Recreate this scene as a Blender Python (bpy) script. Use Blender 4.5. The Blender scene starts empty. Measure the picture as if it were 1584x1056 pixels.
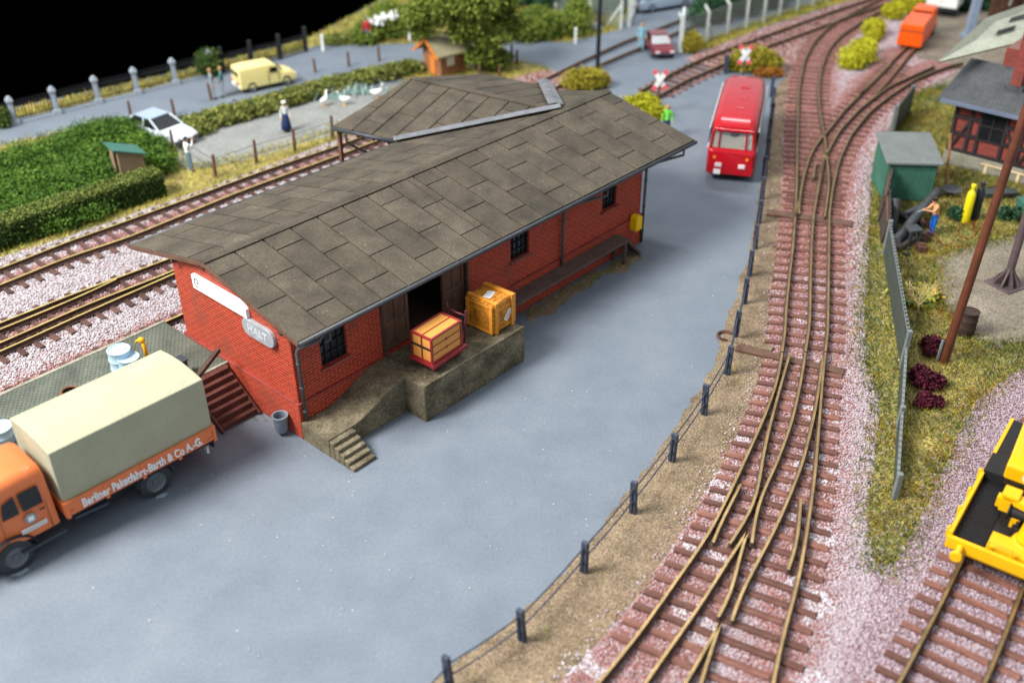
import bpy, bmesh, math, random
import numpy as np
from mathutils import Vector, Matrix, Euler
R = math.radians
PI = math.pi
SC = bpy.context.scene
COL = SC.collection
rnd = random.Random(7)
nr = np.random.default_rng(11)

# ------------------------------------------------------------------ camera, world, lamps, exposure
FPX, PITCH, ROLL, CAMH = 1591.65, .577, -.006, 19.5
cam_d = bpy.data.cameras.new('camera')
cam = bpy.data.objects.new('camera', cam_d); COL.objects.link(cam)
cam.location = (0, 0, CAMH)
cam.rotation_euler = (Matrix.Rotation(PI/2-PITCH, 3, 'X') @ Matrix.Rotation(ROLL, 3, 'Z')).to_euler()
cam_d.sensor_width = 36; cam_d.lens = 36*FPX/1584
cam_d.clip_start = .5; cam_d.clip_end = 2000
cam_d.dof.use_dof = True; cam_d.dof.focus_distance = 33.0; cam_d.dof.aperture_fstop = .135
SC.camera = cam
w = bpy.data.worlds.new('World'); SC.world = w; w.use_nodes = True
bg = w.node_tree.nodes['Background']; bg.inputs[0].default_value = (.86, .93, 1, 1); bg.inputs[1].default_value = .56
def area(name, loc, target, size, power, col=(1, 1, 1)):
    d = bpy.data.lights.new(name, 'AREA'); d.shape = 'RECTANGLE'; d.size = size[0]; d.size_y = size[1]; d.energy = power; d.color = col
    o = bpy.data.objects.new(name, d); COL.objects.link(o); o.location = loc
    o.rotation_euler = (Vector(target)-Vector(loc)).to_track_quat('-Z', 'Y').to_euler()
area('hall_lamp', (-50, 10, 60), (0, 34, 0), (28, 28), 116000, (1, .97, .92))
area('hall_strip_lamp', (14, 70, 60), (4, 44, 0), (30, 5), 16000, (.95, .98, 1))
SC.view_settings.view_transform = 'Standard'; SC.view_settings.look = 'None'
SC.view_settings.exposure = .27; SC.view_settings.gamma = 1; SC.view_settings.use_curve_mapping = False

# ------------------------------------------------------------------ photo calibration: where a point of the ground lies
def at(px, py, z=0.):
    X, Y = px-792, py-528
    a = X*math.cos(ROLL)+Y*math.sin(ROLL); b = -X*math.sin(ROLL)+Y*math.cos(ROLL)
    d = Vector((a, FPX*math.cos(PITCH)-b*math.sin(PITCH), -FPX*math.sin(PITCH)-b*math.cos(PITCH)))
    t = (z-CAMH)/d.z
    return Vector((d.x*t, d.y*t, z))
O0 = Vector((-6.352, 24.571, 0)); YAW = .832
def sh(u, v, z=0.):                                     # goods shed frame to world
    c, s = math.cos(YAW), math.sin(YAW)
    return Vector((O0.x+u*c-v*s, O0.y+u*s+v*c, z))

# ------------------------------------------------------------------ materials
def nodes(name):
    m = bpy.data.materials.new(name); m.use_nodes = True
    nt = m.node_tree; b = nt.nodes['Principled BSDF']
    return m, nt, b
def N(nt, t, **kw):
    n = nt.nodes.new(t)
    for k, v in kw.items():
        if k in n.inputs: n.inputs[k].default_value = v
        else: setattr(n, k, v)
    return n
def c4(c): return (c[0], c[1], c[2], 1)
def pm(name, col, rough=.55, var=.12, scale=1.2, fine=0., fscale=40, bump=0., bscale=30, metal=0, spec=.35, col2=None, speck=None, coat=0):
    """plain painted / moulded surface with soft blotches, grain, bump and optional specks"""
    m, nt, b = nodes(name); L = nt.links.new
    tc = N(nt, 'ShaderNodeTexCoord')
    n1 = N(nt, 'ShaderNodeTexNoise'); n1.inputs['Scale'].default_value = scale; n1.inputs['Detail'].default_value = 6; n1.inputs['Roughness'].default_value = .62
    L(tc.outputs['Object'], n1.inputs['Vector'])
    rp = N(nt, 'ShaderNodeValToRGB'); rp.color_ramp.elements[0].position = .3; rp.color_ramp.elements[1].position = .7
    a = [max(0, c*(1-var)) for c in col]; d = [c*(1+var) for c in (col2 or col)]
    rp.color_ramp.elements[0].color = c4(a); rp.color_ramp.elements[1].color = c4(d)
    L(n1.outputs['Fac'], rp.inputs['Fac']); out = rp.outputs['Color']
    if fine > 0:
        n2 = N(nt, 'ShaderNodeTexNoise'); n2.inputs['Scale'].default_value = fscale; n2.inputs['Detail'].default_value = 2
        L(tc.outputs['Object'], n2.inputs['Vector'])
        mr = N(nt, 'ShaderNodeMapRange'); mr.inputs[1].default_value = .3; mr.inputs[2].default_value = .7; mr.inputs[3].default_value = 1-fine; mr.inputs[4].default_value = 1+fine
        L(n2.outputs['Fac'], mr.inputs[0])
        mx = N(nt, 'ShaderNodeVectorMath', operation='SCALE'); L(out, mx.inputs[0]); L(mr.outputs[0], mx.inputs['Scale']); out = mx.outputs[0]
    if speck:
        sc, thr, scol = speck
        v = N(nt, 'ShaderNodeTexVoronoi'); v.inputs['Scale'].default_value = sc; L(tc.outputs['Object'], v.inputs['Vector'])
        # only a few cells carry a speck
        s2 = N(nt, 'ShaderNodeSeparateColor'); L(v.outputs['Color'], s2.inputs[0])
        g = N(nt, 'ShaderNodeMath', operation='LESS_THAN'); L(v.outputs['Distance'], g.inputs[0]); g.inputs[1].default_value = .11
        g2 = N(nt, 'ShaderNodeMath', operation='LESS_THAN'); L(s2.outputs[0], g2.inputs[0]); g2.inputs[1].default_value = thr
        mu = N(nt, 'ShaderNodeMath', operation='MULTIPLY'); L(g.outputs[0], mu.inputs[0]); L(g2.outputs[0], mu.inputs[1])
        mx = N(nt, 'ShaderNodeMix', data_type='RGBA'); L(mu.outputs[0], mx.inputs[0]); L(out, mx.inputs[6]); mx.inputs[7].default_value = c4(scol); out = mx.outputs[2]
    L(out, b.inputs['Base Color'])
    b.inputs['Roughness'].default_value = rough; b.inputs['Metallic'].default_value = metal
    b.inputs['Specular IOR Level'].default_value = spec
    if coat: b.inputs['Coat Weight'].default_value = coat; b.inputs['Coat Roughness'].default_value = .08
    if bump > 0:
        n3 = N(nt, 'ShaderNodeTexNoise'); n3.inputs['Scale'].default_value = bscale; n3.inputs['Detail'].default_value = 4
        L(tc.outputs['Object'], n3.inputs['Vector'])
        bp = N(nt, 'ShaderNodeBump'); bp.inputs['Strength'].default_value = 1; bp.inputs['Distance'].default_value = bump
        L(n3.outputs['Fac'], bp.inputs['Height']); L(bp.outputs['Normal'], b.inputs['Normal'])
    return m
def tone_mat(name, stops, rough=.8, sheen=0, trans=0):
    """colour picked per stone / leaf / slab by its own random tone attribute"""
    m, nt, b = nodes(name); L = nt.links.new
    at_ = N(nt, 'ShaderNodeAttribute'); at_.attribute_name = 'tone'
    rp = N(nt, 'ShaderNodeValToRGB'); e = rp.color_ramp.elements
    while len(e) < len(stops): e.new(.5)
    for el, (p, c) in zip(e, stops): el.position = p; el.color = c4(c)
    L(at_.outputs['Fac'], rp.inputs['Fac'])
    L(rp.outputs['Color'], b.inputs['Base Color'])
    b.inputs['Roughness'].default_value = rough; b.inputs['Specular IOR Level'].default_value = .2
    return m
def brick_mat(name, c1, c2, mortar, bw=.30, bh=.105, ms=.014, stain=(.12, .06, .045)):
    m, nt, b = nodes(name); L = nt.links.new
    tc = N(nt, 'ShaderNodeTexCoord'); sp = N(nt, 'ShaderNodeSeparateXYZ'); L(tc.outputs['Object'], sp.inputs[0])
    ad = N(nt, 'ShaderNodeMath', operation='ADD'); L(sp.outputs[0], ad.inputs[0]); L(sp.outputs[1], ad.inputs[1])
    cb = N(nt, 'ShaderNodeCombineXYZ'); L(ad.outputs[0], cb.inputs[0]); L(sp.outputs[2], cb.inputs[1])
    br = N(nt, 'ShaderNodeTexBrick'); L(cb.outputs[0], br.inputs['Vector'])
    for k, v in {'Scale': 1, 'Brick Width': bw, 'Row Height': bh, 'Mortar Size': ms, 'Mortar Smooth': .3, 'Bias': 0}.items(): br.inputs[k].default_value = v
    br.inputs['Color1'].default_value = c4(c1); br.inputs['Color2'].default_value = c4(c2); br.inputs['Mortar'].default_value = c4(mortar)
    nz = N(nt, 'ShaderNodeTexNoise'); nz.inputs['Scale'].default_value = .9; nz.inputs['Detail'].default_value = 7; L(tc.outputs['Object'], nz.inputs['Vector'])
    rp = N(nt, 'ShaderNodeMapRange'); rp.inputs[1].default_value = .56; rp.inputs[2].default_value = .78; rp.inputs[3].default_value = 0; rp.inputs[4].default_value = .6; L(nz.outputs['Fac'], rp.inputs[0])
    mx = N(nt, 'ShaderNodeMix', data_type='RGBA'); L(rp.outputs[0], mx.inputs[0]); L(br.outputs['Color'], mx.inputs[6]); mx.inputs[7].default_value = c4(stain)
    L(mx.outputs[2], b.inputs['Base Color'])
    b.inputs['Roughness'].default_value = .6; b.inputs['Specular IOR Level'].default_value = .25
    iv = N(nt, 'ShaderNodeMath', operation='SUBTRACT'); iv.inputs[0].default_value = 1; L(br.outputs['Fac'], iv.inputs[1])
    bp = N(nt, 'ShaderNodeBump'); bp.inputs['Distance'].default_value = .012; L(iv.outputs[0], bp.inputs['Height']); L(bp.outputs['Normal'], b.inputs['Normal'])
    return m
M = {}
M['asphalt'] = pm('asphalt', (.142, .170, .210), .62, .05, .5, .08, 12, .006, 60, spec=.3, col2=(.166, .193, .228), speck=(5.5, .03, (.46, .50, .54)))
M['sand'] = pm('sand', (.17, .125, .082), .95, .25, 1.0, .55, 22, .03, 22, spec=.1, col2=(.24, .18, .12), speck=(9, .16, (.6, .5, .36)))
M['yard_gravel'] = pm('yard_gravel', (.20, .17, .13), .95, .18, .6, .4, 18, .03, 22, spec=.1, col2=(.25, .215, .165), speck=(7, .12, (.5, .47, .42)))
M['play_gravel'] = pm('play_gravel', (.24, .245, .235), .95, .14, .8, .35, 15, .03, 18, spec=.1)
M['earth'] = pm('earth', (.21, .17, .085), .95, .3, .8, .4, 12, .03, 12, spec=.1, col2=(.33, .28, .10))
M['ballast_bed'] = pm('ballast_bed', (.30, .185, .175), .95, .2, .8, .3, 14, .03, 14, spec=.1, col2=(.37, .26, .265))
M['board_edge'] = pm('board_edge', (.01, .01, .01), .9)
M['hall'] = pm('hall', (.0003, .0003, .0004), 1, .6, .02, spec=0)
M['brick'] = brick_mat('brick', (.40, .034, .020), (.27, .021, .016), (.45, .14, .065))
M['brick_dark'] = brick_mat('brick_dark', (.30, .045, .03), (.2, .03, .025), (.22, .11, .09))
M['wood_dark'] = pm('wood_dark', (.062, .036, .024), .7, .35, 3, .2, 30, .01, 25)
M['wood_brown'] = pm('wood_brown', (.12, .062, .04), .65, .3, 2.5, .15, 30, .01, 25)
M['stair_red'] = pm('stair_red', (.10, .032, .024), .55, .35, 2.5, .15, 30, .01, 25)
M['deck_brown'] = pm('deck_brown', (.095, .062, .052), .8, .25, 2, .2, 30, .01, 30)
M['roof_slab'] = None
M['gutter'] = pm('gutter', (.045, .05, .058), .45, .3, 3, .1, 30)
M['zinc'] = pm('zinc', (.17, .175, .19), .5, .25, 2.2, .15, 20, .006, 20, metal=.25)
M['pipe_grey'] = pm('pipe_grey', (.075, .07, .07), .5, .3, 3)
M['iron_black'] = pm('iron_black', (.012, .013, .016), .5, .3, 4)
M['glass_dark'] = pm('glass_dark', (.012, .013, .016), .2, .4, 2, spec=.5)
M['concrete'] = pm('concrete', (.085, .066, .038), .85, .35, 1.5, .35, 14, .02, 18, col2=(.155, .132, .088), spec=.2, speck=(6, .06, (.4, .37, .3)))
M['cobble'] = None
M['white'] = pm('white', (.84, .84, .84), .5, .03)
M['white_dull'] = pm('white_dull', (.66, .66, .62), .6, .08)
M['steel_grey'] = pm('steel_grey', (.36, .38, .41), .4, .2, 4, metal=.2)
M['plaque_hi'] = pm('plaque_hi', (.68, .70, .72), .4, .1)
M['bin'] = pm('bin', (.17, .205, .245), .5, .15, 4)
M['fence_blue'] = pm('fence_blue', (.042, .052, .080), .55, .35, 4, .2, 30)
M['rail'] = pm('rail', (.26, .17, .07), .36, .3, 1.5, .2, 20, metal=.55)
M['rail_shiny'] = pm('rail_shiny', (.80, .60, .20), .32, .2, 1.5, metal=.6)
M['rail_web'] = pm('rail_web', (.085, .045, .034), .7, .3, 2)
M['sleeper'] = pm('sleeper', (.135, .053, .04), .8, .32, 2.5, .25, 22, .012, 25, col2=(.185, .085, .064))
M['sleeper_dark'] = pm('sleeper_dark', (.085, .042, .034), .8, .32, 2.5, .25, 22, .012, 25)
M['orange'] = pm('orange', (.72, .175, .045), .36, .06, 2, spec=.5, coat=.25)
M['canvas'] = pm('canvas', (.365, .36, .25), .8, .09, .9, .05, 22, .01, 8)
M['tyre'] = pm('tyre', (.035, .04, .046), .6, .2, 4)
M['rim'] = pm('rim', (.13, .145, .16), .4, .2, 4, metal=.3)
M['chassis'] = pm('chassis', (.012, .013, .017), .6, .3, 3)
M['fender'] = pm('fender', (.045, .055, .07), .35, .2, 3)
M['red_gloss'] = pm('red_gloss', (.40, .003, .010), .26, .05, 2, spec=.35, coat=.35)
M['bus_inside'] = pm('bus_inside', (.52, .36, .22), .6, .15, 2)
M['amber'] = pm('amber', (.75, .25, .02), .3)
M['lamp_white'] = pm('lamp_white', (.75, .62, .66), .25)
M['glass'] = None
M['yellow'] = pm('yellow', (.85, .52, .0), .42, .06, 2, spec=.4)
M['yellow_crane'] = pm('yellow_crane', (.82, .45, .003), .38, .05, 2, spec=.45)
M['rubber'] = pm('rubber', (.012, .012, .013), .6, .2, 4)
M['beige'] = pm('beige', (.78, .55, .30), .45, .05)
M['crate_wood'] = pm('crate_wood', (.33, .115, .012), .55, .2, 4.5, .25, 24, .01, 25, col2=(.62, .25, .022))
M['crate_edge'] = pm('crate_edge', (.68, .27, .03), .5, .2, 4, .1, 24)
M['case_wood'] = pm('case_wood', (.64, .29, .06), .45, .06, 2)
M['trolley_red'] = pm('trolley_red', (.27, .018, .02), .4, .12, 3, spec=.5)
M['trolley_dark'] = pm('trolley_dark', (.10, .018, .03), .45, .2, 3)
M['paper'] = pm('paper', (.78, .80, .84), .6, .03)
M['ink'] = pm('ink', (.06, .07, .11), .7)
M['ink_grey'] = pm('ink_grey', (.50, .50, .54), .7)
M['drum_blue'] = pm('drum_blue', (.42, .60, .74), .45, .06, 2)
M['orange_pump'] = pm('orange_pump', (.85, .40, .01), .4)
M['rope'] = pm('rope', (.15, .055, .028), .7, .25, 4)
M['mast_rust'] = pm('mast_rust', (.115, .034, .016), .55, .25, 2, .1, 30)
M['fence_green'] = pm('fence_green', (.055, .07, .066), .6, .2, 2)
M['lattice'] = pm('lattice', (.17, .195, .195), .5, .2, 3)
M['shed_green'] = pm('shed_green', (.055, .18, .125), .65, .22, 1.4, .1, 22)
M['felt_grey'] = pm('felt_grey', (.155, .17, .165), .85, .12, 1.5, .2, 18, .01, 20)
M['felt_dark'] = pm('felt_dark', (.075, .08, .085), .85, .22, 1.2, .35, 14, .015, 16)
M['felt_pale'] = pm('felt_pale', (.42, .44, .35), .85, .12, 1.2, .15, 14, .01, 16)
M['blue_edge'] = pm('blue_edge', (.14, .17, .24), .5, .15, 2)
M['timber'] = pm('timber', (.028, .02, .022), .7, .3, 3)
M['stone_base'] = pm('stone_base', (.26, .25, .20), .85, .25, 1.5, .25, 14, .02, 16)
M['scrap'] = pm('scrap', (.05, .054, .06), .5, .35, 2.5, .15, 20)
M['rust'] = pm('rust', (.10, .045, .03), .8, .4, 3, .25, 20)
M['barrel_rust'] = pm('barrel_rust', (.045, .027, .021), .7, .4, 3, .2, 20)
M['cyl_yellow'] = pm('cyl_yellow', (.78, .66, .01), .4, .08, 2)
M['cyl_dark'] = pm('cyl_dark', (.02, .024, .034), .4, .2, 2)
M['hose'] = pm('hose', (.22, .02, .018), .45, .15, 3)
M['pale_wood'] = pm('pale_wood', (.74, .58, .33), .6, .12, 3)
M['plank'] = pm('plank', (.36, .19, .08), .6, .2, 4)
M['board_dark'] = pm('board_dark', (.065, .048, .042), .8, .3, 3, .2, 20)
M['stone_pillar'] = pm('stone_pillar', (.30, .34, .39), .7, .12, 3, .15, 20)
M['post_brown'] = pm('post_brown', (.13, .062, .04), .8, .3, 4, .2, 20)
M['conc_white'] = pm('conc_white', (.56, .60, .56), .6, .1, 3)
M['van_yellow'] = pm('van_yellow', (.82, .70, .28), .4, .04, 2, coat=.3)
M['car_white'] = pm('car_white', (.62, .70, .77), .28, .04, 2, coat=.5)
M['car_grey'] = pm('car_grey', (.32, .40, .50), .3, .05, 2, coat=.5)
M['car_red'] = pm('car_red', (.18, .018, .028), .28, .06, 2, coat=.6)
M['van_orange'] = pm('van_orange', (.90, .105, .003), .4, .05, 2, coat=.3)
M['sign_red'] = pm('sign_red', (.78, .12, .15), .45)
M['sign_pink'] = pm('sign_pink', (.80, .45, .47), .45)
M['hut_wood'] = pm('hut_wood', (.26, .185, .11), .7, .18, 2, .12, 20)
M['hut_roof'] = pm('hut_roof', (.045, .14, .11), .7, .15, 2)
M['orange_wood'] = pm('orange_wood', (.60, .20, .04), .6, .15, 2)
M['kiosk_wall'] = pm('kiosk_wall', (.27, .12, .06), .65, .2, 2, .1, 20)
M['thatch'] = pm('thatch', (.34, .31, .19), .85, .15, 2, .15, 16)
M['rock'] = pm('rock', (.33, .33, .31), .85, .15, 2)
M['skin'] = pm('skin', (.66, .34, .20), .5, .05)
M['hair'] = pm('hair', (.03, .018, .012), .6); M['hair_fair'] = pm('hair_fair', (.40, .22, .09), .6)
M['cl_white'] = pm('cl_white', (.74, .78, .76), .7, .05); M['cl_blue'] = pm('cl_blue', (.015, .06, .22), .7, .1)
M['cl_navy'] = pm('cl_navy', (.012, .03, .11), .7, .1); M['cl_grey'] = pm('cl_grey', (.25, .29, .32), .7, .1)
M['cl_teal'] = pm('cl_teal', (.06, .20, .20), .7, .1); M['cl_red'] = pm('cl_red', (.45, .03, .03), .7, .1)
M['cl_sky'] = pm('cl_sky', (.25, .52, .62), .7, .1); M['cl_green'] = pm('cl_green', (.15, .62, .06), .7, .1)
M['cl_bright'] = pm('cl_bright', (.01, .12, .52), .7, .1); M['cl_jeans'] = pm('cl_jeans', (.13, .22, .30), .7, .1)
M['cl_tan'] = pm('cl_tan', (.75, .36, .16), .6, .06); M['shoe'] = pm('shoe', (.03, .02, .018), .6)
M['lamp_pole'] = pm('lamp_pole', (.014, .016, .02), .45, .2, 3)
M['blue_mast'] = pm('blue_mast', (.24, .31, .42), .5, .12, 2)
M['truck_white'] = pm('truck_white', (.82, .86, .84), .4, .03)
M['twig'] = pm('twig', (.58, .46, .20), .8, .15, 4)
M['bark'] = pm('bark', (.10, .065, .04), .9, .3, 5)
M['brass_spot'] = pm('brass_spot', (.33, .42, .48), .25, .1)
def glass_mat():
    m, nt, b = nodes('glass'); b.inputs['Base Color'].default_value = (.8, .88, .9, 1); b.inputs['Roughness'].default_value = .05
    b.inputs['Transmission Weight'].default_value = .85; b.inputs['IOR'].default_value = 1.15; return m
M['glass'] = glass_mat()
def mesh_wire_mat():
    """chain link: woven wire drawn by its own pattern, holes transparent"""
    m, nt, b = nodes('chain_link'); L = nt.links.new
    b.inputs['Base Color'].default_value = (.36, .43, .42, 1); b.inputs['Metallic'].default_value = .3
    tc = N(nt, 'ShaderNodeTexCoord'); mp = N(nt, 'ShaderNodeMapping'); mp.inputs['Rotation'].default_value = (0, R(45), 0); mp.inputs['Scale'].default_value = (9, 9, 9); L(tc.outputs['Object'], mp.inputs[0])
    sp = N(nt, 'ShaderNodeSeparateXYZ'); L(mp.outputs[0], sp.inputs[0]); res = []
    for k in (0, 2):
        f = N(nt, 'ShaderNodeMath', operation='FRACT'); L(sp.outputs[k], f.inputs[0])
        g = N(nt, 'ShaderNodeMath', operation='LESS_THAN'); L(f.outputs[0], g.inputs[0]); g.inputs[1].default_value = .2; res.append(g)
    mxm = N(nt, 'ShaderNodeMath', operation='MAXIMUM'); L(res[0].outputs[0], mxm.inputs[0]); L(res[1].outputs[0], mxm.inputs[1])
    L(mxm.outputs[0], b.inputs['Alpha']); return m
M['chain_link'] = mesh_wire_mat()
def slab_mat():
    m = pm('roof_slab', (.061, .052, .040), .82, .22, .9, .22, 16, .010, 22, col2=(.087, .071, .051), spec=.25, speck=(8, .16, (.36, .31, .22)))
    nt = m.node_tree; b = nt.nodes['Principled BSDF']; L = nt.links.new
    src = b.inputs['Base Color'].links[0].from_socket
    a = N(nt, 'ShaderNodeAttribute'); a.attribute_name = 'tone'
    mr = N(nt, 'ShaderNodeMapRange'); mr.inputs[3].default_value = .84; mr.inputs[4].default_value = 1.12; L(a.outputs['Fac'], mr.inputs[0])
    mx = N(nt, 'ShaderNodeVectorMath', operation='SCALE'); L(src, mx.inputs[0]); L(mr.outputs[0], mx.inputs['Scale']); L(mx.outputs[0], b.inputs['Base Color'])
    return m
M['roof_slab'] = slab_mat()
def cobble_mat():
    m, nt, b = nodes('cobble'); L = nt.links.new
    tc = N(nt, 'ShaderNodeTexCoord'); br = N(nt, 'ShaderNodeTexBrick'); L(tc.outputs['Object'], br.inputs['Vector'])
    for k, v in {'Scale': 1, 'Brick Width': .15, 'Row Height': .11, 'Mortar Size': .014, 'Mortar Smooth': .4}.items(): br.inputs[k].default_value = v
    br.inputs['Color1'].default_value = (.10, .115, .085, 1); br.inputs['Color2'].default_value = (.085, .10, .08, 1); br.inputs['Mortar'].default_value = (.055, .055, .045, 1)
    nz = N(nt, 'ShaderNodeTexNoise'); nz.inputs['Scale'].default_value = 1.3; nz.inputs['Detail'].default_value = 6; L(tc.outputs['Object'], nz.inputs['Vector'])
    mr = N(nt, 'ShaderNodeMapRange'); mr.inputs[1].default_value = .3; mr.inputs[2].default_value = .7; mr.inputs[3].default_value = .7; mr.inputs[4].default_value = 1.5; L(nz.outputs['Fac'], mr.inputs[0])
    mx = N(nt, 'ShaderNodeVectorMath', operation='SCALE'); L(br.outputs['Color'], mx.inputs[0]); L(mr.outputs[0], mx.inputs['Scale']); L(mx.outputs[0], b.inputs['Base Color'])
    b.inputs['Roughness'].default_value = .85
    iv = N(nt, 'ShaderNodeMath', operation='SUBTRACT'); iv.inputs[0].default_value = 1; L(br.outputs['Fac'], iv.inputs[1])
    bp = N(nt, 'ShaderNodeBump'); bp.inputs['Distance'].default_value = .03; L(iv.outputs[0], bp.inputs['Height']); L(bp.outputs['Normal'], b.inputs['Normal'])
    return m
M['cobble'] = cobble_mat()
for k in ('sleeper', 'sleeper_dark'):                    # every timber weathers differently
    nt = M[k].node_tree; b = nt.nodes['Principled BSDF']; src = b.inputs['Base Color'].links[0].from_socket
    oi = N(nt, 'ShaderNodeObjectInfo'); mr = N(nt, 'ShaderNodeMapRange'); mr.inputs[3].default_value = .62; mr.inputs[4].default_value = 1.35; nt.links.new(oi.outputs['Random'], mr.inputs[0])
    sc_ = N(nt, 'ShaderNodeVectorMath', operation='SCALE'); nt.links.new(src, sc_.inputs[0]); nt.links.new(mr.outputs[0], sc_.inputs['Scale']); nt.links.new(sc_.outputs[0], b.inputs['Base Color'])
M['stones_pink'] = tone_mat('stones_pink', [(0, (.26, .10, .085)), (.25, (.42, .22, .20)), (.4, (.42, .32, .35)), (.7, (.50, .42, .46)), (.9, (.58, .53, .57)), (1, (.72, .71, .73))])
M['stones_grey'] = tone_mat('stones_grey', [(0, (.22, .09, .08)), (.28, (.36, .19, .18)), (.4, (.36, .30, .315)), (.7, (.44, .40, .42)), (1, (.58, .56, .59))])
M['stones_mauve'] = tone_mat('stones_mauve', [(0, (.20, .11, .12)), (.25, (.33, .23, .26)), (.6, (.42, .32, .37)), (1, (.56, .49, .54))])
M['stones_red'] = tone_mat('stones_red', [(0, (.17, .07, .06)), (.4, (.34, .17, .15)), (.75, (.46, .30, .28)), (1, (.60, .50, .50))])
M['fibre'] = tone_mat('fibre', [(0, (.08, .15, .06)), (.3, (.21, .29, .06)), (.55, (.43, .41, .05)), (.8, (.58, .45, .045)), (.9, (.58, .26, .04)), (1, (.40, .14, .04))])
M['fibre_far'] = tone_mat('fibre_far', [(0, (.22, .26, .04)), (.4, (.48, .46, .07)), (.8, (.62, .53, .10)), (1, (.60, .36, .08))])
M['leaf_green'] = tone_mat('leaf_green', [(0, (.025, .065, .010)), (.5, (.065, .14, .016)), (1, (.15, .25, .035))])
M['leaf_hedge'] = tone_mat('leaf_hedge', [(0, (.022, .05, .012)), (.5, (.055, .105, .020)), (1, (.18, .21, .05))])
M['leaf_olive'] = tone_mat('leaf_olive', [(0, (.08, .10, .025)), (.5, (.17, .20, .045)), (1, (.32, .31, .08))])
M['leaf_tree'] = tone_mat('leaf_tree', [(0, (.05, .08, .015)), (.5, (.15, .21, .03)), (1, (.28, .33, .06))])
M['leaf_yellow'] = tone_mat('leaf_yellow', [(0, (.24, .24, .012)), (.5, (.48, .47, .022)), (1, (.66, .64, .05))])
M['leaf_ochre'] = tone_mat('leaf_ochre', [(0, (.14, .12, .014)), (.5, (.30, .26, .025)), (1, (.46, .40, .05))])
M['leaf_rust'] = tone_mat('leaf_rust', [(0, (.20, .06, .012)), (.5, (.34, .13, .02)), (1, (.44, .24, .03))])
M['leaf_purple'] = tone_mat('leaf_purple', [(0, (.035, .006, .012)), (.5, (.085, .012, .026)), (1, (.15, .025, .045))])
M['leaf_blue'] = tone_mat('leaf_blue', [(0, (.14, .22, .20)), (.5, (.26, .38, .36)), (1, (.42, .52, .48))])
M['leaf_dark'] = tone_mat('leaf_dark', [(0, (.012, .04, .02)), (.5, (.03, .085, .04)), (1, (.06, .13, .06))])

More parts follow.
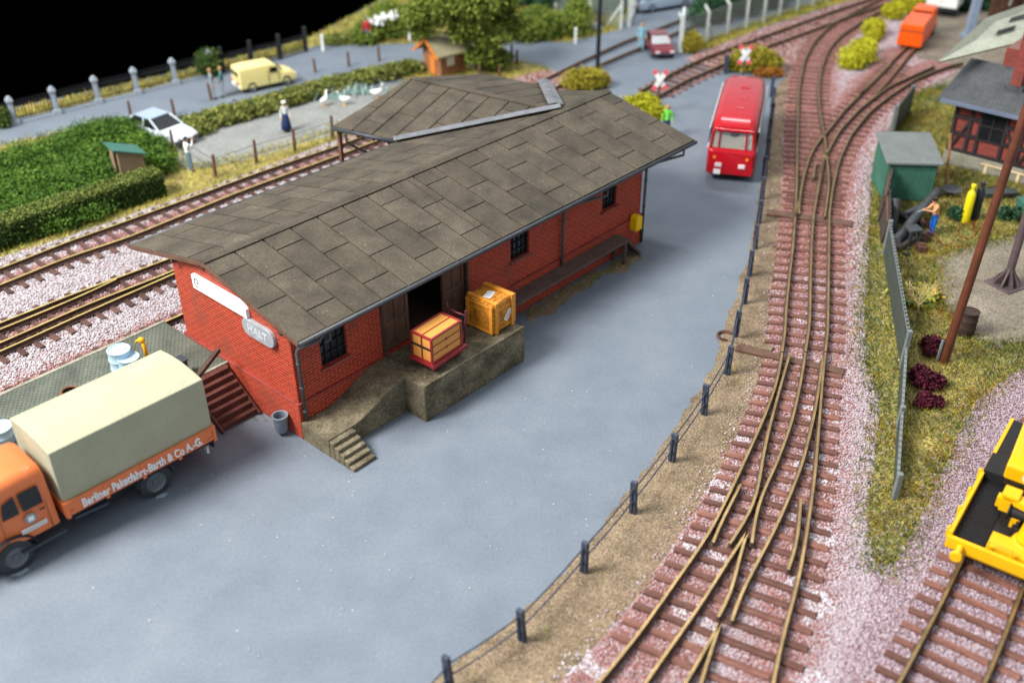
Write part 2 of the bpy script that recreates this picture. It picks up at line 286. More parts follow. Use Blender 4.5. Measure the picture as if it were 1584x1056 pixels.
# ------------------------------------------------------------------ mesh helpers
class MB:
    def __init__(s): s.v = []; s.f = []; s.mi = []; s.t = []; s.tone = .5
    def add(s, vs, fs, mat=0):
        k = len(s.v); s.v += [tuple(v) for v in vs]; s.t += [s.tone]*len(vs)
        for f in fs: s.f.append([k+i for i in f]); s.mi.append(mat)
        return s
    def box(s, c, d, rz=0, mat=0, top=(1, 1), rot=None):
        hx, hy, hz = d[0]/2, d[1]/2, d[2]/2
        vs = [Vector((x*hx*(top[0] if z > 0 else 1), y*hy*(top[1] if z > 0 else 1), z*hz)) for z in (-1, 1) for x, y in ((-1, -1), (1, -1), (1, 1), (-1, 1))]
        m = rot if rot is not None else Matrix.Rotation(rz, 3, 'Z')
        return s.add([m @ v+Vector(c) for v in vs], [(3, 2, 1, 0), (4, 5, 6, 7), (0, 1, 5, 4), (1, 2, 6, 5), (2, 3, 7, 6), (3, 0, 4, 7)], mat)
    def bar(s, a, b, w, h, mat=0, up=(0, 0, 1)):
        a, b = Vector(a), Vector(b); d = b-a
        if d.length < 1e-6: return s
        x = d.normalized(); y = Vector(up).cross(x)
        if y.length < 1e-4: y = Vector((1, 0, 0)).cross(x)
        y.normalize(); z = x.cross(y)
        return s.box((a+b)/2, (d.length, w, h), mat=mat, rot=Matrix((x, y, z)).transposed())
    def cyl(s, a, b, r0, r1=None, n=14, mat=0, cap=True):
        r1 = r0 if r1 is None else r1; a, b = Vector(a), Vector(b); x = (b-a).normalized()
        y = x.orthogonal().normalized(); z = x.cross(y)
        vs = [p+(y*math.cos(2*PI*i/n)+z*math.sin(2*PI*i/n))*r for p, r in ((a, r0), (b, r1)) for i in range(n)]
        fs = [(i, (i+1) % n, n+(i+1) % n, n+i) for i in range(n)]
        if cap: fs += [tuple(range(n-1, -1, -1)), tuple(range(n, 2*n))]
        return s.add(vs, fs, mat)
    def tube(s, pts, r, n=8, mat=0):
        pts = [Vector(p) for p in pts]; m = len(pts); rs = r if isinstance(r, (list, tuple)) else [r]*m
        vs = []; prev = None
        for i, p in enumerate(pts):
            d = (pts[min(i+1, m-1)]-pts[max(i-1, 0)]).normalized()
            y = d.orthogonal() if prev is None else prev-d*prev.dot(d)
            y.normalize(); prev = y; z = d.cross(y)
            vs += [p+(y*math.cos(2*PI*k/n)+z*math.sin(2*PI*k/n))*rs[i] for k in range(n)]
        fs = [(i*n+k, i*n+(k+1) % n, (i+1)*n+(k+1) % n, (i+1)*n+k) for i in range(m-1) for k in range(n)]
        fs += [tuple(range(n-1, -1, -1)), tuple(range((m-1)*n, m*n))]
        return s.add(vs, fs, mat)
    def lathe(s, prof, n=20, c=(0, 0, 0), mat=0, cap=True):
        c = Vector(c); vs = [c+Vector((r*math.cos(2*PI*k/n), r*math.sin(2*PI*k/n), z)) for r, z in prof for k in range(n)]
        m = len(prof); fs = [(i*n+k, i*n+(k+1) % n, (i+1)*n+(k+1) % n, (i+1)*n+k) for i in range(m-1) for k in range(n)]
        if cap: fs += [tuple(range(n-1, -1, -1)), tuple(range((m-1)*n, m*n))]
        return s.add(vs, fs, mat)
    def prism(s, poly, a, b, frame=None, mat=0):
        """polygon (2D) between offsets a and b along the third axis; frame maps (p,q,r)->xyz"""
        fr = frame or (lambda p, q, r: (p, q, r)); n = len(poly)
        vs = [fr(p, q, a) for p, q in poly]+[fr(p, q, b) for p, q in poly]
        fs = [tuple(range(n-1, -1, -1)), tuple(range(n, 2*n))]+[(i, (i+1) % n, n+(i+1) % n, n+i) for i in range(n)]
        return s.add(vs, fs, mat)
    def loft(s, secs, mat=0):
        n = len(secs[0]); m = len(secs); vs = [v for q in secs for v in q]
        fs = [(i*n+k, i*n+(k+1) % n, (i+1)*n+(k+1) % n, (i+1)*n+k) for i in range(m-1) for k in range(n)]
        fs += [tuple(range(n-1, -1, -1)), tuple(range((m-1)*n, m*n))]
        return s.add(vs, fs, mat)
    def ball(s, c, r, n=10, m=7, mat=0):
        r = r if isinstance(r, (tuple, list)) else (r, r, r); c = Vector(c)
        prof = [(math.sin(PI*(i+.02)/(m-1+.04)), -math.cos(PI*(i+.02)/(m-1+.04))) for i in range(m)]
        vs = [c+Vector((q*r[0]*math.cos(2*PI*k/n), q*r[1]*math.sin(2*PI*k/n), z*r[2])) for q, z in prof for k in range(n)]
        fs = [(i*n+k, i*n+(k+1) % n, (i+1)*n+(k+1) % n, (i+1)*n+k) for i in range(m-1) for k in range(n)]
        fs += [tuple(range(n-1, -1, -1)), tuple(range((m-1)*n, m*n))]
        return s.add(vs, fs, mat)
    def build(s, name, mats, parent=None, smooth=False, bevel=0, seg=2):
        me = bpy.data.meshes.new(name); me.from_pydata(s.v, [], s.f)
        for m in (mats if isinstance(mats, (list, tuple)) else [mats]): me.materials.append(m)
        me.polygons.foreach_set('material_index', s.mi)
        if len(set(s.t)) > 1:
            a = me.attributes.new('tone', 'FLOAT', 'POINT'); a.data.foreach_set('value', s.t)
        bm = bmesh.new(); bm.from_mesh(me); bmesh.ops.recalc_face_normals(bm, faces=bm.faces); bm.to_mesh(me); bm.free()
        if smooth: me.shade_smooth()
        me.update()
        o = bpy.data.objects.new(name, me); COL.objects.link(o)
        if parent: o.parent = parent
        if bevel:
            b = o.modifiers.new('Bevel', 'BEVEL'); b.width = bevel; b.segments = seg; b.limit_method = 'ANGLE'; b.angle_limit = R(35)
            if smooth is None: pass
        return o
def smooth_angle(o, ang=40):
    me = o.data
    me.shade_smooth()
    try: me.set_sharp_from_angle(angle=R(ang))
    except Exception: pass
    return o
def tag(o, label, cat, group=None, kind=None):
    if label: o['label'] = label
    if cat: o['category'] = cat
    if group: o['group'] = group
    if kind: o['kind'] = kind
    return o
def thing(name, label, cat, loc=(0, 0, 0), rz=0, group=None):
    o = bpy.data.objects.new(name, None); COL.objects.link(o); o.empty_display_size = .3
    o.location = loc; o.rotation_euler = (0, 0, rz)
    return tag(o, label, cat, group)
def structure(o): o['kind'] = 'structure'; return o
def dup(root, loc, rz=0, label=None, group=None, scale=None):
    r = root.copy(); COL.objects.link(r); r.location = loc; r.rotation_euler = (0, 0, rz)
    if label: r['label'] = label
    if group: r['group'] = group
    if scale: r.scale = (scale,)*3
    for ch in list(root.children):
        c = ch.copy(); COL.objects.link(c); c.parent = r
        for g in list(ch.children):
            d = g.copy(); COL.objects.link(d); d.parent = c
    return r
def text_mesh(txt, size, mat, parent, mtx, name='lettering', extrude=.004, bold=0, xs=1):
    cu = bpy.data.curves.new(name, 'FONT'); cu.body = txt; cu.size = size; cu.extrude = extrude; cu.align_x = 'CENTER'; cu.align_y = 'CENTER'; cu.offset = bold
    t = bpy.data.objects.new(name+'_curve', cu); COL.objects.link(t)
    bpy.context.view_layer.update()
    me = bpy.data.meshes.new_from_object(t.evaluated_get(bpy.context.evaluated_depsgraph_get()))
    bpy.data.objects.remove(t); bpy.data.curves.remove(cu)
    me.transform(Matrix.Diagonal((xs, 1, 1, 1))); me.transform(mtx)
    me.materials.clear(); me.materials.append(mat); me.name = name
    o = bpy.data.objects.new(name, me); COL.objects.link(o); o.parent = parent
    return o
def frame_mtx(o, x, y):
    x = Vector(x).normalized(); z = x.cross(Vector(y)).normalized(); y = z.cross(x)
    m = Matrix.Identity(4)
    for i, a in enumerate((x, y, z)):
        for k in range(3): m[k][i] = a[k]
    for k in range(3): m[k][3] = o[k]
    return m
def big_mesh(name, verts, faces, tone, mat, per):
    """numpy mesh of many small pieces; per = vertices per face"""
    me = bpy.data.meshes.new(name); nv, nf = len(verts), len(faces)
    me.vertices.add(nv); me.vertices.foreach_set('co', verts.astype(np.float32).ravel())
    me.loops.add(nf*per); me.loops.foreach_set('vertex_index', faces.astype(np.int32).ravel())
    me.polygons.add(nf); me.polygons.foreach_set('loop_start', np.arange(0, nf*per, per, dtype=np.int32))
    me.update(calc_edges=True); me.validate()
    a = me.attributes.new('tone', 'FLOAT', 'POINT'); a.data.foreach_set('value', tone.astype(np.float32))
    me.materials.append(mat)
    o = bpy.data.objects.new(name, me); COL.objects.link(o); return o
def inside(pts, poly):
    x, y = pts[:, 0], pts[:, 1]; c = np.zeros(len(pts), bool); n = len(poly)
    for i in range(n):
        x0, y0 = poly[i][0], poly[i][1]; x1, y1 = poly[(i+1) % n][0], poly[(i+1) % n][1]
        if y0 == y1: continue
        c ^= ((y0 > y) != (y1 > y)) & (x < (x1-x0)*(y-y0)/(y1-y0)+x0)
    return c
def sample(poly, n):
    P = np.array([[p[0], p[1]] for p in poly]); lo, hi = P.min(0), P.max(0)
    out = []; tot = 0
    for _ in range(60):
        q = nr.random((n, 2))*(hi-lo)+lo; q = q[inside(q, P)]; out.append(q); tot += len(q)
        if tot >= n: break
    return np.concatenate(out)[:n]
def poly_area(poly):
    P = np.array([[p[0], p[1]] for p in poly]); x, y = P.T; return abs((x*np.roll(y, -1)-y*np.roll(x, -1)).sum())/2
def px(poly, z=0.): return [at(a, b, z) for a, b in poly]
def ragged(poly, step=.35, amp=.09):
    out = []; n = len(poly)
    for i in range(n):
        a, b = Vector(poly[i]), Vector(poly[(i+1) % n]); k = max(1, min(200, int((b-a).length/step)))
        d = (b-a); nn = Vector((-d.y, d.x, 0)).normalized()
        for j in range(k): out.append(a+d*j/k+nn*rnd.gauss(0, amp)*(1 if j else .5))
    return out
def sheet(name, poly, z, mat, kind='structure', rag=0.):
    if rag: poly = ragged(poly, .35, rag)
    bm = bmesh.new(); vs = [bm.verts.new((p[0], p[1], z)) for p in poly]
    es = [bm.edges.new((vs[i], vs[(i+1) % len(vs)])) for i in range(len(vs))]
    bmesh.ops.triangle_fill(bm, use_beauty=True, edges=es)
    for f in bm.faces:
        f.normal_update()
        if f.normal.z < 0: f.normal_flip()
    me = bpy.data.meshes.new(name); bm.to_mesh(me); bm.free(); me.materials.append(mat)
    o = bpy.data.objects.new(name, me); COL.objects.link(o); o['kind'] = kind; return o
OCT_V = np.array([[1, 0, 0], [-1, 0, 0], [0, 1, 0], [0, -1, 0], [0, 0, 1], [0, 0, -1]], float)
CUB_V = np.array([[x, y, z] for z in (-1, 1) for x, y in ((-1, -1), (1, -1), (1, 1), (-1, 1))], float)*.62
CUB_F = np.array([(3, 2, 1, 0), (4, 5, 6, 7), (0, 1, 5, 4), (1, 2, 6, 5), (2, 3, 7, 6), (3, 0, 4, 7)])
def rand_rot(n):
    q = nr.normal(size=(n, 4)); q /= np.linalg.norm(q, axis=1)[:, None]; w_, x, y, z = q.T
    return np.stack([np.stack([1-2*(y*y+z*z), 2*(x*y-z*w_), 2*(x*z+y*w_)], -1), np.stack([2*(x*y+z*w_), 1-2*(x*x+z*z), 2*(y*z-x*w_)], -1), np.stack([2*(x*z-y*w_), 2*(y*z+x*w_), 1-2*(x*x+y*y)], -1)], 1)
def fringe(poly, n, sd):
    P = [Vector((p[0], p[1], 0)) for p in poly]; L_ = [(b-a).length for a, b in zip(P, P[1:]+P[:1])]; c = np.cumsum(L_); out = []
    for r in nr.random(n)*c[-1]:
        i = int(np.searchsorted(c, r)); i = min(i, len(P)-1); a, b = P[i], P[(i+1) % len(P)]; q = a.lerp(b, rnd.random()); d = (b-a).normalized(); k = rnd.gauss(0, sd); out.append((q.x-d.y*k, q.y+d.x*k))
    return np.array(out)
def stones(name, polys, size, mat, z=(.02, .075), dens=1.15, label=None, tone=None, fr=(0, 0)):
    pts = []
    if fr[0]: pts += [fringe(p, fr[0], fr[1]) for p in polys]
    for p in polys: pts.append(sample(p, int(poly_area(p)/(size*size)*dens)))
    P = np.concatenate(pts); n = len(P)
    V = np.broadcast_to(CUB_V, (n, 8, 3))*(size*.62*(.65+.7*nr.random((n, 1, 1))))*(1+.35*nr.normal(size=(n, 8, 3))*.6)
    V = np.einsum('nij,nkj->nki', rand_rot(n), V)
    zc = z[0]+(z[1]-z[0])*nr.random(n)
    V[:, :, 2] *= .62
    V = V+np.stack([P[:, 0], P[:, 1], zc], -1)[:, None, :]
    F = (CUB_F[None]+8*np.arange(n)[:, None, None]).reshape(-1, 4)
    t = nr.random(n) if tone is None else tone(P)
    o = big_mesh(name, V.reshape(-1, 3), F, np.repeat(t, 8), mat, 4)
    o['kind'] = 'stuff'
    return tag(o, label, 'ballast' if label else None)
def fibres(name, polys, dens, length, width, mat, label, cat='grass', z=.02, lean=.9, tone=None, fr=(0, 0)):
    P = np.concatenate([sample(p, int(poly_area(p)*dens)) for p in polys]+([fringe(p, fr[0], fr[1]) for p in polys] if fr[0] else [])); n = len(P)
    a = nr.random(n)*2*PI; l = length*(.5+nr.random(n)); le = lean*(.3+nr.random(n)); d = np.stack([np.cos(a), np.sin(a)], -1); s = np.stack([-np.sin(a), np.cos(a)], -1)
    wv = width*(.7+.6*nr.random(n)); h = l*np.cos(le); o_ = l*np.sin(le)
    B = np.stack([P[:, 0], P[:, 1], np.full(n, z)], -1)
    sv = np.concatenate([s*wv[:, None]/2, np.zeros((n, 1))], 1); dv = np.concatenate([d, np.zeros((n, 1))], 1)
    tip = B+dv*o_[:, None]; tip[:, 2] += h; mid = B+dv*(o_*.35)[:, None]; mid[:, 2] += h*.6
    V = np.stack([B-sv, B+sv, mid+sv*.8, tip, mid-sv*.8], 1)
    F = (np.array([[0, 1, 2, 3, 4]])+5*np.arange(n)[:, None])
    if tone is None:
        t = .45+.24*np.sin(P[:, 0]*1.1+1.7*np.sin(P[:, 1]*.8))*np.cos(P[:, 1]*1.3)+.30*nr.normal(size=n)
    else: t = tone(P)
    o = big_mesh(name, V.reshape(-1, 3), F, np.repeat(np.clip(t, 0, 1), 5), mat, 5)
    o['kind'] = 'stuff'; return tag(o, label, cat)
def leaf_cloud(blobs, n, leaf, seed=0, shell=.55, flat=1.):
    """leaf-sized quads spread through the outer volume of a few ellipsoids; returns verts, faces, tone"""
    g = np.random.default_rng(seed); B = np.array([list(b[0])+[b[1][0], b[1][1], b[1][2]] for b in blobs], float)
    wt = (B[:, 3]*B[:, 4]+B[:, 4]*B[:, 5]+B[:, 3]*B[:, 5]); k = g.choice(len(B), n, p=wt/wt.sum())
    d = g.normal(size=(n, 3)); d /= np.linalg.norm(d, axis=1)[:, None]
    r = (shell+(1-shell)*g.random(n)**.6)*(1+.10*g.normal(size=n))
    # twig clumps give an uneven outline
    cl = .13*np.sin(d[:, 0]*9+k)*np.cos(d[:, 1]*8+2*k)+.09*np.sin(d[:, 2]*13+k*3)
    C = B[k, :3]+d*(r+cl)[:, None]*B[k, 3:]
    Rm = np.einsum('nij->nij', _rot(g, n)); s = leaf*(.6+.8*g.random(n))
    q = np.array([[-1, -.6, 0], [1, -.6, 0], [1, .6, 0], [-1, .6, 0]])*.5
    V = np.einsum('nij,kj->nki', Rm, q)*s[:, None, None]+C[:, None, :]
    F = np.arange(4*n).reshape(n, 4)
    blob_t = g.random(len(B))*.25-.12
    t = np.clip(.5+blob_t[k]+.2*np.sin(C[:, 0]*3.1+k)*np.cos(C[:, 1]*2.7)+.2*g.normal(size=n), 0, 1)
    return V.reshape(-1, 3), F, np.repeat(t, 4)
def _rot(g, n):
    q = g.normal(size=(n, 4)); q /= np.linalg.norm(q, axis=1)[:, None]; w_, x, y, z = q.T
    return np.stack([np.stack([1-2*(y*y+z*z), 2*(x*y-z*w_), 2*(x*z+y*w_)], -1), np.stack([2*(x*y+z*w_), 1-2*(x*x+z*z), 2*(y*z-x*w_)], -1), np.stack([2*(x*z-y*w_), 2*(y*z+x*w_), 1-2*(x*x+y*y)], -1)], 1)
_seed = [1]
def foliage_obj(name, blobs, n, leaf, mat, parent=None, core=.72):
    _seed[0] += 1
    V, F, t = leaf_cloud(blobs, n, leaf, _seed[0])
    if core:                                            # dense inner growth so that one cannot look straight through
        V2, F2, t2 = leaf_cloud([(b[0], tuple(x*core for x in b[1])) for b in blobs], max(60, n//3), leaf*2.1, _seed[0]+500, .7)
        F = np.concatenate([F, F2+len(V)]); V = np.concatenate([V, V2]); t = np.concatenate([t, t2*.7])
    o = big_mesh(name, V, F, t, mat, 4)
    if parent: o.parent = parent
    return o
def bush(name, label, loc, blobs, n, leaf, mat, cat='bush', group=None, stem=.05):
    t = thing(name, label, cat, loc, 0, group)
    foliage_obj('foliage', blobs, n, leaf, mat, t)
    m = MB()
    for k in range(4):
        a = k*1.7; b = blobs[k % len(blobs)]
        m.tube([(0, 0, -.02), (b[0][0]*.5+.05*math.cos(a), b[0][1]*.5+.05*math.sin(a), b[0][2]*.5), (b[0][0]+.1*math.cos(a), b[0][1]+.1*math.sin(a), b[0][2])], [stem, stem*.7, stem*.3], 6)
    m.build('stem', M['bark'], t); return t
def resample(path, step):
    P = [Vector(p) for p in path]; d = [0]
    for a, b in zip(P, P[1:]): d.append(d[-1]+(b-a).length)
    n = max(2, int(d[-1]/step)+1); out = []; k = 0
    for i in range(n):
        s = d[-1]*i/(n-1)
        while k < len(P)-2 and d[k+1] < s: k += 1
        out.append(P[k].lerp(P[k+1], (s-d[k])/max(1e-9, d[k+1]-d[k])))
    return out
def smooth_path(path, step=.5, it=3):
    P = resample(path, step)
    for _ in range(it): P = [P[0]]+[(P[i-1]+P[i]*2+P[i+1])/4 for i in range(1, len(P)-1)]+[P[-1]]
    return P

# ------------------------------------------------------------------ the setting
EDGE = [(-420, 330), (0, 171), (200, 128), (330, 98), (475, 60), (545, 24), (660, -40), (760, -110)]
board = [at(*p) for p in EDGE]+[Vector((30, 150, 0)), Vector((90, 120, 0)), Vector((70, 5, 0)), Vector((-40, 5, 0))]
o = structure(sheet('asphalt_yard', board, 0., M['asphalt']))
m = MB(); n = len(board)
m.add([(p.x, p.y, -.004) for p in board]+[(p.x, p.y, -3) for p in board], [(i, (i+1) % n, n+(i+1) % n, n+i) for i in range(n)])
structure(m.build('ground_board', M['board_edge']))
m = MB(); m.add([(-900, -200, -78), (900, -200, -78), (900, 1500, -78), (-900, 1500, -78)], [(0, 1, 2, 3)]); structure(m.build('floor', M['hall']))
Y_BED = px([(-160, 455), (0, 398), (100, 367), (240, 318), (330, 288), (430, 250), (520, 216), (640, 165), (770, 128), (830, 112), (900, 110), (885, 138), (930, 160), (985, 152), (1025, 150), (1010, 172), (900, 260), (700, 330), (480, 440), (290, 525), (0, 660), (-320, 815), (-330, 545)])
structure(sheet('ballast_ground', Y_BED, .010, M['ballast_bed'], rag=.05))
VERGE = px([(-330, 545), (-160, 470), (0, 400), (100, 369), (240, 320), (330, 290), (430, 252), (520, 218), (620, 176), (780, 126), (850, 108), (800, 96), (640, 110), (600, 165), (500, 205), (400, 238), (330, 252), (285, 258), (250, 200), (190, 186), (0, 226), (-160, 260), (-330, 330)])
structure(sheet('grass_ground', VERGE, .005, M['earth'], rag=.08))
PLAY = px([(282, 262), (262, 232), (290, 212), (330, 200), (420, 176), (520, 150), (640, 124), (640, 168), (600, 190), (500, 214), (400, 243), (330, 258)])
structure(sheet('gravel_ground', PLAY, .014, M['play_gravel'], rag=.08))
STRIP_E = px([(190, 186), (285, 200), (380, 168), (480, 140), (640, 108), (640, 94), (480, 116), (360, 150), (260, 172)])
# sand strip beside the yard, with a worn edge
SAND = px([(590, 1110), (648, 1068), (700, 1030), (770, 978), (835, 925), (905, 845), (975, 755), (1035, 675), (1085, 600), (1112, 545), (1122, 505), (1140, 450), (1158, 395), (1170, 330), (1180, 260), (1190, 190), (1203, 130), (1225, 110), (1240, 112), (1225, 180), (1222, 300), (1210, 400), (1196, 500), (1188, 560), (1150, 660), (1080, 790), (1000, 915), (870, 1056), (820, 1110)])
structure(sheet('sand_path', SAND, .012, M['sand'], rag=.05))
BED_R = px([(835, 1110), (868, 1056), (935, 985), (1000, 910), (1075, 792), (1125, 705), (1163, 630), (1184, 560), (1190, 500), (1200, 420), (1208, 330), (1212, 240), (1215, 160), (1222, 112), (1240, 75), (1280, 35), (1330, 5), (1420, -30), (1500, -30), (1440, 10), (1400, 60), (1420, 92), (1470, 98), (1480, 112), (1420, 142), (1385, 180), (1352, 240), (1345, 330), (1343, 420), (1338, 500), (1340, 560), (1362, 620), (1352, 720), (1340, 800), (1355, 880), (1385, 870), (1430, 790), (1480, 680), (1510, 620), (1600, 560), (1700, 540), (1900, 800), (1900, 1120)])
structure(sheet('ballast_bed', BED_R, .016, M['ballast_bed'], rag=.05))
structure(sheet('side_ground', px([(1216, 160), (1228, 100), (1300, 30), (1500, -70), (1900, -70), (1900, 1120), (1262, 1120), (1345, 900), (1345, 300)]), .0065, M['yard_gravel']))
GRASS_R = px([(1345, 330), (1338, 420), (1334, 500), (1336, 560), (1358, 620), (1350, 720), (1336, 800), (1352, 890), (1385, 875), (1432, 790), (1480, 690), (1508, 625), (1560, 580), (1640, 545), (1640, 528), (1520, 536), (1480, 506), (1455, 450), (1446, 400), (1530, 375), (1640, 350), (1640, 240), (1500, 245), (1490, 130), (1440, 140), (1424, 142), (1395, 185), (1360, 250)])
structure(sheet('grass_bank', GRASS_R, .021, M['earth'], rag=.06))
YARD_R = px([(1446, 395), (1530, 372), (1640, 345), (1700, 520), (1640, 532), (1520, 540), (1478, 508), (1452, 450)])
structure(sheet('gravel_yard', YARD_R, .026, M['yard_gravel'], rag=.12))
SIDING = px([(1060, 92), (1110, 72), (1180, 45), (1300, 8), (1400, -25), (1480, -50), (1470, -30), (1330, 18), (1255, 55), (1235, 85), (1222, 112), (1190, 80), (1130, 108), (1100, 108)])
structure(sheet('siding_ballast', SIDING, .009, M['ballast_bed'], rag=.05))
STRIP_TOP = px([(1062, 84), (1070, 62), (1100, 60), (1180, 30), (1290, -6), (1500, -75), (1480, -50), (1300, 6), (1180, 43), (1110, 72)])
structure(sheet('grass_strip', STRIP_TOP, .018, M['earth'], rag=.08))
BACK_G = px([(440, 78), (500, 70), (570, 70), (700, 66), (800, 62), (880, 66), (958, 46), (975, 10), (900, -10), (700, -60), (560, 18)])
structure(sheet('grass_field', BACK_G, .012, M['earth'], rag=.08))
BACK_Y = px([(1300, 118), (1315, 60), (1345, 30), (1400, 8), (1560, -40), (1700, -30), (1640, 60), (1480, 100), (1420, 88)])
structure(sheet('gravel_drive', BACK_Y, .022, M['yard_gravel'], rag=.1))
BEHIND = px([(0, 190), (200, 145), (330, 114), (470, 78), (476, 62), (330, 100), (200, 130), (0, 174)])
structure(sheet('lawn_strip', BEHIND, .008, M['earth'], rag=.05))

# loose stones and scattered grass
RR = [[at(a, b) for a, b in r] for r in ([(1233, 280), (1230, 335), (1227, 380), (1221, 430), (1216, 480), (1215, 511), (1207, 553), (1200, 595), (1186, 636), (1172, 668), (1139, 740), (1100, 820), (1039, 907), (986, 982), (925, 1056)], [(1283, 285), (1283, 340), (1282, 430), (1281, 511), (1274, 567), (1269, 633), (1261, 733), (1249, 820), (1235, 900), (1212, 979), (1196, 1056)], [(1258, 330), (1254, 430), (1243, 567), (1226, 650), (1203, 713), (1173, 777), (1113, 886), (1052, 979), (997, 1056)],
 [(1330, 14), (1285, 38), (1250, 80), (1235, 140), (1233, 280)], [(1390, 2), (1340, 28), (1300, 55), (1270, 105), (1269, 180), (1280, 285)], [(1393, 81), (1343, 131), (1304, 172), (1253, 240), (1240, 300)], [(1446, 101), (1375, 133), (1298, 202), (1266, 290)], [(1462, 103), (1417, 121), (1345, 172), (1298, 247), (1285, 330)])]
RRP = np.array([[q.x, q.y] for r in RR for q in resample(r, .3)])
def rail_dist(P, RL):
    d = np.full(len(P), 99.)
    for k in range(0, len(RL), 40): d = np.minimum(d, np.sqrt(((P[:, None]-RL[None, k:k+40])**2).sum(-1)).min(1))
    return d
def pale_patch(P):
    d = rail_dist(P, RRP); t = .36+.5*nr.random(len(P)); red = d < .45+.75*nr.random(len(P))
    t = np.where(red & (nr.random(len(P)) < .8), nr.random(len(P))*.36, t)
    wh = np.sin(P[:, 0]*1.9+P[:, 1]*.7)*np.sin(P[:, 1]*1.3-P[:, 0]*.4)+.35*np.sin(P[:, 0]*5.1)*np.sin(P[:, 1]*4.3) > .62
    return np.where(wh & (nr.random(len(P)) < np.where(P[:, 1] < 27, .7, .25)), .78+.22*nr.random(len(P)), t)
def far_red(P):
    d = rail_dist(P, RRP); t = .36+.55*nr.random(len(P)); return np.where(d < .5+.9*nr.random(len(P)), nr.random(len(P))*.32, t)
near_r = [p for p in BED_R]
clipA = px([(835, 1110), (868, 1056), (935, 985), (1000, 910), (1075, 792), (1125, 705), (1163, 630), (1184, 560), (1190, 500), (1200, 420), (1340, 420), (1338, 500), (1340, 560), (1362, 620), (1352, 720), (1340, 800), (1355, 880), (1340, 960), (1260, 1110)])
clipB = px([(1340, 960), (1355, 880), (1385, 870), (1430, 790), (1480, 680), (1510, 620), (1600, 560), (1660, 560), (1660, 1110), (1260, 1110)])
clipC = px([(1200, 420), (1208, 330), (1212, 240), (1215, 160), (1222, 112), (1240, 75), (1280, 35), (1330, 5), (1420, -30), (1500, -30), (1440, 10), (1400, 60), (1420, 92), (1470, 98), (1480, 112), (1420, 142), (1385, 180), (1352, 240), (1345, 330), (1343, 420)])
stones('ballast_stone', [clipA], .05, M['stones_pink'], (.012, .042), 1.7, 'pinkish ballast stones strewn around the fenced double switch tracks', tone=pale_patch, fr=(2500, .22))
stones('mauve_ballast', [clipB], .05, M['stones_mauve'], (.012, .042), 1.7, 'mauve grey ballast stones around the yellow crane wagon track', fr=(3500, .3))
stones('far_ballast', [clipC], .075, M['stones_pink'], (.01, .045), 1.6, 'pink ballast stones around the far curving tracks beside the red bus', tone=far_red, fr=(1500, .25))
YB1 = px([(-300, 515), (-90, 432), (0, 400), (100, 369), (240, 320), (330, 290), (430, 252), (520, 218), (560, 232), (520, 262), (420, 330), (320, 400), (290, 520), (0, 660), (-300, 795)])
RL = np.array([[q.x, q.y] for r in ([(-120, 576), (0, 530), (130, 472), (267, 419), (420, 345)], [(-120, 592), (0, 545), (267, 424)], [(-120, 664), (0, 612), (283, 485), (520, 375)], [(-120, 486), (0, 440), (367, 297), (527, 238)]) for q in resample([at(a, b) for a, b in r], .25)])
def rusty(P):
    d = np.full(len(P), 9.)
    for k in range(0, len(RL), 60): d = np.minimum(d, np.sqrt(((P[:, None]-RL[None, k:k+60])**2).sum(-1)).min(1))
    t = .35+.65*nr.random(len(P)); return np.where(d < .22+.5*nr.random(len(P))**2, t*.33, t)
stones('yard_ballast', [YB1], .066, M['stones_grey'], (.005, .05), 1.6, 'pale grey lilac ballast stones between the station tracks at left', tone=rusty)
YB2 = px([(590, 190), (640, 165), (770, 128), (830, 112), (900, 110), (885, 138), (930, 160), (985, 152), (1025, 150), (1010, 172), (840, 240), (700, 250)])
stones('rear_ballast', [YB2], .1, M['stones_red'], (.02, .08), 1.0, 'reddish ballast stones behind the goods shed roof')
stones('siding_stone', [SIDING], .1, M['stones_red'], (.01, .07), 1.0, 'ballast stones along the siding by the grass strip')
fibres('grass_bank_fibre', [GRASS_R], 270, .15, .015, M['fibre'], 'yellow green grass fibres on the bank by the lattice fence', fr=(16000, .28))
fibres('verge_fibre', [VERGE], 70, .17, .026, M['fibre_far'], 'yellowish grass fibres on the verge beside the far track', fr=(5000, .3))
fibres('strip_fibre', [STRIP_TOP], 130, .2, .04, M['fibre_far'], 'yellow grass fibres along the chain link fence')
fibres('field_fibre', [BACK_G], 45, .25, .045, M['fibre_far'], 'short grass fibres in front of the far bushes')
fibres('lawn_fibre', [BEHIND], 90, .2, .04, M['fibre_far'], 'short yellow lawn fibres behind the iron railing')
structure(sheet('dirt_patch', px([(812, 480), (860, 452), (905, 430), (955, 405), (988, 392), (978, 412), (915, 445), (862, 476), (818, 500)]), .005, M['sand'], rag=.16))
weeds = [px(p) for p in ([(800, 478), (850, 455), (900, 430), (955, 405), (985, 395), (975, 412), (915, 440), (860, 470), (815, 495)], [(1120, 590), (1140, 560), (1145, 585), (1130, 610)], [(1126, 570), (1136, 562), (1140, 590)], [(812, 1000), (850, 960), (856, 985)], [(905, 890), (925, 870), (930, 890)], [(380, 650), (400, 640), (420, 655)])]
fibres('weed_fibre', weeds, 110, .11, .018, M['fibre'], 'thin weed fibres along the foot of the goods shed and fence posts', lean=1.2, z=.006)
fibres('sand_edge_fibre', [SAND], 5, .09, .014, M['fibre'], 'sparse dry fibres on the sand strip', lean=1.2, z=.012)
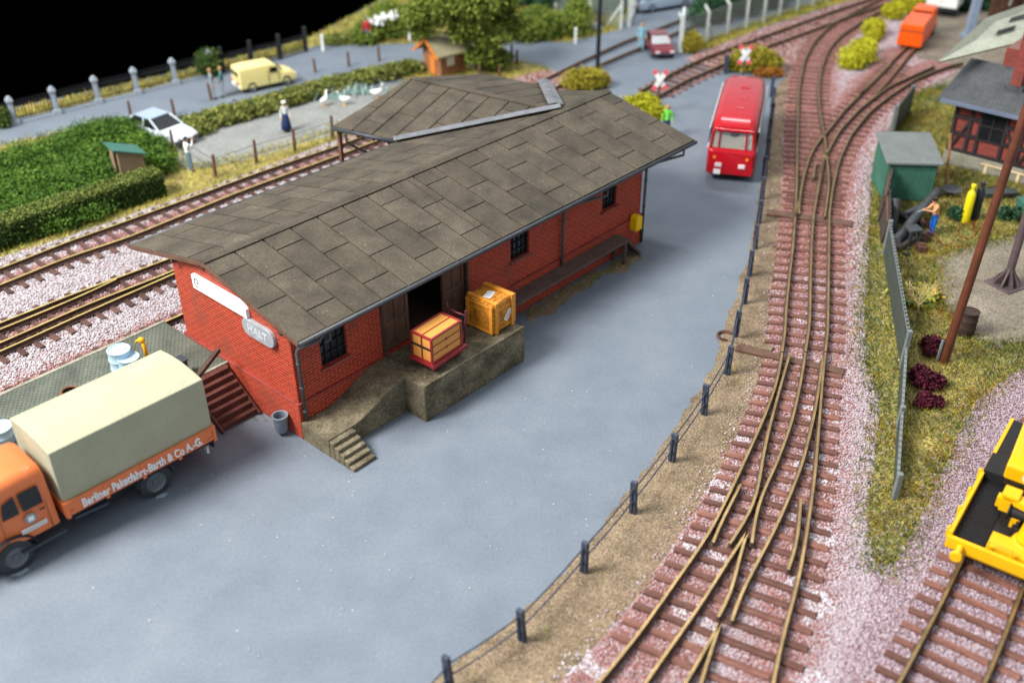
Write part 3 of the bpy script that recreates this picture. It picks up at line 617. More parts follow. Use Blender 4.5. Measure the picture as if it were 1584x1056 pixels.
stones('sand_grain', [px([(590, 1110), (700, 1034), (835, 929), (905, 850), (975, 760), (1035, 680), (1085, 606), (1112, 552), (1180, 560), (1150, 655), (1080, 785), (1000, 905), (870, 1050), (820, 1110)])], .03, pm('grain', (.26, .19, .12), .9, .35, 6, col2=(.42, .33, .22)), (.004, .02), .35, 'fine tan sand grains on the strip beside the wire fence')

# ------------------------------------------------------------------ railway tracks
ZS, ZR = .105, .285                                     # sleeper top, rail top
def rail_mesh(path, check=False):
    mb = MB(); P = smooth_path(path, .45); n = len(P); secs = [[], [], []]
    prof = [(-.075, 0), (.075, 0), (.075, .022), (.016, .04), (.016, .125), (.036, .14), (.036, .18), (-.036, .18), (-.036, .14), (-.016, .125), (-.016, .04), (-.075, .022)]
    k = len(prof); vs = []; fs = []; mi = []
    for i, p in enumerate(P):
        d = (P[min(i+1, n-1)]-P[max(i-1, 0)]); d.z = 0; d.normalize(); s = Vector((-d.y, d.x, 0))
        vs += [Vector((p.x, p.y, ZS))+s*a+Vector((0, 0, b)) for a, b in prof]
    for i in range(n-1):
        for j in range(k):
            fs.append((i*k+j, i*k+(j+1) % k, (i+1)*k+(j+1) % k, (i+1)*k+j)); mi.append(0 if j == 6 else 1)
    fs += [tuple(range(k-1, -1, -1)), tuple(range((n-1)*k, n*k))]; mi += [1, 1]
    mb.v = [tuple(v) for v in vs]; mb.t = [.5]*len(vs); mb.f = fs; mb.mi = mi
    return mb
SLEEP = {}
def sleeper_mesh(mat):
    if mat.name not in SLEEP:
        mb = MB(); mb.box((0, 0, -.06), (1, .22, .12), top=(.985, .86)); o = mb.build('sleeper', mat); SLEEP[mat.name] = o.data; bpy.data.objects.remove(o)
    return SLEEP[mat.name]
def chair_mesh():
    if 'chair' not in SLEEP:
        mb = MB(); mb.box((0, 0, .02), (.26, .15, .04), top=(.8, .8)); o = mb.build('c', M['rail_web']); SLEEP['chair'] = o.data; bpy.data.objects.remove(o)
    return SLEEP['chair']
def track(name, label, rails, main, ext=.6, step=.56, smat='sleeper', shiny=False, group=None, maxs=99, sl=True, pxc=True, jitter=.0):
    """rails: pixel traces of rail tops; main: the two outer rails that carry the sleepers"""
    t = thing(name, label, 'railway track', (0, 0, 0), 0, group)
    W = [[at(a, b, ZR) for a, b in r] for r in rails] if pxc else rails
    for r in W: rail_mesh(r).build('rail', [M['rail_shiny'] if shiny else M['rail'], M['rail_web']], t)
    if not sl: return t
    A, B = [smooth_path(W[i], .4) for i in main]
    n = 400; A = [A[min(len(A)-1, int(i*len(A)/n))] for i in range(n)]; B2 = B
    # mean line of the two outer rails
    mid = []
    for p in A:
        q = min(B2, key=lambda s: (s-p).length); mid.append((p+q)/2)
    mid = smooth_path(mid, step, 8); cnt = 0; rest = MB()
    def hit(path, p, s):
        best = None
        d = Vector((s.y, -s.x, 0))
        for a, b in zip(path, path[1:]):
            da, db = (a-p).dot(d), (b-p).dot(d)
            if da*db <= 0 and abs(da-db) > 1e-9:
                x = a.lerp(b, da/(da-db)); v = (x-p).dot(s)
                if best is None or abs(v) < abs(best): best = v
        return best
    A2 = smooth_path(W[main[0]], .4)
    for i in range(1, len(mid)-1):
        p = mid[i]; d = (mid[i+1]-mid[i-1]); d.z = 0; d.normalize(); s = Vector((-d.y, d.x, 0))
        h = [hit(A2, p, s), hit(B2, p, s)]
        if h[0] is None: h[0] = .72*(1 if h[1] is None or h[1] < 0 else -1)
        if h[1] is None: h[1] = -h[0]
        lo, hi = min(h)-ext, max(h)+ext
        if hi-lo > 4.6 or hi-lo < 1.6: continue
        c = p+s*(lo+hi)/2
        if cnt >= maxs: break
        o = bpy.data.objects.new('sleeper', sleeper_mesh(M[smat])); COL.objects.link(o); o.parent = t
        o.location = (c.x, c.y, ZS+rnd.uniform(-.006, .006)); o.rotation_euler = (rnd.uniform(-.03, .03), 0, math.atan2(s.y, s.x)+rnd.gauss(0, .012)); o.scale = (hi-lo, 1, 1); cnt += 1
        for path in W:
            v = hit([Vector(q) for q in path], p, s) if (path[0]-p).length < 200 else None
            if v is not None and lo < v < hi:
                q = p+s*v; rest.box((q.x, q.y, ZS+.016), (.24, .13, .03), rz=math.atan2(s.y, s.x), top=(.85, .85))
    if rest.v:
        ch = rest.build('rail_chair', M['rail_web'], t); ch['kind'] = 'stuff'
    return t
A_ = [(1210, 545), (1205, 577), (1199, 600), (1186, 636), (1172, 668), (1139, 740), (1100, 820), (1039, 907), (986, 982), (925, 1056), (880, 1110)]
B_ = [(1222, 547), (1215, 570), (1205, 605), (1194, 647), (1183, 690), (1176, 735), (1171, 767), (1156, 800), (1144, 818), (1129, 840)]
C_ = [(1246, 545), (1243, 567), (1236, 605), (1226, 650), (1203, 713), (1182, 757), (1173, 777), (1166, 813), (1163, 839)]
C2_ = [(1156, 822), (1145, 838), (1113, 886), (1100, 910), (1052, 979), (997, 1056), (965, 1105)]
D_ = [(1273, 552), (1263, 627), (1243, 713), (1219, 773), (1198, 820), (1145, 918), (1132, 959)]
W_ = [(1156, 822), (1150, 838), (1142, 870), (1135, 900), (1132, 918), (1111, 953)]
E_ = [(1277, 545), (1274, 567), (1269, 633), (1261, 733), (1249, 820), (1235, 900), (1212, 979), (1196, 1056), (1186, 1110)]
F_ = [(1239, 770), (1236, 817), (1235, 825), (1227, 868), (1219, 880)]
G_ = [(1146, 748), (1123, 793), (1105, 825), (1103, 838)]
H_ = [(1115, 960), (1097, 992), (1060, 1056), (1030, 1108)]
I_ = [(1115, 960), (1106, 985), (1084, 1056), (1070, 1105)]
track('switch_track', 'rust brown double switch track curving to the bottom edge beside the wire fence', [A_, E_, B_, C_, C2_, D_, W_, F_, G_, H_, I_], (0, 1), .62, .56)
K_ = [(1236, 307), (1233, 320), (1230, 335), (1227, 380), (1221, 430), (1216, 480), (1215, 511), (1210, 543)]
L_ = [(1259, 330), (1256, 367), (1254, 430), (1253, 500), (1246, 543)]
N_ = [(1283, 330), (1282.5, 380), (1282, 430), (1281, 480), (1281, 511), (1277, 543)]
track('track', 'straight three rail track between the sand strip and the lilac ballast', [K_, N_, L_], (0, 1), .62, .62)
# upper switch: one branch straight on past the bus, one off to the right
a1 = [(1380, -12), (1330, 14), (1285, 38), (1258, 65), (1243, 95), (1235, 140), (1234, 180), (1233, 240), (1233, 280), (1230, 335)]
a2 = [(1440, -17), (1390, 2), (1340, 28), (1300, 55), (1282, 75), (1270, 105), (1266, 140), (1269, 180), (1274, 200), (1279, 240), (1283, 285), (1276, 335)]
b1 = [(1377, 99), (1337, 139), (1304, 172), (1276, 208), (1269, 213), (1253, 240), (1243, 273), (1237, 305), (1236, 330)]
b2 = [(1446, 101), (1375, 133), (1329, 168), (1298, 202), (1285, 225), (1274, 247), (1266, 290), (1259, 330)]
b3 = [(1490, 96), (1462, 103), (1417, 121), (1377, 147), (1345, 172), (1316, 208), (1298, 247), (1288, 290), (1283, 330)]
track('branch_track', 'track bending off right towards the orange van from the upper switch', [b1, b3, b2, [(1262, 250), (1258, 275)], [(1275, 238), (1268, 272)]], (0, 1), .6, .68)
track('far_track', 'left branch of the upper switch curving away past the red bus', [a1, a2], (0, 1), .6, .68)
track('van_track', 'short faint track ending under the orange van', [[(1330, 146), (1343, 131), (1393, 81), (1425, 50)], [(1358, 142), (1377, 121), (1408, 82), (1440, 48)]], (0, 1), .5, .65, smat='sleeper')
track('crane_track', 'track under the yellow crane wagon at the right edge', [[(1352, 1120), (1392, 1054), (1464, 917), (1487, 867), (1560, 735), (1620, 640), (1690, 540)], [(1490, 1120), (1524, 1056), (1561, 967), (1581, 910), (1650, 790), (1740, 640), (1800, 560)]], (0, 1), .62, .55, smat='sleeper')
t1a = [(-300, 517.5), (-120, 456), (0, 415), (100, 375), (180, 347), (300, 303), (400, 266), (527, 223), (640, 180), (760, 140)]
t1b = [(-300, 555.0), (-120, 486), (0, 440), (100, 399), (200, 366), (367, 297), (527, 238), (640, 195), (780, 143)]
track('station_track', 'outermost station track beside the grass verge behind the shed', [t1a, t1b], (0, 1), .6, .62, smat='sleeper_dark', shiny=True)
t2a = [(-300, 614.0), (-120, 545), (0, 499), (100, 459), (247, 405), (400, 345), (560, 280)]
t2b = [(-300, 665.5), (-120, 592), (0, 543), (130, 484), (267, 424), (420, 352), (580, 275)]
t2c = [(-300, 645.0), (-120, 576), (0, 530), (130, 472), (267, 419), (420, 345)]
t2d = [(-300, 621.5), (-120, 554), (0, 509), (90, 472), (150, 446), (180, 431)]
track('middle_track', 'middle station track with paired brassy rails left of the shed gable', [t2a, t2b, t2c, t2d], (0, 1), .6, .6, smat='sleeper_dark', shiny=True)
t3a = [(-300, 742.0), (-120, 664), (0, 612), (140, 548), (283, 485), (400, 430), (520, 375)]
t3b = [a for a in t3a]
W3 = [at(a, b, ZR) for a, b in t3a]; dd = (W3[3]-W3[1]).normalized(); off = Vector((dd.y, -dd.x, 0))*1.44
track('platform_track', 'station track running along the edge of the cobbled platform', [W3, [p+off for p in W3]], (0, 1), .6, .6, smat='sleeper_dark', shiny=True, pxc=False)
track('rear_track', 'pair of rails crossing the road behind the tree towards the gate', [[(800, 145), (830, 128), (890, 98), (960, 66), (1042, 34), (1120, 5)], [(846, 142), (880, 122), (930, 98), (990, 73), (1060, 44), (1140, 14)]], (0, 1), .4, .7, sl=False)
track('siding_track', 'siding rails crossing the road towards the chain link fence', [[(990, 140), (1040, 112), (1091, 88), (1180, 56), (1280, 20), (1380, -14)], [(1010, 152), (1060, 124), (1125, 96), (1200, 66), (1280, 37), (1390, -2)]], (0, 1), .5, .7)
# cable duct across the strip under the rails, open pit at its end
t = thing('cable_duct', 'brown wooden cable trough crossing the sand strip under the rails', 'cable trough', (0, 0, 0))
a, b = at(1138, 540), at(1305, 578); MB().bar(a+Vector((0, 0, .05)), b+Vector((0, 0, .05)), .34, .11).build('trough', M['wood_brown'], t, bevel=.01)
MB().bar(at(1120, 523)+Vector((0, 0, .05)), at(1195, 543)+Vector((0, 0, .05)), .3, .13).build('cover', M['sand'], t, bevel=.03)
m = MB(); m.lathe([(.30, .02), (.32, .09), (.25, .10), (.22, .03), (.30, .02)], 12, at(1122, 521), cap=False); m.build('rim', M['rust'], t)
t = thing('switch_rod', 'brown wooden tie plate crossing under the rails below the red bus', 'switch rod', (0, 0, 0))
a, b = at(1186, 331), at(1318, 350); MB().bar(a+Vector((0, 0, .07)), b+Vector((0, 0, .07)), .5, .12).build('plate', M['wood_brown'], t, bevel=.01)

# ------------------------------------------------------------------ goods shed (local x along the ridge, y to the back)
shed = thing('goods_shed', 'long red brick goods shed with grey brown slab roof', 'goods shed', O0, YAW)
LW, DW, HE, HR, RV, ZP = 17.24, 6.07, 3.83, 4.80, 3.82, 1.25
X0, X1, Y0, Y1 = -.14, 19.67, -.61, 8.165
WZ = HE-.14
# walls: front wall pieces around openings so that doors and windows are real holes
def wall_pieces(mb, openings, length, y0, y1, z0, z1):
    xs = sorted({0, length, *[a for o in openings for a in o[:2]]})
    for a, b in zip(xs, xs[1:]):
        op = [o for o in openings if o[0] <= a+1e-6 and o[1] >= b-1e-6]
        if not op: mb.box(((a+b)/2, (y0+y1)/2, (z0+z1)/2), (b-a, y1-y0, z1-z0))
        else:
            o = op[0]
            if o[2] > z0+.001: mb.box(((a+b)/2, (y0+y1)/2, (z0+o[2])/2), (b-a, y1-y0, o[2]-z0))
            if o[3] < z1-.001: mb.box(((a+b)/2, (y0+y1)/2, (z1+o[3])/2), (b-a, y1-y0, z1-o[3]))
WIN = [(1.0, 2.0, 2.05, 3.42), (9.40, 10.36, 2.22, 3.42), (14.57, 15.44, 2.28, 3.45)]
DOOR = (3.5, 7.2, 1.31, 3.62)
m = MB(); wall_pieces(m, WIN+[DOOR], LW-.16, .08, .33, 0.02, WZ)
m.v = [(x+.08, y, z) for x, y, z in m.v]
slope = (HR-HE)/(RV-Y0)
def roofz(y): return HE+(y-Y0)*slope if y < RV else HR-(y-RV)*(HR-HE)/(Y1-RV)
gab = [(.33, 0), (DW-.08, 0), (DW-.08, roofz(DW)-.16), (RV, HR-.16), (.33, roofz(.33)-.16)]
m.prism(gab, .08, .33, lambda p, q, r: (r, p, q)); m.prism(gab, LW-.33, LW-.08, lambda p, q, r: (r, p, q))
m.box((LW/2, DW-.2, WZ/2), (LW-.67, .24, WZ))
m.build('wall', M['brick'], shed)
m = MB(); m.box((LW/2, .12, 1.22/2+.02), (LW, .24, 1.22)); m.box((.12, DW/2+.12, 1.22/2+.02), (.24, DW-.24, 1.22)); m.box((LW-.12, DW/2+.12, .63), (.24, DW-.24, 1.22))
m.build('plinth', M['brick'], shed, bevel=.012)
m = MB(); m.box((LW/2, .09, 1.26), (LW+.03, .19, .05)); m.box((.09, DW/2+.1, 1.26), (.19, DW-.2, .05)); m.build('plinth_ledge', M['brick_dark'], shed, bevel=.015)
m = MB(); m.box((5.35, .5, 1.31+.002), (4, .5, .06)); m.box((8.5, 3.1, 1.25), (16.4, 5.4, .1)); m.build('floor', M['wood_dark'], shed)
m = MB(); m.box((8.5, 1.9, 2.4), (14, .1, 2.2)); m.build('shade_panel', M['chassis'], shed)  # black panel added behind the doorway, its colour standing in for interior shade
# windows: dark panes behind an iron grid
for (a, b, c, d) in WIN:
    m = MB(); m.box(((a+b)/2+.08, .235, (c+d)/2), (b-a+.02, .03, d-c+.02)); pane = m.build('window', M['glass_dark'], shed)
    m = MB()
    for i in range(5): m.bar((a+.08+(b-a)*i/4, .19, c), (a+.08+(b-a)*i/4, .19, d), .05 if i in (0, 4) else .035, .05, up=(0, 1, 0))
    for j in range(5): m.bar((a+.05, .186, c+(d-c)*j/4), (b+.11, .186, c+(d-c)*j/4), .05, .035)
    m.build('window_grid', M['iron_black'], pane)
    m = MB(); m.box(((a+b)/2+.08, .06, c-.04), (b-a+.16, .16, .07)); m.build('sill', M['brick_dark'], pane)
# sliding door leaves standing open on both sides of the dark opening
for (a, b, nm) in ((3.54, 4.62, 'door_leaf'), (6.14, 7.16, 'door_leaf')):
    m = MB(); m.box(((a+b)/2+.08, .215, 2.45), (b-a, .05, 2.26)); lf = m.build(nm, M['wood_brown'], shed)
    m = MB()
    for x in (a+.07, (a+b)/2, b-.07): m.box((x+.08, .168, 2.45), (.12, .045, 2.24))
    for z in (1.42, 2.30, 3.48): m.box(((a+b)/2+.08, .164, z), (b-a-.02, .038, .14))
    m.build('rail_frame', M['wood_brown'], lf, bevel=.008)
m = MB(); m.box((5.38, .07, 3.66), (3.9, .12, .10)); m.box((3.5, .07, 2.45), (.10, .10, 2.3)); m.box((7.28, .07, 2.45), (.10, .10, 2.3)); m.build('door_track', M['wood_dark'], shed)
# roof slabs, every felt sheet a slightly lifted plate
def slab_roof(name, o, ex, ey, lx, ly, cw, cl, clip=None, parent=shed, flip=False):
    """o corner, ex along the eave, ey up the slope; sheets cw wide and cl long laid up the slope with staggered joints"""
    mb = MB(); o, ex, ey = Vector(o), Vector(ex).normalized(), Vector(ey).normalized(); nz = ex.cross(ey).normalized()
    if nz.z < 0: nz = -nz
    g = .018; rg = random.Random(len(name)*7+int(lx*10)); k = 0; x = 0.
    while x < lx-.02:
        x2 = min(lx, x+cw); y = -cl*(.5 if k % 2 else 0)-.05*rg.random()
        while y < ly-.02:
            y2 = y+cl; a, b = max(0, y), min(ly, y2)
            if b-a > .06:
                poly = [(x+g*1.6, a+g), (x2-g*1.6, a+g), (x2-g*1.6, b-g), (x+g*1.6, b-g)]
                if clip: poly = clip_poly(poly, clip)
                if len(poly) > 2:
                    mb.tone = rg.random(); lift = .014+.012*rg.random(); tl = [rg.uniform(-.006, .006) for _ in poly]
                    mb.prism([(p, q) for p, q in poly], -.03, lift, lambda p, q, r: o+ex*p+ey*q+nz*r)
            y = y2
        x = x2; k += 1
    return mb
def clip_poly(poly, clip):
    def side(p, a, b): return (b[0]-a[0])*(p[1]-a[1])-(b[1]-a[1])*(p[0]-a[0])
    out = poly
    for a, b in zip(clip, clip[1:]+clip[:1]):
        src, out = out, []
        for p, q in zip(src, src[1:]+src[:1]):
            sp, sq = side(p, a, b), side(q, a, b)
            if sp >= 0: out.append(p)
            if sp*sq < 0: t = sp/(sp-sq); out.append((p[0]+(q[0]-p[0])*t, p[1]+(q[1]-p[1])*t))
        if not out: break
    return out
front_v = Vector((0, RV-Y0, HR-HE)); back_v = Vector((0, RV-Y1, HR-HE))
mb = slab_roof('front', (X0, Y0, HE), (1, 0, 0), front_v, X1-X0, front_v.length, 1.06, 1.84); mb.tone = .35
mb.prism([(Y0+.02, HE-.13), (Y0+.02, HE-.035), (RV, HR-.035), (RV, HR-.13)], X0+.02, X1-.02, lambda p, q, r: (r, p, q))
mb.build('roof_front', M['roof_slab'], shed, bevel=.006, seg=1)
mb = slab_roof('back', (X0, Y1, HE), (1, 0, 0), back_v, X1-X0, back_v.length, 1.06, 1.84); mb.tone = .35
mb.prism([(Y1-.02, HE-.13), (Y1-.02, HE-.035), (RV, HR-.035), (RV, HR-.13)], X0+.02, X1-.02, lambda p, q, r: (r, p, q))
mb.build('roof_back', M['roof_slab'], shed, bevel=.006, seg=1)
m = MB(); m.tone = .2
m.prism([(RV-.2, HR-.01), (RV-.2, HR+.025), (RV, HR+.065), (RV+.2, HR+.025), (RV+.2, HR-.01)], X0-.01, X1+.01, lambda p, q, r: (r, p, q)); m.box((X0+.1, RV, HR-.05), (.1, .1, .05)); m.t[-1] = .5; m.build('ridge_cap', M['roof_slab'], shed, bevel=.01)
# barge boards on the gables
for xx, nm in ((X0+.03, 'barge_board'), (X1-.03, 'barge_board')):
    m = MB()
    m.bar((xx, Y0-.01, HE-.09), (xx, RV, HR-.09), .06, .14); m.bar((xx, RV, HR-.09), (xx, Y1+.01, HE-.09), .06, .14); m.build(nm, M['wood_brown'], shed, bevel=.008)
for xx in (.0, LW+.3, LW+1.6):
    for y in (.2, RV, 5.6): m = MB(); m.box((xx, y, roofz(y)-.22), (.3, .12, .12)); m.build('rafter', M['wood_dark'], shed)
# gutters and downpipes
m = MB(); m.tube([(X0+.02, Y0-.06, HE-.04), (X1-.02, Y0-.06, HE-.08)], .075, 8); m.build('gutter', M['gutter'], shed, smooth=True)
m = MB(); m.tube([(X0+.02, Y1+.06, HE-.04), (11, Y1+.06, HE-.06)], .075, 8); m.build('gutter', M['gutter'], shed, smooth=True)
def downpipe(pts, r=.055):
    mb = MB(); mb.tube(pts, r, 8)
    for a, b in zip(pts[-2:], pts[-1:]):
        for f in (.15, .5, .85):
            q = Vector(a).lerp(Vector(b), f); mb.cyl(q+Vector((0, 0, -.03)), q+Vector((0, 0, .03)), r*1.35, n=8)
    return mb.build('downpipe', M['pipe_grey'], shed, smooth=True)
downpipe([(.75, -.62, HE-.12), (.72, -.5, HE-.35), (.20, -.07, HE-.62), (.17, -.06, HE-.75), (.17, -.07, .66)])
m = MB(); m.tube([(.95, -.66, HE-.10), (.95, -.66, HE-.38), (.78, -.6, HE-.42)], .05, 8); m.build('gutter_outlet', M['gutter'], shed, smooth=True)
downpipe([(14.0, -.62, HE-.1), (13.95, -.62, HE-.42), (12.5, -.12, HE-.46), (12.2, -.06, HE-.6), (12.12, -.05, .5)])
downpipe([(18.9, -.62, HE-.1), (18.9, -.62, HE-.40), (17.45, -.12, HE-.46), (17.22, -.06, HE-.6), (17.2, -.06, .05)])
m = MB(); m.box((13.4, -.05, 3.5), (2.4, .05, .14)); m.build('fascia', M['white_dull'], shed)
# cross wing at the back with its own roof and lead valleys
RI, RO, EO, EI = Vector((16.5, 4.15, 4.79)), Vector((15.35, 11.15, 4.82)), Vector((11.0, 11.35, 3.84)), Vector((11.7, 8.25, 3.84))
ROx, EOx, EIx = RO, Vector((20.0, 11.0, 3.84)), Vector((20.6, 8.25, 3.84))
def plane_roof(name, RI, RO, EO, EI, par):
    ey = (RO-EO); ex = (RI-RO); ex.normalize(); eyn = ey-ex*ey.dot(ex); ln = eyn.length; eyn.normalize()
    f = lambda P: ((P-EO).dot(ex), (P-EO).dot(eyn))
    cl = [f(EO), f(EI), f(RI), f(RO)]
    ar = sum(cl[i][0]*cl[(i+1) % 4][1]-cl[(i+1) % 4][0]*cl[i][1] for i in range(4))
    if ar < 0: cl = cl[::-1]
    xs = [c[0] for c in cl]; x0 = min(xs)
    cl2 = [(a-x0, b) for a, b in cl]
    mb = slab_roof(name, EO+ex*x0, ex, eyn, max(xs)-x0, ln, 1.0, 1.84, clip=cl2); mb.tone = .35
    nz = ex.cross(eyn); nz = nz if nz.z > 0 else -nz
    P = [EO, EI, RI, RO]; mb.add([p-nz*.035 for p in P]+[p-nz*.13 for p in P], [(0, 1, 2, 3), (7, 6, 5, 4)]+[(i, (i+1) % 4, 4+(i+1) % 4, 4+i) for i in range(4)])
    return mb.build(name, M['roof_slab'], par)
plane_roof('wing_roof', RI, RO, EO, EI, shed); plane_roof('wing_roof', RI, RO, EOx, EIx, shed)
m = MB(); m.bar(RO+Vector((0, .02, .02)), RI+Vector((0, -.02, .03)), .3, .07); m.t[-1] = .4; m.build('wing_ridge_cap', M['roof_slab'], shed, bevel=.015)
m = MB(); m.bar(Vector((8.02, Y0+.02, HE+.03)), Vector((8.02, RV-.2, HR-.01)), .035, .02); m.build('roof_seam', M['wood_dark'], shed)
def strip(a, b, wd, mat, name, up=.06):
    a, b = Vector(a), Vector(b); d = (b-a).normalized(); mb = MB(); s = d.cross(Vector((0, 0, 1))).normalized(); seg = 14
    for i in range(seg):
        p, q = a.lerp(b, i/seg), a.lerp(b, (i+1)/seg); j = .012*math.sin(i*2.1)
        mb.add([p-s*wd/2+Vector((0, 0, up*.2)), q-s*wd/2+Vector((0, 0, up*.2)), q+Vector((0, 0, up+j)), p+Vector((0, 0, up+j)), q+s*wd/2+Vector((0, 0, up*.5)), p+s*wd/2+Vector((0, 0, up*.5))], [(0, 1, 2, 3), (3, 2, 4, 5)])
    return mb.build(name, mat, shed)
o = strip(Vector((11.55, 8.25, 3.95)), Vector((16.75, 4.0, 4.92)), .52, M['zinc'], 'valley_flashing', .09)
o = strip(Vector((20.8, 8.3, 3.95)), Vector((16.75, 4.2, 4.92)), .62, M['zinc'], 'valley_flashing', .09)
for q in shed.children:
    if q.name.startswith('valley'):
        sm = q.modifiers.new('Solidify', 'SOLIDIFY'); sm.thickness = .02
m = MB(); m.box((15.8, 7.6, 1.9), (7.4, 3.1, 3.78)); m.prism([(12.1, 3.78), (19.5, 3.78), (15.5, 4.66)], 8.9, 9.15, lambda p, q, r: (p, r, q)); m.build('wing_wall', M['brick'], shed)
m = MB(); m.tube([EO+Vector((-.05, .0, -.06)), EI+Vector((-.05, .1, -.06))], .085, 8); m.build('gutter', M['gutter'], shed, smooth=True)
m = MB(); m.tube([(11.02, 10.6, 3.7), (11.05, 10.55, 3.3), (11.3, 9.2, 3.05), (12.0, 9.18, 3.0), (12.04, 9.2, 2.2), (12.04, 9.2, 1)], .06, 8); m.build('downpipe', M['iron_black'], shed, smooth=True)
m = MB(); m.bar((11.2, 11.2, 3.7), (11.2, 11.2, .0), .14, .14); m.bar((19.8, 10.9, 3.7), (19.8, 10.9, .0), .14, .14)
m.build('canopy_post', M['post_brown'], shed)
m = MB()
for f in (.12, .38, .62, .86):
    q = EO.lerp(EI, f); m.bar(q+Vector((.03, 0, -.2)), q+Vector((.7, 0, -.04)), .12, .12)
m.build('rafter_end', M['wood_dark'], shed)

# concrete loading ramp with stairs at its near end
ramp = thing('loading_ramp', 'weathered concrete loading ramp with a sloping end and stairs', 'loading ramp', O0, YAW)
m = MB(); PH = 1.31
m.prism([(3.08, -2.174), (7.68, -2.174), (7.68, -.004), (3.08, -.004)], 0, PH, mat=0)
def ramp_z(x): 
    t = max(0, min(1, (x-.9)/2.2)); return .66+(PH-.66)*(t*t*(3-2*t))
xs = [0, .3, .62, .9, 1.2, 1.5, 1.8, 2.1, 2.4, 2.7, 3.09]
tp = [(x, ramp_z(x)) for x in xs]
m.prism([(0, 0)]+[(3.09, 0)]+tp[::-1], -1.299, -.004, lambda p, q, r: (p, r, q))
m.build('platform', M['concrete'], ramp, bevel=.035)
m = MB(); n = 5
for i in range(n):
    y1 = -1.299-(1.04/n)*i; hgt = .66-(.62/n)*i-.04
    m.box((.45, y1-(1.04/n)/2+.001, hgt/2), (.88-.004*i, 1.04/n, hgt))
m.build('stair', M['concrete'], ramp, bevel=.03)
m = MB(); m.box((5.38, -2.11, PH+.02), (4.6, .12, .03)); m.build('edge_strip', M['concrete'], ramp, bevel=.01)
# plank walkway along the wall
wk = thing('plank_walkway', 'long brown plank walkway on brackets along the shed wall', 'walkway', O0, YAW)
m = MB(); m.box((11.65, -.36, 1.0), (7.7, .68, .10)); m.build('deck', M['deck_brown'], wk, bevel=.012)
for i in range(9):
    m = MB(); x = 8.2+i*.9; m.bar((x, -.62, .92), (x, -.05, .92), .1, .1); m.bar((x, -.6, .9), (x, -.05, .42), .08, .08); m.build('bracket', M['deck_brown'], wk)
m = MB(); m.bar((15.42, -.36, 1.0), (16.35, -.36, .05), .62, .1); m.build('gangplank', M['deck_brown'], wk, bevel=.012)
m = MB(); m.bar((15.3, -.62, .93), (15.3, -.62, 0), .1, .1); m.bar((15.3, -.1, .93), (15.3, -.1, 0), .1, .1); m.build('post', M['deck_brown'], wk)

# signs, bin and letter box on the shed walls
sg = thing('name_board', 'white board with a round emblem high on the brick gable', 'sign', sh(-.003, 3.36, 3.78), YAW)
m = MB(); m.prism([(-1.42, -.25), (1.36, -.25), (1.36, .23), (-1.2, .23), (-1.42, .05)], -.05, 0.08, lambda p, q, r: (r, p, q)); m.build('panel', M['white'], sg, bevel=.008)
def gm(y, z): return frame_mtx((-.056, y, z), (0, -1, 0), (0, 0, 1))
m = MB()
for i in range(16):
    a0, a1 = R(25+i*17), R(25+(i+1)*17)
    m.bar((-.056, 1.1-.13*math.cos(a0), .02+.13*math.sin(a0)), (-.056, 1.1-.13*math.cos(a1), .02+.13*math.sin(a1)), .03, .012, up=(1, 0, 0))
m.bar((-.056, 1.12, .02), (-.056, .99, .02), .012, .03); m.build('emblem', M['ink'], sg)
m = MB(); m.cyl((-.052, 1.1, .02), (-.057, 1.1, .02), .055, n=10); m.build('emblem_dot', M['sign_pink'], sg)
m = MB(); rg = random.Random(3); y = .84
while y > -1.15:
    wd = rg.uniform(.05, .10); 
    if rg.random() > .3:
        m.box((-.053, y-wd/2, -.0), (.006, .010, .05)); m.box((-.053, y-wd/2-.02, rg.choice((-.045, 0, .045))), (.006, .035, .012))
    y -= wd+.04
m.build('faint_lettering', M['ink_grey'], sg)
pl = thing('halt_plate', 'grey oval metal plate with raised letters below the white board', 'sign', sh(-.0, 1.5, 3.22), YAW)
m = MB(); pts = []
for a in range(0, 181, 20): pts.append((.48+.30*math.cos(R(a-90)), .30*math.sin(R(a-90))))
for a in range(0, 181, 20): pts.append((-.48+.30*math.cos(R(a+90)), .30*math.sin(R(a+90))))
m.prism(pts, -.05, .08, lambda p, q, r: (r, p, q)); m.build('plate', M['steel_grey'], pl, bevel=.02)
M['raised_grey'] = pm('raised_grey', (.50, .52, .55), .35, .1)
text_mesh('HALT', .34, M['raised_grey'], pl, frame_mtx((-.055, 0, -.01), (0, -1, 0), (0, 0, 1)), 'raised_letter', .006, .008, 1.15)
bn = thing('litter_bin', 'small blue grey litter bin hanging on the brick gable corner', 'bin', sh(-.24, .70, .12), YAW)
m = MB(); m.lathe([(.17, 0), (.19, .05), (.235, .52), (.255, .55), (.255, .60), (.20, .60), (.19, .36)], 18); m.build('bucket', M['bin'], bn, smooth=False, bevel=.01)
m = MB(); m.lathe([(.0, .352), (.175, .356), (.0, .36)], 14); m.build('inside', M['rubber'], bn)
mb_ = thing('letter_box', 'yellow letter box on the far front corner of the shed', 'letter box', sh(16.6, -.16, 1.15), YAW)
m = MB(); m.box((0, 0, 0), (.40, .34, .56)); m.prism([(-.19, .27), (.19, .27), (.10, .36), (-.10, .36)], -.17, .17, lambda p, q, r: (r, p, q) if 0 else (p, r, q)); m.build('box', M['yellow'], mb_, bevel=.03)
m = MB(); m.box((.206, -.02, -.02), (.01, .16, .15)); m.build('notice', M['white'], mb_)

# ------------------------------------------------------------------ freight on the ramp
def local_at(u, v, z): return sh(u, v, z)
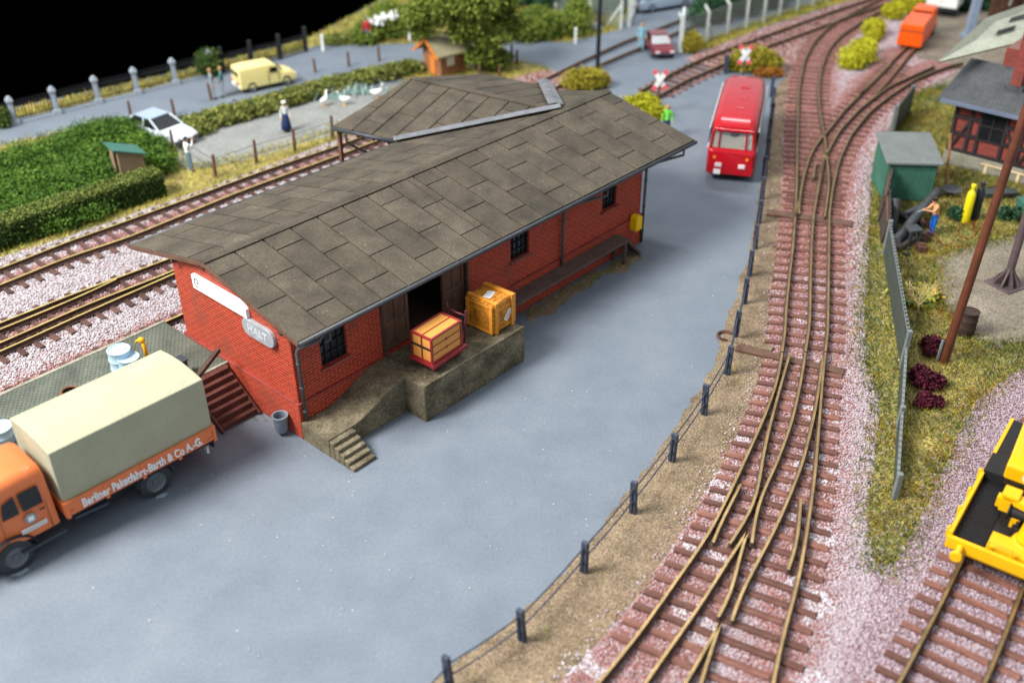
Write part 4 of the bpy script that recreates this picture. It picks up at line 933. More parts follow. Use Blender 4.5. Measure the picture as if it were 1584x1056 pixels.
# red luggage trolley with its slatted case
tr = thing('luggage_trolley', 'dark red flat luggage trolley under the striped case on the ramp', 'trolley', sh(4.47, -1.40, PH), YAW+R(4))
m = MB(); m.box((0.0, 0, .32), (1.62, .96, .10)); m.box((0, -.47, .28), (1.66, .05, .12)); m.box((0, .47, .28), (1.66, .05, .12)); m.bar((.8, -.3, .30), (1.12, -.1, .42), .09, .09); m.bar((.8, .3, .30), (1.12, .1, .42), .09, .09); m.build('bed', M['trolley_red'], tr, bevel=.012)
for sx in (-.48, .5):
    for sy in (-.34, .34):
        m = MB(); m.cyl((sx, sy-.04, .13), (sx, sy+.04, .13), .13, n=14); m.cyl((sx, sy-.05, .13), (sx, sy+.05, .13), .04, n=8); m.build('wheel', M['trolley_dark'], tr, bevel=.01)
m = MB()
for sy in (-.34, .34): m.tube([(.84, sy, .3), (.90, sy, .9), (.93, sy*1.08, 1.35), (.90, sy*1.18, 1.52)], .032, 8)
m.tube([(.93, -.36, 1.3), (.94, 0, 1.27), (.93, .36, 1.3)], .03, 8); m.build('handle', M['trolley_dark'], tr, smooth=True)
cs = thing('slatted_case', 'orange slatted case with dark red frame and black strap', 'case', sh(4.42, -1.40, PH+.375), YAW+R(4))
m = MB(); m.box((0, 0, .45), (1.36, .80, .88)); m.build('box', M['case_wood'], cs, bevel=.01)
m = MB()
for sx in (-1, 1):
    for sy in (-1, 1): m.box((sx*.68, sy*.40, .45), (.07, .07, .92))
for sy in (-1, 1):
    for z in (.03, .89): m.box((0, sy*.40, z), (1.30, .07, .065))
for sx in (-1, 1):
    for z in (.03, .89): m.box((sx*.68, 0, z), (.07, .73, .065))
m.build('frame', M['trolley_red'], cs, bevel=.008)
m = MB()
for z in (.31, .60): 
    m.box((0, -.405, z), (1.29, .03, .022)); m.box((0, .405, z), (1.29, .03, .022)); m.cyl((0, -.404, z), (0, -.424, z), .045, n=10)
m.box((0, 0, .892), (1.29, .035, .03)); m.box((-.684, 0, .46), (.03, .05, .80)); m.box((.684, 0, .46), (.03, .05, .80)); m.build('slat', M['trolley_red'], cs)
m = MB(); m.box((-.70, 0, .50), (.03, .86, .06)); m.build('strap', M['rubber'], cs)
m = MB()
for y in (-.19, .19): m.box((-.682, y, .25), (.012, .26, .30)); 
# wooden crate with labels
cr = thing('wooden_crate', 'orange wooden crate with battens and two paper labels', 'crate', sh(7.13, -1.16, PH), YAW+R(2))
S = 1.12; Hc = 1.04
m = MB(); m.box((0, 0, Hc/2+.06), (S, S, Hc)); cb = m.build('body', M['crate_wood'], cr, bevel=.008)
m = MB(); nb = 6
for i in range(nb):
    z = .06+Hc*(i+.5)/nb; hh = Hc/nb-.022
    for sx in (-1, 1): m.tone = .5; m.box((sx*(S/2+.012), 0, z), (.024, S+.01, hh)); m.box((0, sx*(S/2+.012), z), (S+.05, .024, hh))
for i in range(nb):
    y = -S/2+S*(i+.5)/nb; m.box((0, y, Hc+.07), (S+.04, S/nb-.02, .024))
m.build('plank', M['crate_wood'], cr, bevel=.004, seg=1)
m = MB()
for sx in (-.40, .40):
    for sy in (-1, 1): m.box((sx, sy*(S/2+.045), Hc/2+.06), (.15, .045, Hc+.12))
    m.box((sx, 0, Hc+.105), (.15, S+.12, .045))
m.build('batten', M['crate_edge'], cr, bevel=.008)
m = MB()
for sx in (-1, 1):
    for sy in (-1, 1): m.box((sx*(S/2+.03), sy*(S/2-.05), Hc/2+.06), (.03, .12, Hc))
    for z in (.10, Hc): m.box((sx*(S/2+.034), 0, z), (.03, S-.24, .07))
m.build('corner_board', M['crate_edge'], cr, bevel=.006)
def label_sheet(parent, mtx, w_, h_):
    mb = MB(); mb.box((0, 0, .004), (w_, h_, .008)); o = mb.build('paper_label', M['paper'], parent); o.data.transform(mtx)
    mb = MB(); rg = random.Random(int(w_*100))
    for k in range(4):
        x = -w_*.36
        while x < w_*.34:
            l = rg.uniform(.02, .06); mb.box((x+l/2, h_*(.28-.19*k), .010), (l, .014, .004)); x += l+.022
    p = mb.build('printed_line', M['ink'], o); p.data.transform(mtx)
label_sheet(cr, Matrix.Translation((-.05, .02, Hc+.084)) @ Matrix.Rotation(R(18), 4, 'Z'), .44, .26)
label_sheet(cr, frame_mtx((.18, -S/2-.027, .50), (.62, 0, .78), (-.78, 0, .62)), .42, .20)

# ------------------------------------------------------------------ cobbled platform behind the truck, wooden stairs
pf = thing('cobbled_platform', 'green grey cobbled platform edged by a brassy rail behind the truck', 'platform', O0, YAW)
m = MB(); m.prism([(-14, 3.62), (-.02, 3.62), (-.02, 7.15), (-14, 7.25)], 0.02, 1.24); m.build('block', M['cobble'], pf, bevel=.02)
m = MB(); m.box((-7, 7.24, 1.2), (14, .14, .12)); m.box((-7, 3.6, 1.19), (14, .10, .14)); m.build('edge_stone', M['stone_base'], pf, bevel=.02)
ws = thing('wooden_stairs', 'reddish brown wooden stairs beside the brick gable', 'stairs', O0, YAW)
for i in range(7):
    y = 3.55-(1.42/7)*(i+.5); z = 1.22-i*.17; m = MB(); m.box((-.78, y, z-.03), (1.28, .24, .06)); m.box((-.78, y-.10, z-.11), (1.26, .03, .14)); m.build('step', M['stair_red'], ws, bevel=.012)
m = MB(); 
for x in (-1.46, -.12): m.bar((x, 3.6, 1.14), (x, 2.05, .02), .07, .2)
m.build('stringer', M['stair_red'], ws)
m = MB(); m.prism([(3.55, 0), (3.55, 1.0), (2.3, 0)], -1.4, -.16, lambda p, q, r: (r, p, q)); m.build('back_panel', M['wood_dark'], ws)
m = MB(); m.bar((-1.86, 2.70, 1.70), (-.40, 3.30, 2.02), .15, .13); m.build('handrail', M['wood_dark'], ws, bevel=.01)
m = MB(); m.bar((-1.72, 2.76, 1.75), (-1.72, 2.76, .0), .09, .09); m.build('handrail_post', M['wood_dark'], ws)
jk = thing('signal_box', 'small dark blue grey box standing on the cobbles beside the stairs', 'box', sh(-1.35, 4.05, 1.24), YAW)
m = MB(); m.box((0, 0, .25), (.34, .34, .5)); m.build('case', M['fender'], jk, bevel=.03)
m = MB(); m.box((0, 0, .53), (.40, .40, .06)); m.build('lid', M['fender'], jk, bevel=.02)
def drum(name, label, loc, mat, r=.30, h=.9, rings=2, cat='drum', group=None):
    t = thing(name, label, cat, loc, 0, group); pr = [(r, 0), (r*1.03, .02)]
    for k in range(rings):
        z = h*(k+1)/(rings+1); pr += [(r, z-.04), (r*1.06, z), (r, z+.04)]
    pr += [(r, h-.02), (r*1.04, h), (r*.93, h), (r*.92, h-.03)]
    m = MB(); m.lathe(pr, 24); smooth_angle(m.build('barrel_body', mat, t), 50)
    m = MB(); m.lathe([(.05, h-.035), (r*.915, h-.035), (r*.915, h-.028), (.05, h-.025)], 20); m.cyl((r*.5, .05, h-.03), (r*.5, .05, h-.005), .05, n=10); m.build('lid', mat, t)
    return t
g1 = at(184, 555, 1.24)
def bp(px_, py_, h): p = at(px_, py_, 1.24+h); return Vector((p.x, p.y, 1.24))
drum('oil_drum', 'pale blue drum, the taller of the pair on the cobbles', bp(183, 540, .95), M['drum_blue'], .34, .95, 2)
drum('oil_drum', 'pale blue drum, lower one in front of the taller drum', bp(198, 552, .78), M['drum_blue'], .32, .78, 1)
drum('oil_drum', 'pale blue drum cut by the left edge behind the truck cab', bp(-2, 660, .5), M['drum_blue'], .34, .5, 1)
t = thing('water_pump', 'slim orange yellow pump standing on the cobbles beside the drums', 'pump', bp(222, 530, .9))
m = MB(); m.tube([(0, 0, 0), (0, 0, .7), (-.03, 0, .98)], [.075, .06, .06], 10); m.build('column', M['orange_pump'], t, smooth=True)
m = MB(); m.ball((-.05, 0, 1.0), (.12, .09, .10)); m.tube([(-.05, 0, 1.0), (-.2, 0, .98), (-.24, 0, .9)], .035, 8); m.build('head', M['orange_pump'], t, smooth=True)
t = thing('rope_coil', 'brown coil of rope lying on the cobbles behind the truck', 'rope', at(110, 610, 1.25))
m = MB()
for k in range(4): m.tube([((.34-.03*k)*math.cos(a*PI/14), (.34-.03*k)*math.sin(a*PI/14), .03+.03*k) for a in range(29)], .035, 6)
m.build('coil', M['rope'], t, smooth=True)

# ------------------------------------------------------------------ wheels and vehicles
def wheel(parent, loc, r, wd, tyre=None, rim=None, side=1):
    """tyre is the part, its rim a sub-part; axle along local y"""
    m = MB(); w2 = wd/2; pr = [(r*.62, -w2), (r*.9, -w2), (r, -w2*.7), (r, w2*.7), (r*.9, w2), (r*.62, w2)]
    m.lathe(pr+pr[:1], 26, cap=False); o = m.build('wheel', tyre or M['tyre'], parent); smooth_angle(o, 40)
    o.data.transform(Matrix.Rotation(PI/2, 4, 'X')); o.location = loc
    m = MB(); m.lathe([(.01, -w2*.55), (r*.62, -w2*.7), (r*.64, -w2*.98), (r*.6, -w2*.98), (r*.5, -w2*.6), (r*.2, -w2*.5), (r*.17, -w2*.95), (.01, -w2*.98)], 22)
    m.lathe([(.01, w2*.98), (r*.17, w2*.95), (r*.2, w2*.5), (r*.5, w2*.6), (r*.6, w2*.98), (r*.64, w2*.98), (r*.62, w2*.7), (.01, w2*.55)], 22)
    for k in range(5):
        a = k*2*PI/5
        for s_ in (-1, 1): m.cyl((r*.33*math.cos(a), r*.33*math.sin(a), s_*w2*.5), (r*.33*math.cos(a), r*.33*math.sin(a), s_*w2*.66), r*.05, n=6)
    q = m.build('rim', rim or M['rim'], o); smooth_angle(q, 40); q.data.transform(Matrix.Rotation(PI/2, 4, 'X')); return o
def rr_sec(x, hw, z0, z1, rt=.15, rb=.05, n=5, hwt=None):
    """rounded section in the yz plane; hwt = half width at the top"""
    hwt = hw if hwt is None else hwt; pts = []
    for cx, cz, r, a0 in ((-hwt+rt, z1-rt, rt, 180), (hwt-rt, z1-rt, rt, 90), (hw-rb, z0+rb, rb, 0), (-hw+rb, z0+rb, rb, -90)):
        for k in range(n): a = R(a0-90*k/(n-1)); pts.append((x, cx+r*math.cos(a), cz+r*math.sin(a)))
    return pts

# delivery truck
hd = Vector((-2.9, -3.06, 0)).normalized(); rz = math.atan2(hd.y, hd.x)
rear = at(245, 764)-Vector((-hd.y, hd.x, 0))*.98
truck = thing('delivery_truck', 'orange delivery truck with beige canvas cover and white lettering', 'truck', (rear.x, rear.y, 0), rz)
m = MB()
for y in (-.42, .42): m.box((2.1, y, .72), (7.8, .12, .2))
for x in (-1.6, -.4, 1.2, 2.6): m.box((x, 0, .72), (.1, .9, .14))
m.cyl((0, -.8, .48), (0, .8, .48), .1); m.cyl((4.0, -.8, .48), (4.0, .8, .48), .08); m.box((-1.95, 0, .62), (.08, 1.9, .14)); m.box((1.4, .6, .58), (1.1, .45, .4)); m.box((1.5, -.6, .58), (1.0, .45, .4))
m.build('chassis', M['chassis'], truck, bevel=.01)
m = MB(); m.box((.3, 0, .93), (4.56, 2.24, .12)); m.build('deck', M['chassis'], truck)
for x in (2.56, -1.97): m = MB(); m.box((x, 0, 1.2), (.05, 2.28, .46)); m.build('end_board', M['orange'], truck, bevel=.01)
for s_ in (1, -1):
    m = MB(); m.box((.3, s_*1.14, 1.19), (4.60, .05, .46)); sb = m.build('side_board', M['orange'], truck, bevel=.008)
    m = MB()
    for x in (-1.93, -.78, .33, 1.42, 2.52): m.box((x, s_*1.185, 1.18), (.10, .05, .52)); 
    for x in (-1.80, 2.42): m.box((x, s_*1.18, 1.36), (.16, .04, .07)); m.box((x, s_*1.18, 1.06), (.16, .04, .07))
    m.box((.3, s_*1.17, 1.415), (4.6, .03, .035)); m.build('stake', M['orange'], sb, bevel=.006)
    if s_ == 1: text_mesh('Berliner Paketfahrt-Barth & Co A.-G.', .36, M['white'], sb, frame_mtx((.30, 1.190, 1.165), (-1, 0, 0), (0, 0, 1)), 'white_lettering', .024, .008, .67)
# canvas: gently arched top, slightly bulging sides
secs = []
for i in range(13):
    x = -1.95+4.48*i/12; bow = .018*math.sin(i*PI/1.5)+(.0 if 0 < i < 12 else -.01); q = []
    for y, z in [(1.10, 1.38), (1.11+bow*.6, 1.9), (1.11+bow*.6, 2.5), (1.10, 3.03), (.60, 3.12+bow*.3), (0, 3.16+bow*.3)]: q.append((x, y, z))
    q += [(x, -y, z) for _, y, z in q[-2::-1]]; secs.append(q)
m = MB(); m.loft(secs); o = m.build('canvas_cover', M['canvas'], truck, bevel=.02); smooth_angle(o, 20)
# cab with rounded roof, bonnet and fenders
cabp = [(2.72, 1.02, 1.15), (2.74, 1.04, 2.62), (3.1, 1.04, 2.72), (3.9, 1.02, 2.70), (4.32, 1.0, 2.52), (4.45, .98, 1.95)]
secs = []
for x, hw, zt, hwt in [(2.72, 1.0, 2.56, .86), (2.82, 1.03, 2.64, .88), (3.3, 1.04, 2.70, .89), (3.8, 1.03, 2.68, .88), (4.15, 1.01, 2.56, .84), (4.34, .99, 2.25, .84), (4.52, .97, 1.86, .88)]: secs.append(rr_sec(x, hw, .78, zt, .30 if zt > 2 else .22, .08, 6, hwt))
m = MB(); m.loft(secs); cab = m.build('cab', M['orange'], truck); smooth_angle(cab, 35)
secs = [rr_sec(4.46, .82, .85, 1.86, .3, .1, 6, .66), rr_sec(5.1, .72, .85, 1.80, .3, .1, 6, .54), rr_sec(5.6, .62, .85, 1.72, .28, .1, 6, .46), rr_sec(5.85, .54, .9, 1.55, .24, .1, 6, .38)]
m = MB(); m.loft(secs); o = m.build('bonnet', M['orange'], truck); smooth_angle(o, 35)
for s_ in (1, -1):
    m = MB(); m.loft([[(x, s_*y, z) for x, y, z in q] for q in ([(2.98, 1.025, 1.72), (3.50, 1.03, 1.72), (3.50, .945, 2.22), (2.98, .945, 2.22)], [(2.98, 1.06, 1.72), (3.50, 1.065, 1.72), (3.50, .975, 2.22), (2.98, .975, 2.22)])])
    m.loft([[(x, s_*y, z) for x, y, z in q] for q in ([(3.60, 1.02, 1.72), (4.02, 1.01, 1.72), (3.92, .95, 2.12), (3.60, .945, 2.22)], [(3.60, 1.06, 1.72), (4.02, 1.05, 1.72), (3.92, .975, 2.12), (3.60, .97, 2.22)])])
    m.build('side_window', M['glass_dark'], cab)
    m = MB(); m.box((2.92, s_*1.045, 1.3), (.012, .02, .9)); m.box((4.08, s_*1.03, 1.3), (.012, .02, .9)); m.box((3.05, s_*1.06, 1.55), (.14, .04, .03)); m.build('door_seam', M['rust'], cab)
m = MB(); m.loft([[(4.26, -.72, 2.32), (4.26, .72, 2.32), (4.50, .80, 1.92), (4.50, -.80, 1.92)], [(4.30, -.72, 2.33), (4.30, .72, 2.33), (4.54, .80, 1.93), (4.54, -.80, 1.93)]]); m.build('windscreen', M['glass_dark'], cab)
m = MB(); m.cyl((3.38, 1.035, 1.42), (3.38, 1.062, 1.42), .15, n=20); em = m.build('door_emblem', M['cl_grey'], cab)
m = MB(); m.cyl((3.38, 1.06, 1.42), (3.38, 1.068, 1.42), .105, n=4); m.build('emblem_star', M['white'], em)
m = MB(); m.box((3.36, 1.05, 1.12), (.66, .03, .13)); dl = m.build('door_plate', M['white_dull'], cab)
m = MB(); rg = random.Random(9); x = 3.08
while x < 3.62: l = rg.uniform(.02, .05); m.box((x+l/2, 1.067, 1.12), (l, .004, .06)); x += l+.02
m.build('plate_lettering', M['ink_grey'], dl)
for s_ in (1, -1):
    for x in (0, 4.0): wheel(truck, (x, s_*.93, .485), .485, .26)
    m = MB(); A = [R(a) for a in range(-5, 186, 12)]
    for a0, a1 in zip(A, A[1:]):
        m.add([(4.0+.60*math.cos(a), s_*y, .50+.60*math.sin(a)) for a in (a0, a1) for y in (.74, 1.10)]+[(4.0+.64*math.cos(a), s_*y, .50+.64*math.sin(a)) for a in (a0, a1) for y in (.74, 1.12)], [(0, 1, 3, 2), (4, 5, 7, 6), (1, 5, 7, 3), (0, 4, 6, 2)])
    m.build('front_fender', M['chassis'], truck)
    m = MB(); A = [R(a) for a in range(10, 181, 12)]
    for a0, a1 in zip(A, A[1:]):
        m.add([(.56*math.cos(a), s_*y, .50+.56*math.sin(a)) for a in (a0, a1) for y in (.78, 1.08)]+[(.60*math.cos(a), s_*y, .50+.60*math.sin(a)) for a in (a0, a1) for y in (.78, 1.10)], [(0, 1, 3, 2), (4, 5, 7, 6), (1, 5, 7, 3), (0, 4, 6, 2)])
    m.build('rear_fender', M['fender'], truck)
    m = MB(); m.box((3.25, s_*1.0, .55), (1.2, .26, .07)); m.bar((2.35, s_*.95, .72), (1.4, s_*.95, .62), .2, .09); m.build('running_board', M['fender'], truck, bevel=.01)
    m = MB(); m.box((-1.75, s_*.9, .55), (.07, .12, .24)); m.build('tail_lamp', M['white_dull'], truck, bevel=.01)
    m = MB(); m.ball((5.45, s_*.66, 1.12), (.17, .15, .15)); m.build('headlight', M['lamp_white'], truck, smooth=True)
m = MB(); m.box((6.0, 0, .72), (.1, 2.0, .18)); m.build('bumper', M['chassis'], truck, bevel=.02)
# glue spots left under the truck's wheels and the trolley
for k, (a, b, rr) in enumerate(((250, 766, .16), (30, 884, .22))):
    p = at(a, b); m = MB(); m.prism([(rr*(1+.18*math.sin(3*i))*math.cos(i*PI/8), .6*rr*(1+.2*math.cos(2*i+k))*math.sin(i*PI/8)) for i in range(16)], .002, .008)
    o = m.build('glue_spot', M['brass_spot']); o.location = (p.x, p.y, 0); o.rotation_euler = (0, 0, .5)
    tag(o, ('glossy pale glue spot under the truck rear wheel', 'glossy pale glue spot under the truck front wheel')[k], 'glue spot')
p = at(672, 568, PH); m = MB(); m.prism([(.15*(1+.2*math.sin(3*i))*math.cos(i*PI/8), .11*math.sin(i*PI/8)) for i in range(16)], .003, .009)
o = m.build('glue_spot', M['brass_spot']); o.location = p; tag(o, 'glossy pale glue spot under the luggage trolley on the ramp', 'glue spot')

# red bus
bl, br_ = at(1092, 279), at(1160, 286); ac = (br_-bl); ac.normalize(); fw = Vector((ac.y, -ac.x, 0)); rz = math.atan2(fw.y, fw.x)
bc = (bl+br_)/2
bus = thing('bus', 'glossy red single deck bus standing on the asphalt yard', 'bus', (bc.x-fw.x*3.55, bc.y-fw.y*3.55, 0), rz)
bus.scale = (1.06, 1, 1.02)
bc_s = []
for x, hw, z0, zt, hwt, rt in [(-3.36, .86, .55, 2.0, .72, .35), (-3.3, 1.0, .42, 2.45, .84, .4), (-3.05, 1.08, .34, 2.66, .95, .40), (-2.4, 1.1, .32, 2.76, .99, .36), (0, 1.1, .32, 2.80, 1.0, .34), (2.4, 1.1, .32, 2.78, .99, .36), (2.85, 1.09, .32, 2.68, .97, .4), (3.1, 1.07, .34, 2.48, .92, .42)]:
    bc_s.append(rr_sec(x, hw, z0, zt, rt, .12, 7, hwt))
m = MB(); m.loft(bc_s); body = m.build('body', M['red_gloss'], bus); smooth_angle(body, 40)
secs = [rr_sec(3.06, 1.075, .33, 1.52, .10, .14, 6), rr_sec(3.28, 1.06, .34, 1.50, .14, .14, 6, 1.04), rr_sec(3.38, 1.0, .40, 1.42, .2, .16, 6, .95)]
m = MB(); m.loft(secs); o = m.build('front_panel', M['red_gloss'], bus); smooth_angle(o, 40)
# windscreen recess: cream interior seen through glass
m = MB(); m.loft([[(3.09, -.86, 1.53), (3.09, .86, 1.53), (3.06, .80, 2.30), (3.06, -.80, 2.30)], [(3.13, -.86, 1.53), (3.13, .86, 1.53), (3.10, .80, 2.30), (3.10, -.80, 2.30)]]); m.build('interior', M['bus_inside'], bus)
m = MB(); m.ball((3.13, .05, 2.18), (.05, .26, .14)); m.box((3.135, 0, 2.2), (.03, 1.3, .16)); m.build('sun_visor', M['scrap'], bus)
m = MB(); m.loft([[(3.16, -.90, 1.52), (3.16, .90, 1.52), (3.13, .82, 2.32), (3.13, -.82, 2.32)], [(3.18, -.90, 1.52), (3.18, .90, 1.52), (3.15, .82, 2.32), (3.15, -.82, 2.32)]]); m.build('windscreen', M['glass'], bus)
m = MB()
for y in (-.58, .58): m.bar((3.20, y*1.04, 1.50), (3.16, y*.96, 2.34), .05, .08)
for y in (-.93, .93): m.bar((3.19, y*1.03, 1.50), (3.13, y*.92, 2.34), .09, .1)
m.bar((3.17, -.86, 2.36), (3.17, .86, 2.36), .12, .12); m.bar((3.22, -1.0, 1.50), (3.22, 1.0, 1.50), .1, .06); m.build('window_frame', M['red_gloss'], bus, bevel=.02)
for s_ in (-1, 1):
    for k in range(6):
        x = -2.7+.92*k; m = MB(); m.loft([[(x, s_*1.075, 1.52), (x+.8, s_*1.075, 1.52), (x+.8, s_*1.03, 2.2), (x, s_*1.03, 2.2)], [(x, s_*1.107, 1.52), (x+.8, s_*1.107, 1.52), (x+.8, s_*1.06, 2.2), (x, s_*1.06, 2.2)]]); m.build('side_window', M['glass_dark'], bus)
    m = MB(); m.box((0, s_*1.10, 1.42), (6.0, .03, .05)); m.box((0, s_*1.075, 2.30), (5.9, .03, .05)); m.build('trim_strip', M['plaque_hi'], bus)
    for x in (-1.75, 1.95): wheel(bus, (x, s_*.96, .45), .45, .24)
    m = MB(); m.cyl((3.36, s_*.72, 1.16), (3.40, s_*.72, 1.16), .07, n=12); m.build('indicator', M['amber'], bus)
    m = MB(); m.box((3.40, s_*.52, .82), (.05, .30, .20)); m.build('headlight', M['lamp_white'], bus, bevel=.03)
m = MB(); m.box((3.40, -.55, .50), (.03, .30, .22)); m.build('number_plate', M['white'], bus)
for x in (-1.2, .3, 1.5): m = MB(); m.box((x, .1, 2.80), (.28, .4, .05)); m.build('roof_vent', M['red_gloss'], bus, bevel=.025)
m = MB(); m.box((0, 0, .3), (6.2, 1.8, .16)); m.build('underframe', M['chassis'], bus)

def car(name, label, cat, loc, rz, L_, W_, H_, mat, kind='car', glass='glass_dark', scale=1, roof=None):
    t = thing(name, label, cat, loc, rz); l = L_/2
    if kind == 'van': prof = [(-l, .45, H_*.93), (-l+.06, .5, H_*.97), (-l+.5, .5, H_), (l*.18, .5, H_), (l*.32, .5, H_*.90), (l*.50, .5, H_*.62), (l*.85, .49, H_*.56), (l*.97, .47, H_*.46), (l, .44, H_*.36)]
    else: prof = [(-l, .44, H_*.52), (-l+.1, .47, H_*.62), (-l*.6, .5, H_*.64), (0, .5, H_*.63), (l*.4, .5, H_*.62), (l*.8, .49, H_*.55), (l*.96, .46, H_*.46), (l, .42, H_*.36)]
    m = MB(); m.loft([rr_sec(x, hw*W_, .24, zt, .14 if kind == 'van' else .1, .08, 6, hw*W_*(.90 if kind == 'van' and zt > H_*.7 else .96)) for x, hw, zt in prof]); b = m.build('body', mat, t); smooth_angle(b, 35)
    if kind == 'car':
        z0 = H_*.61
        def loop(x, hw, z): return [(x, hw, z), (x, -hw, z)]
        bx = [(-l*.82, z0), (-l*.46, H_), (l*.08, H_), (l*.44, z0)]
        hwb, hwt = W_*.45, W_*.36
        vs = [(bx[0][0], hwb, z0), (bx[0][0], -hwb, z0), (bx[3][0], -hwb, z0), (bx[3][0], hwb, z0), (bx[1][0], hwt, H_-.03), (bx[1][0], -hwt, H_-.03), (bx[2][0], -hwt, H_-.03), (bx[2][0], hwt, H_-.03)]
        m = MB(); m.add(vs, [(0, 1, 2, 3), (4, 5, 6, 7), (0, 1, 5, 4), (1, 2, 6, 5), (2, 3, 7, 6), (3, 0, 4, 7)]); m.build('window', M[glass], t, bevel=.02)
        m = MB(); m.box(((bx[1][0]+bx[2][0])/2, 0, H_-.01), (bx[2][0]-bx[1][0]+.1, hwt*2+.06, .06)); m.build('roof', roof or mat, t, bevel=.025)
        m = MB()
        for s_ in (-1, 1):
            m.bar((bx[0][0], s_*hwb, z0), (bx[1][0], s_*hwt, H_-.02), .07, .07); m.bar((bx[3][0], s_*hwb, z0), (bx[2][0], s_*hwt, H_-.02), .06, .06)
            m.bar((-l*.12, s_*(hwb+.005), z0), (-l*.14, s_*(hwt+.005), H_-.02), .05, .05)
        m.build('pillar', mat, t)
    else:
        for s_ in (-1, 1):
            m = MB(); m.box((l*.20, s_*W_*.478, H_*.74), (L_*.13, .05, H_*.2)); m.build('side_window', M[glass], t, bevel=.02)
            m = MB(); m.box((l*.0, s_*W_*.497, H_*.5), (.02, .02, H_*.6)); m.box((l*.36, s_*W_*.497, H_*.42), (.02, .02, H_*.4)); m.build('door_seam', M['rust'], t)
        a, b_ = (l*.335, H_*.88), (l*.485, H_*.65); m = MB(); m.add([(a[0], -W_*.38, a[1]), (a[0], W_*.38, a[1]), (b_[0], W_*.42, b_[1]), (b_[0], -W_*.42, b_[1]), (a[0]+.06, -W_*.38, a[1]+.03), (a[0]+.06, W_*.38, a[1]+.03), (b_[0]+.06, W_*.42, b_[1]+.03), (b_[0]+.06, -W_*.42, b_[1]+.03)], [(0, 1, 2, 3), (4, 5, 6, 7), (0, 1, 5, 4), (1, 2, 6, 5), (2, 3, 7, 6), (3, 0, 4, 7)]); m.build('windscreen', M[glass], t)
        for s_ in (-1, 1):
            m = MB(); m.box((-l-.0, s_*W_*.2, H_*.74), (.04, W_*.3, H_*.18)); m.build('rear_window', M[glass], t)
    for x in (-l*.60, l*.62):
        for s_ in (-1, 1): wheel(t, (x, s_*(W_/2-.09), .29), .29, .18)
    for s_ in (-1, 1):
        m = MB(); m.box((l-.02, s_*W_*.32, H_*.40), (.07, .28, .13)); m.build('headlight', M['lamp_white'], t, bevel=.02)
        m = MB(); m.box((-l+.0, s_*W_*.36, H_*.42), (.05, .2, .12)); m.build('tail_light', M['sign_red'], t)
    m = MB(); m.box((l-.01, 0, .34), (.12, W_*.9, .12)); m.box((-l+.01, 0, .36), (.12, W_*.88, .12)); m.build('bumper', M['fender'] if kind == 'car' else M['plaque_hi'], t, bevel=.02)
    m = MB(); m.box((-l-.04, 0, H_*.36), (.03, .46, .12)); m.build('number_plate', M['white'], t)
    return t
def hdg(p0, p1): a, b = at(*p0), at(*p1); return math.atan2(b.y-a.y, b.x-a.x)
def gp(a, b): p = at(a, b); return (p.x, p.y, 0)
car('parked_car', 'pale silver blue hatchback with grey roof beside the green bank', 'car', gp(249, 211), hdg((222, 198), (284, 219)), 4.3, 1.6, 1.12, M['car_white'], 'car', roof=M['car_grey'])
car('parked_van', 'small pale yellow delivery van on the far road', 'van', gp(411, 133), hdg((372, 140), (450, 124)), 3.35, 1.35, 1.42, M['van_yellow'], 'van')
car('parked_car', 'dark red car standing at the gate beside a pale blue figure', 'car', gp(1018, 80), hdg((1012, 70), (1028, 90)), 3.2, 1.4, 1.1, M['car_red'], 'car')
car('parked_car', 'pale grey blue car cut by the top edge inside the gate', 'car', gp(1022, 12), hdg((985, 18), (1060, 6)), 4.4, 1.8, 1.4, M['car_grey'], 'car')
# orange pickup with covered load seen from behind
ov = thing('orange_van', 'bright orange van with a box body on the gravel drive', 'van', gp(1418, 62), hdg((1404, 84), (1436, 44)))
m = MB(); m.loft([rr_sec(x, .72, .34, zt, .08, .06, 5, .68) for x, zt in ((-2.7, 1.55), (-2.62, 1.66), (-.1, 1.70), (0, 1.64))]); m.build('box_body', M['van_orange'], ov)
m = MB(); m.loft([rr_sec(x, .70, .34, zt, .14, .06, 5, .63) for x, zt in ((.25, 1.7), (.4, 1.86), (1.5, 1.86), (1.9, 1.5), (2.2, 1.05), (2.4, .95))]); cb2 = m.build('cab', M['van_orange'], ov); smooth_angle(cb2, 35)
m = MB(); m.box((.25, 0, 1.6), (.06, 1.1, .3)); m.build('rear_window', M['glass_dark'], ov)
m = MB(); m.box((-2.71, 0, 1.22), (.04, 1.36, .05)); m.build('door_seam', M['rust'], ov)
for x in (-1.8, 1.5):
    for s_ in (-1, 1): wheel(ov, (x, s_*.62, .32), .32, .18)
wt = thing('white_truck', 'white box truck cut by the top edge beyond the orange van', 'truck', gp(1462, 18), hdg((1445, 32), (1478, 2)))
m = MB(); m.box((.6, 0, 1.7), (4.6, 2.0, 2.1)); m.build('box_body', M['truck_white'], wt, bevel=.06)
m = MB(); m.box((.6, 0, .5), (4.6, 1.6, .2)); m.build('chassis', M['chassis'], wt)
for x in (-1.0, 2.2):
    for s_ in (-1, 1): wheel(wt, (x, s_*.85, .42), .42, .24)
m = MB(); m.box((-1.72, 0, 1.7), (.04, 1.86, .04)); m.box((-1.72, 0, 1.7), (.04, .04, 1.9)); m.build('rear_door', M['white_dull'], wt)

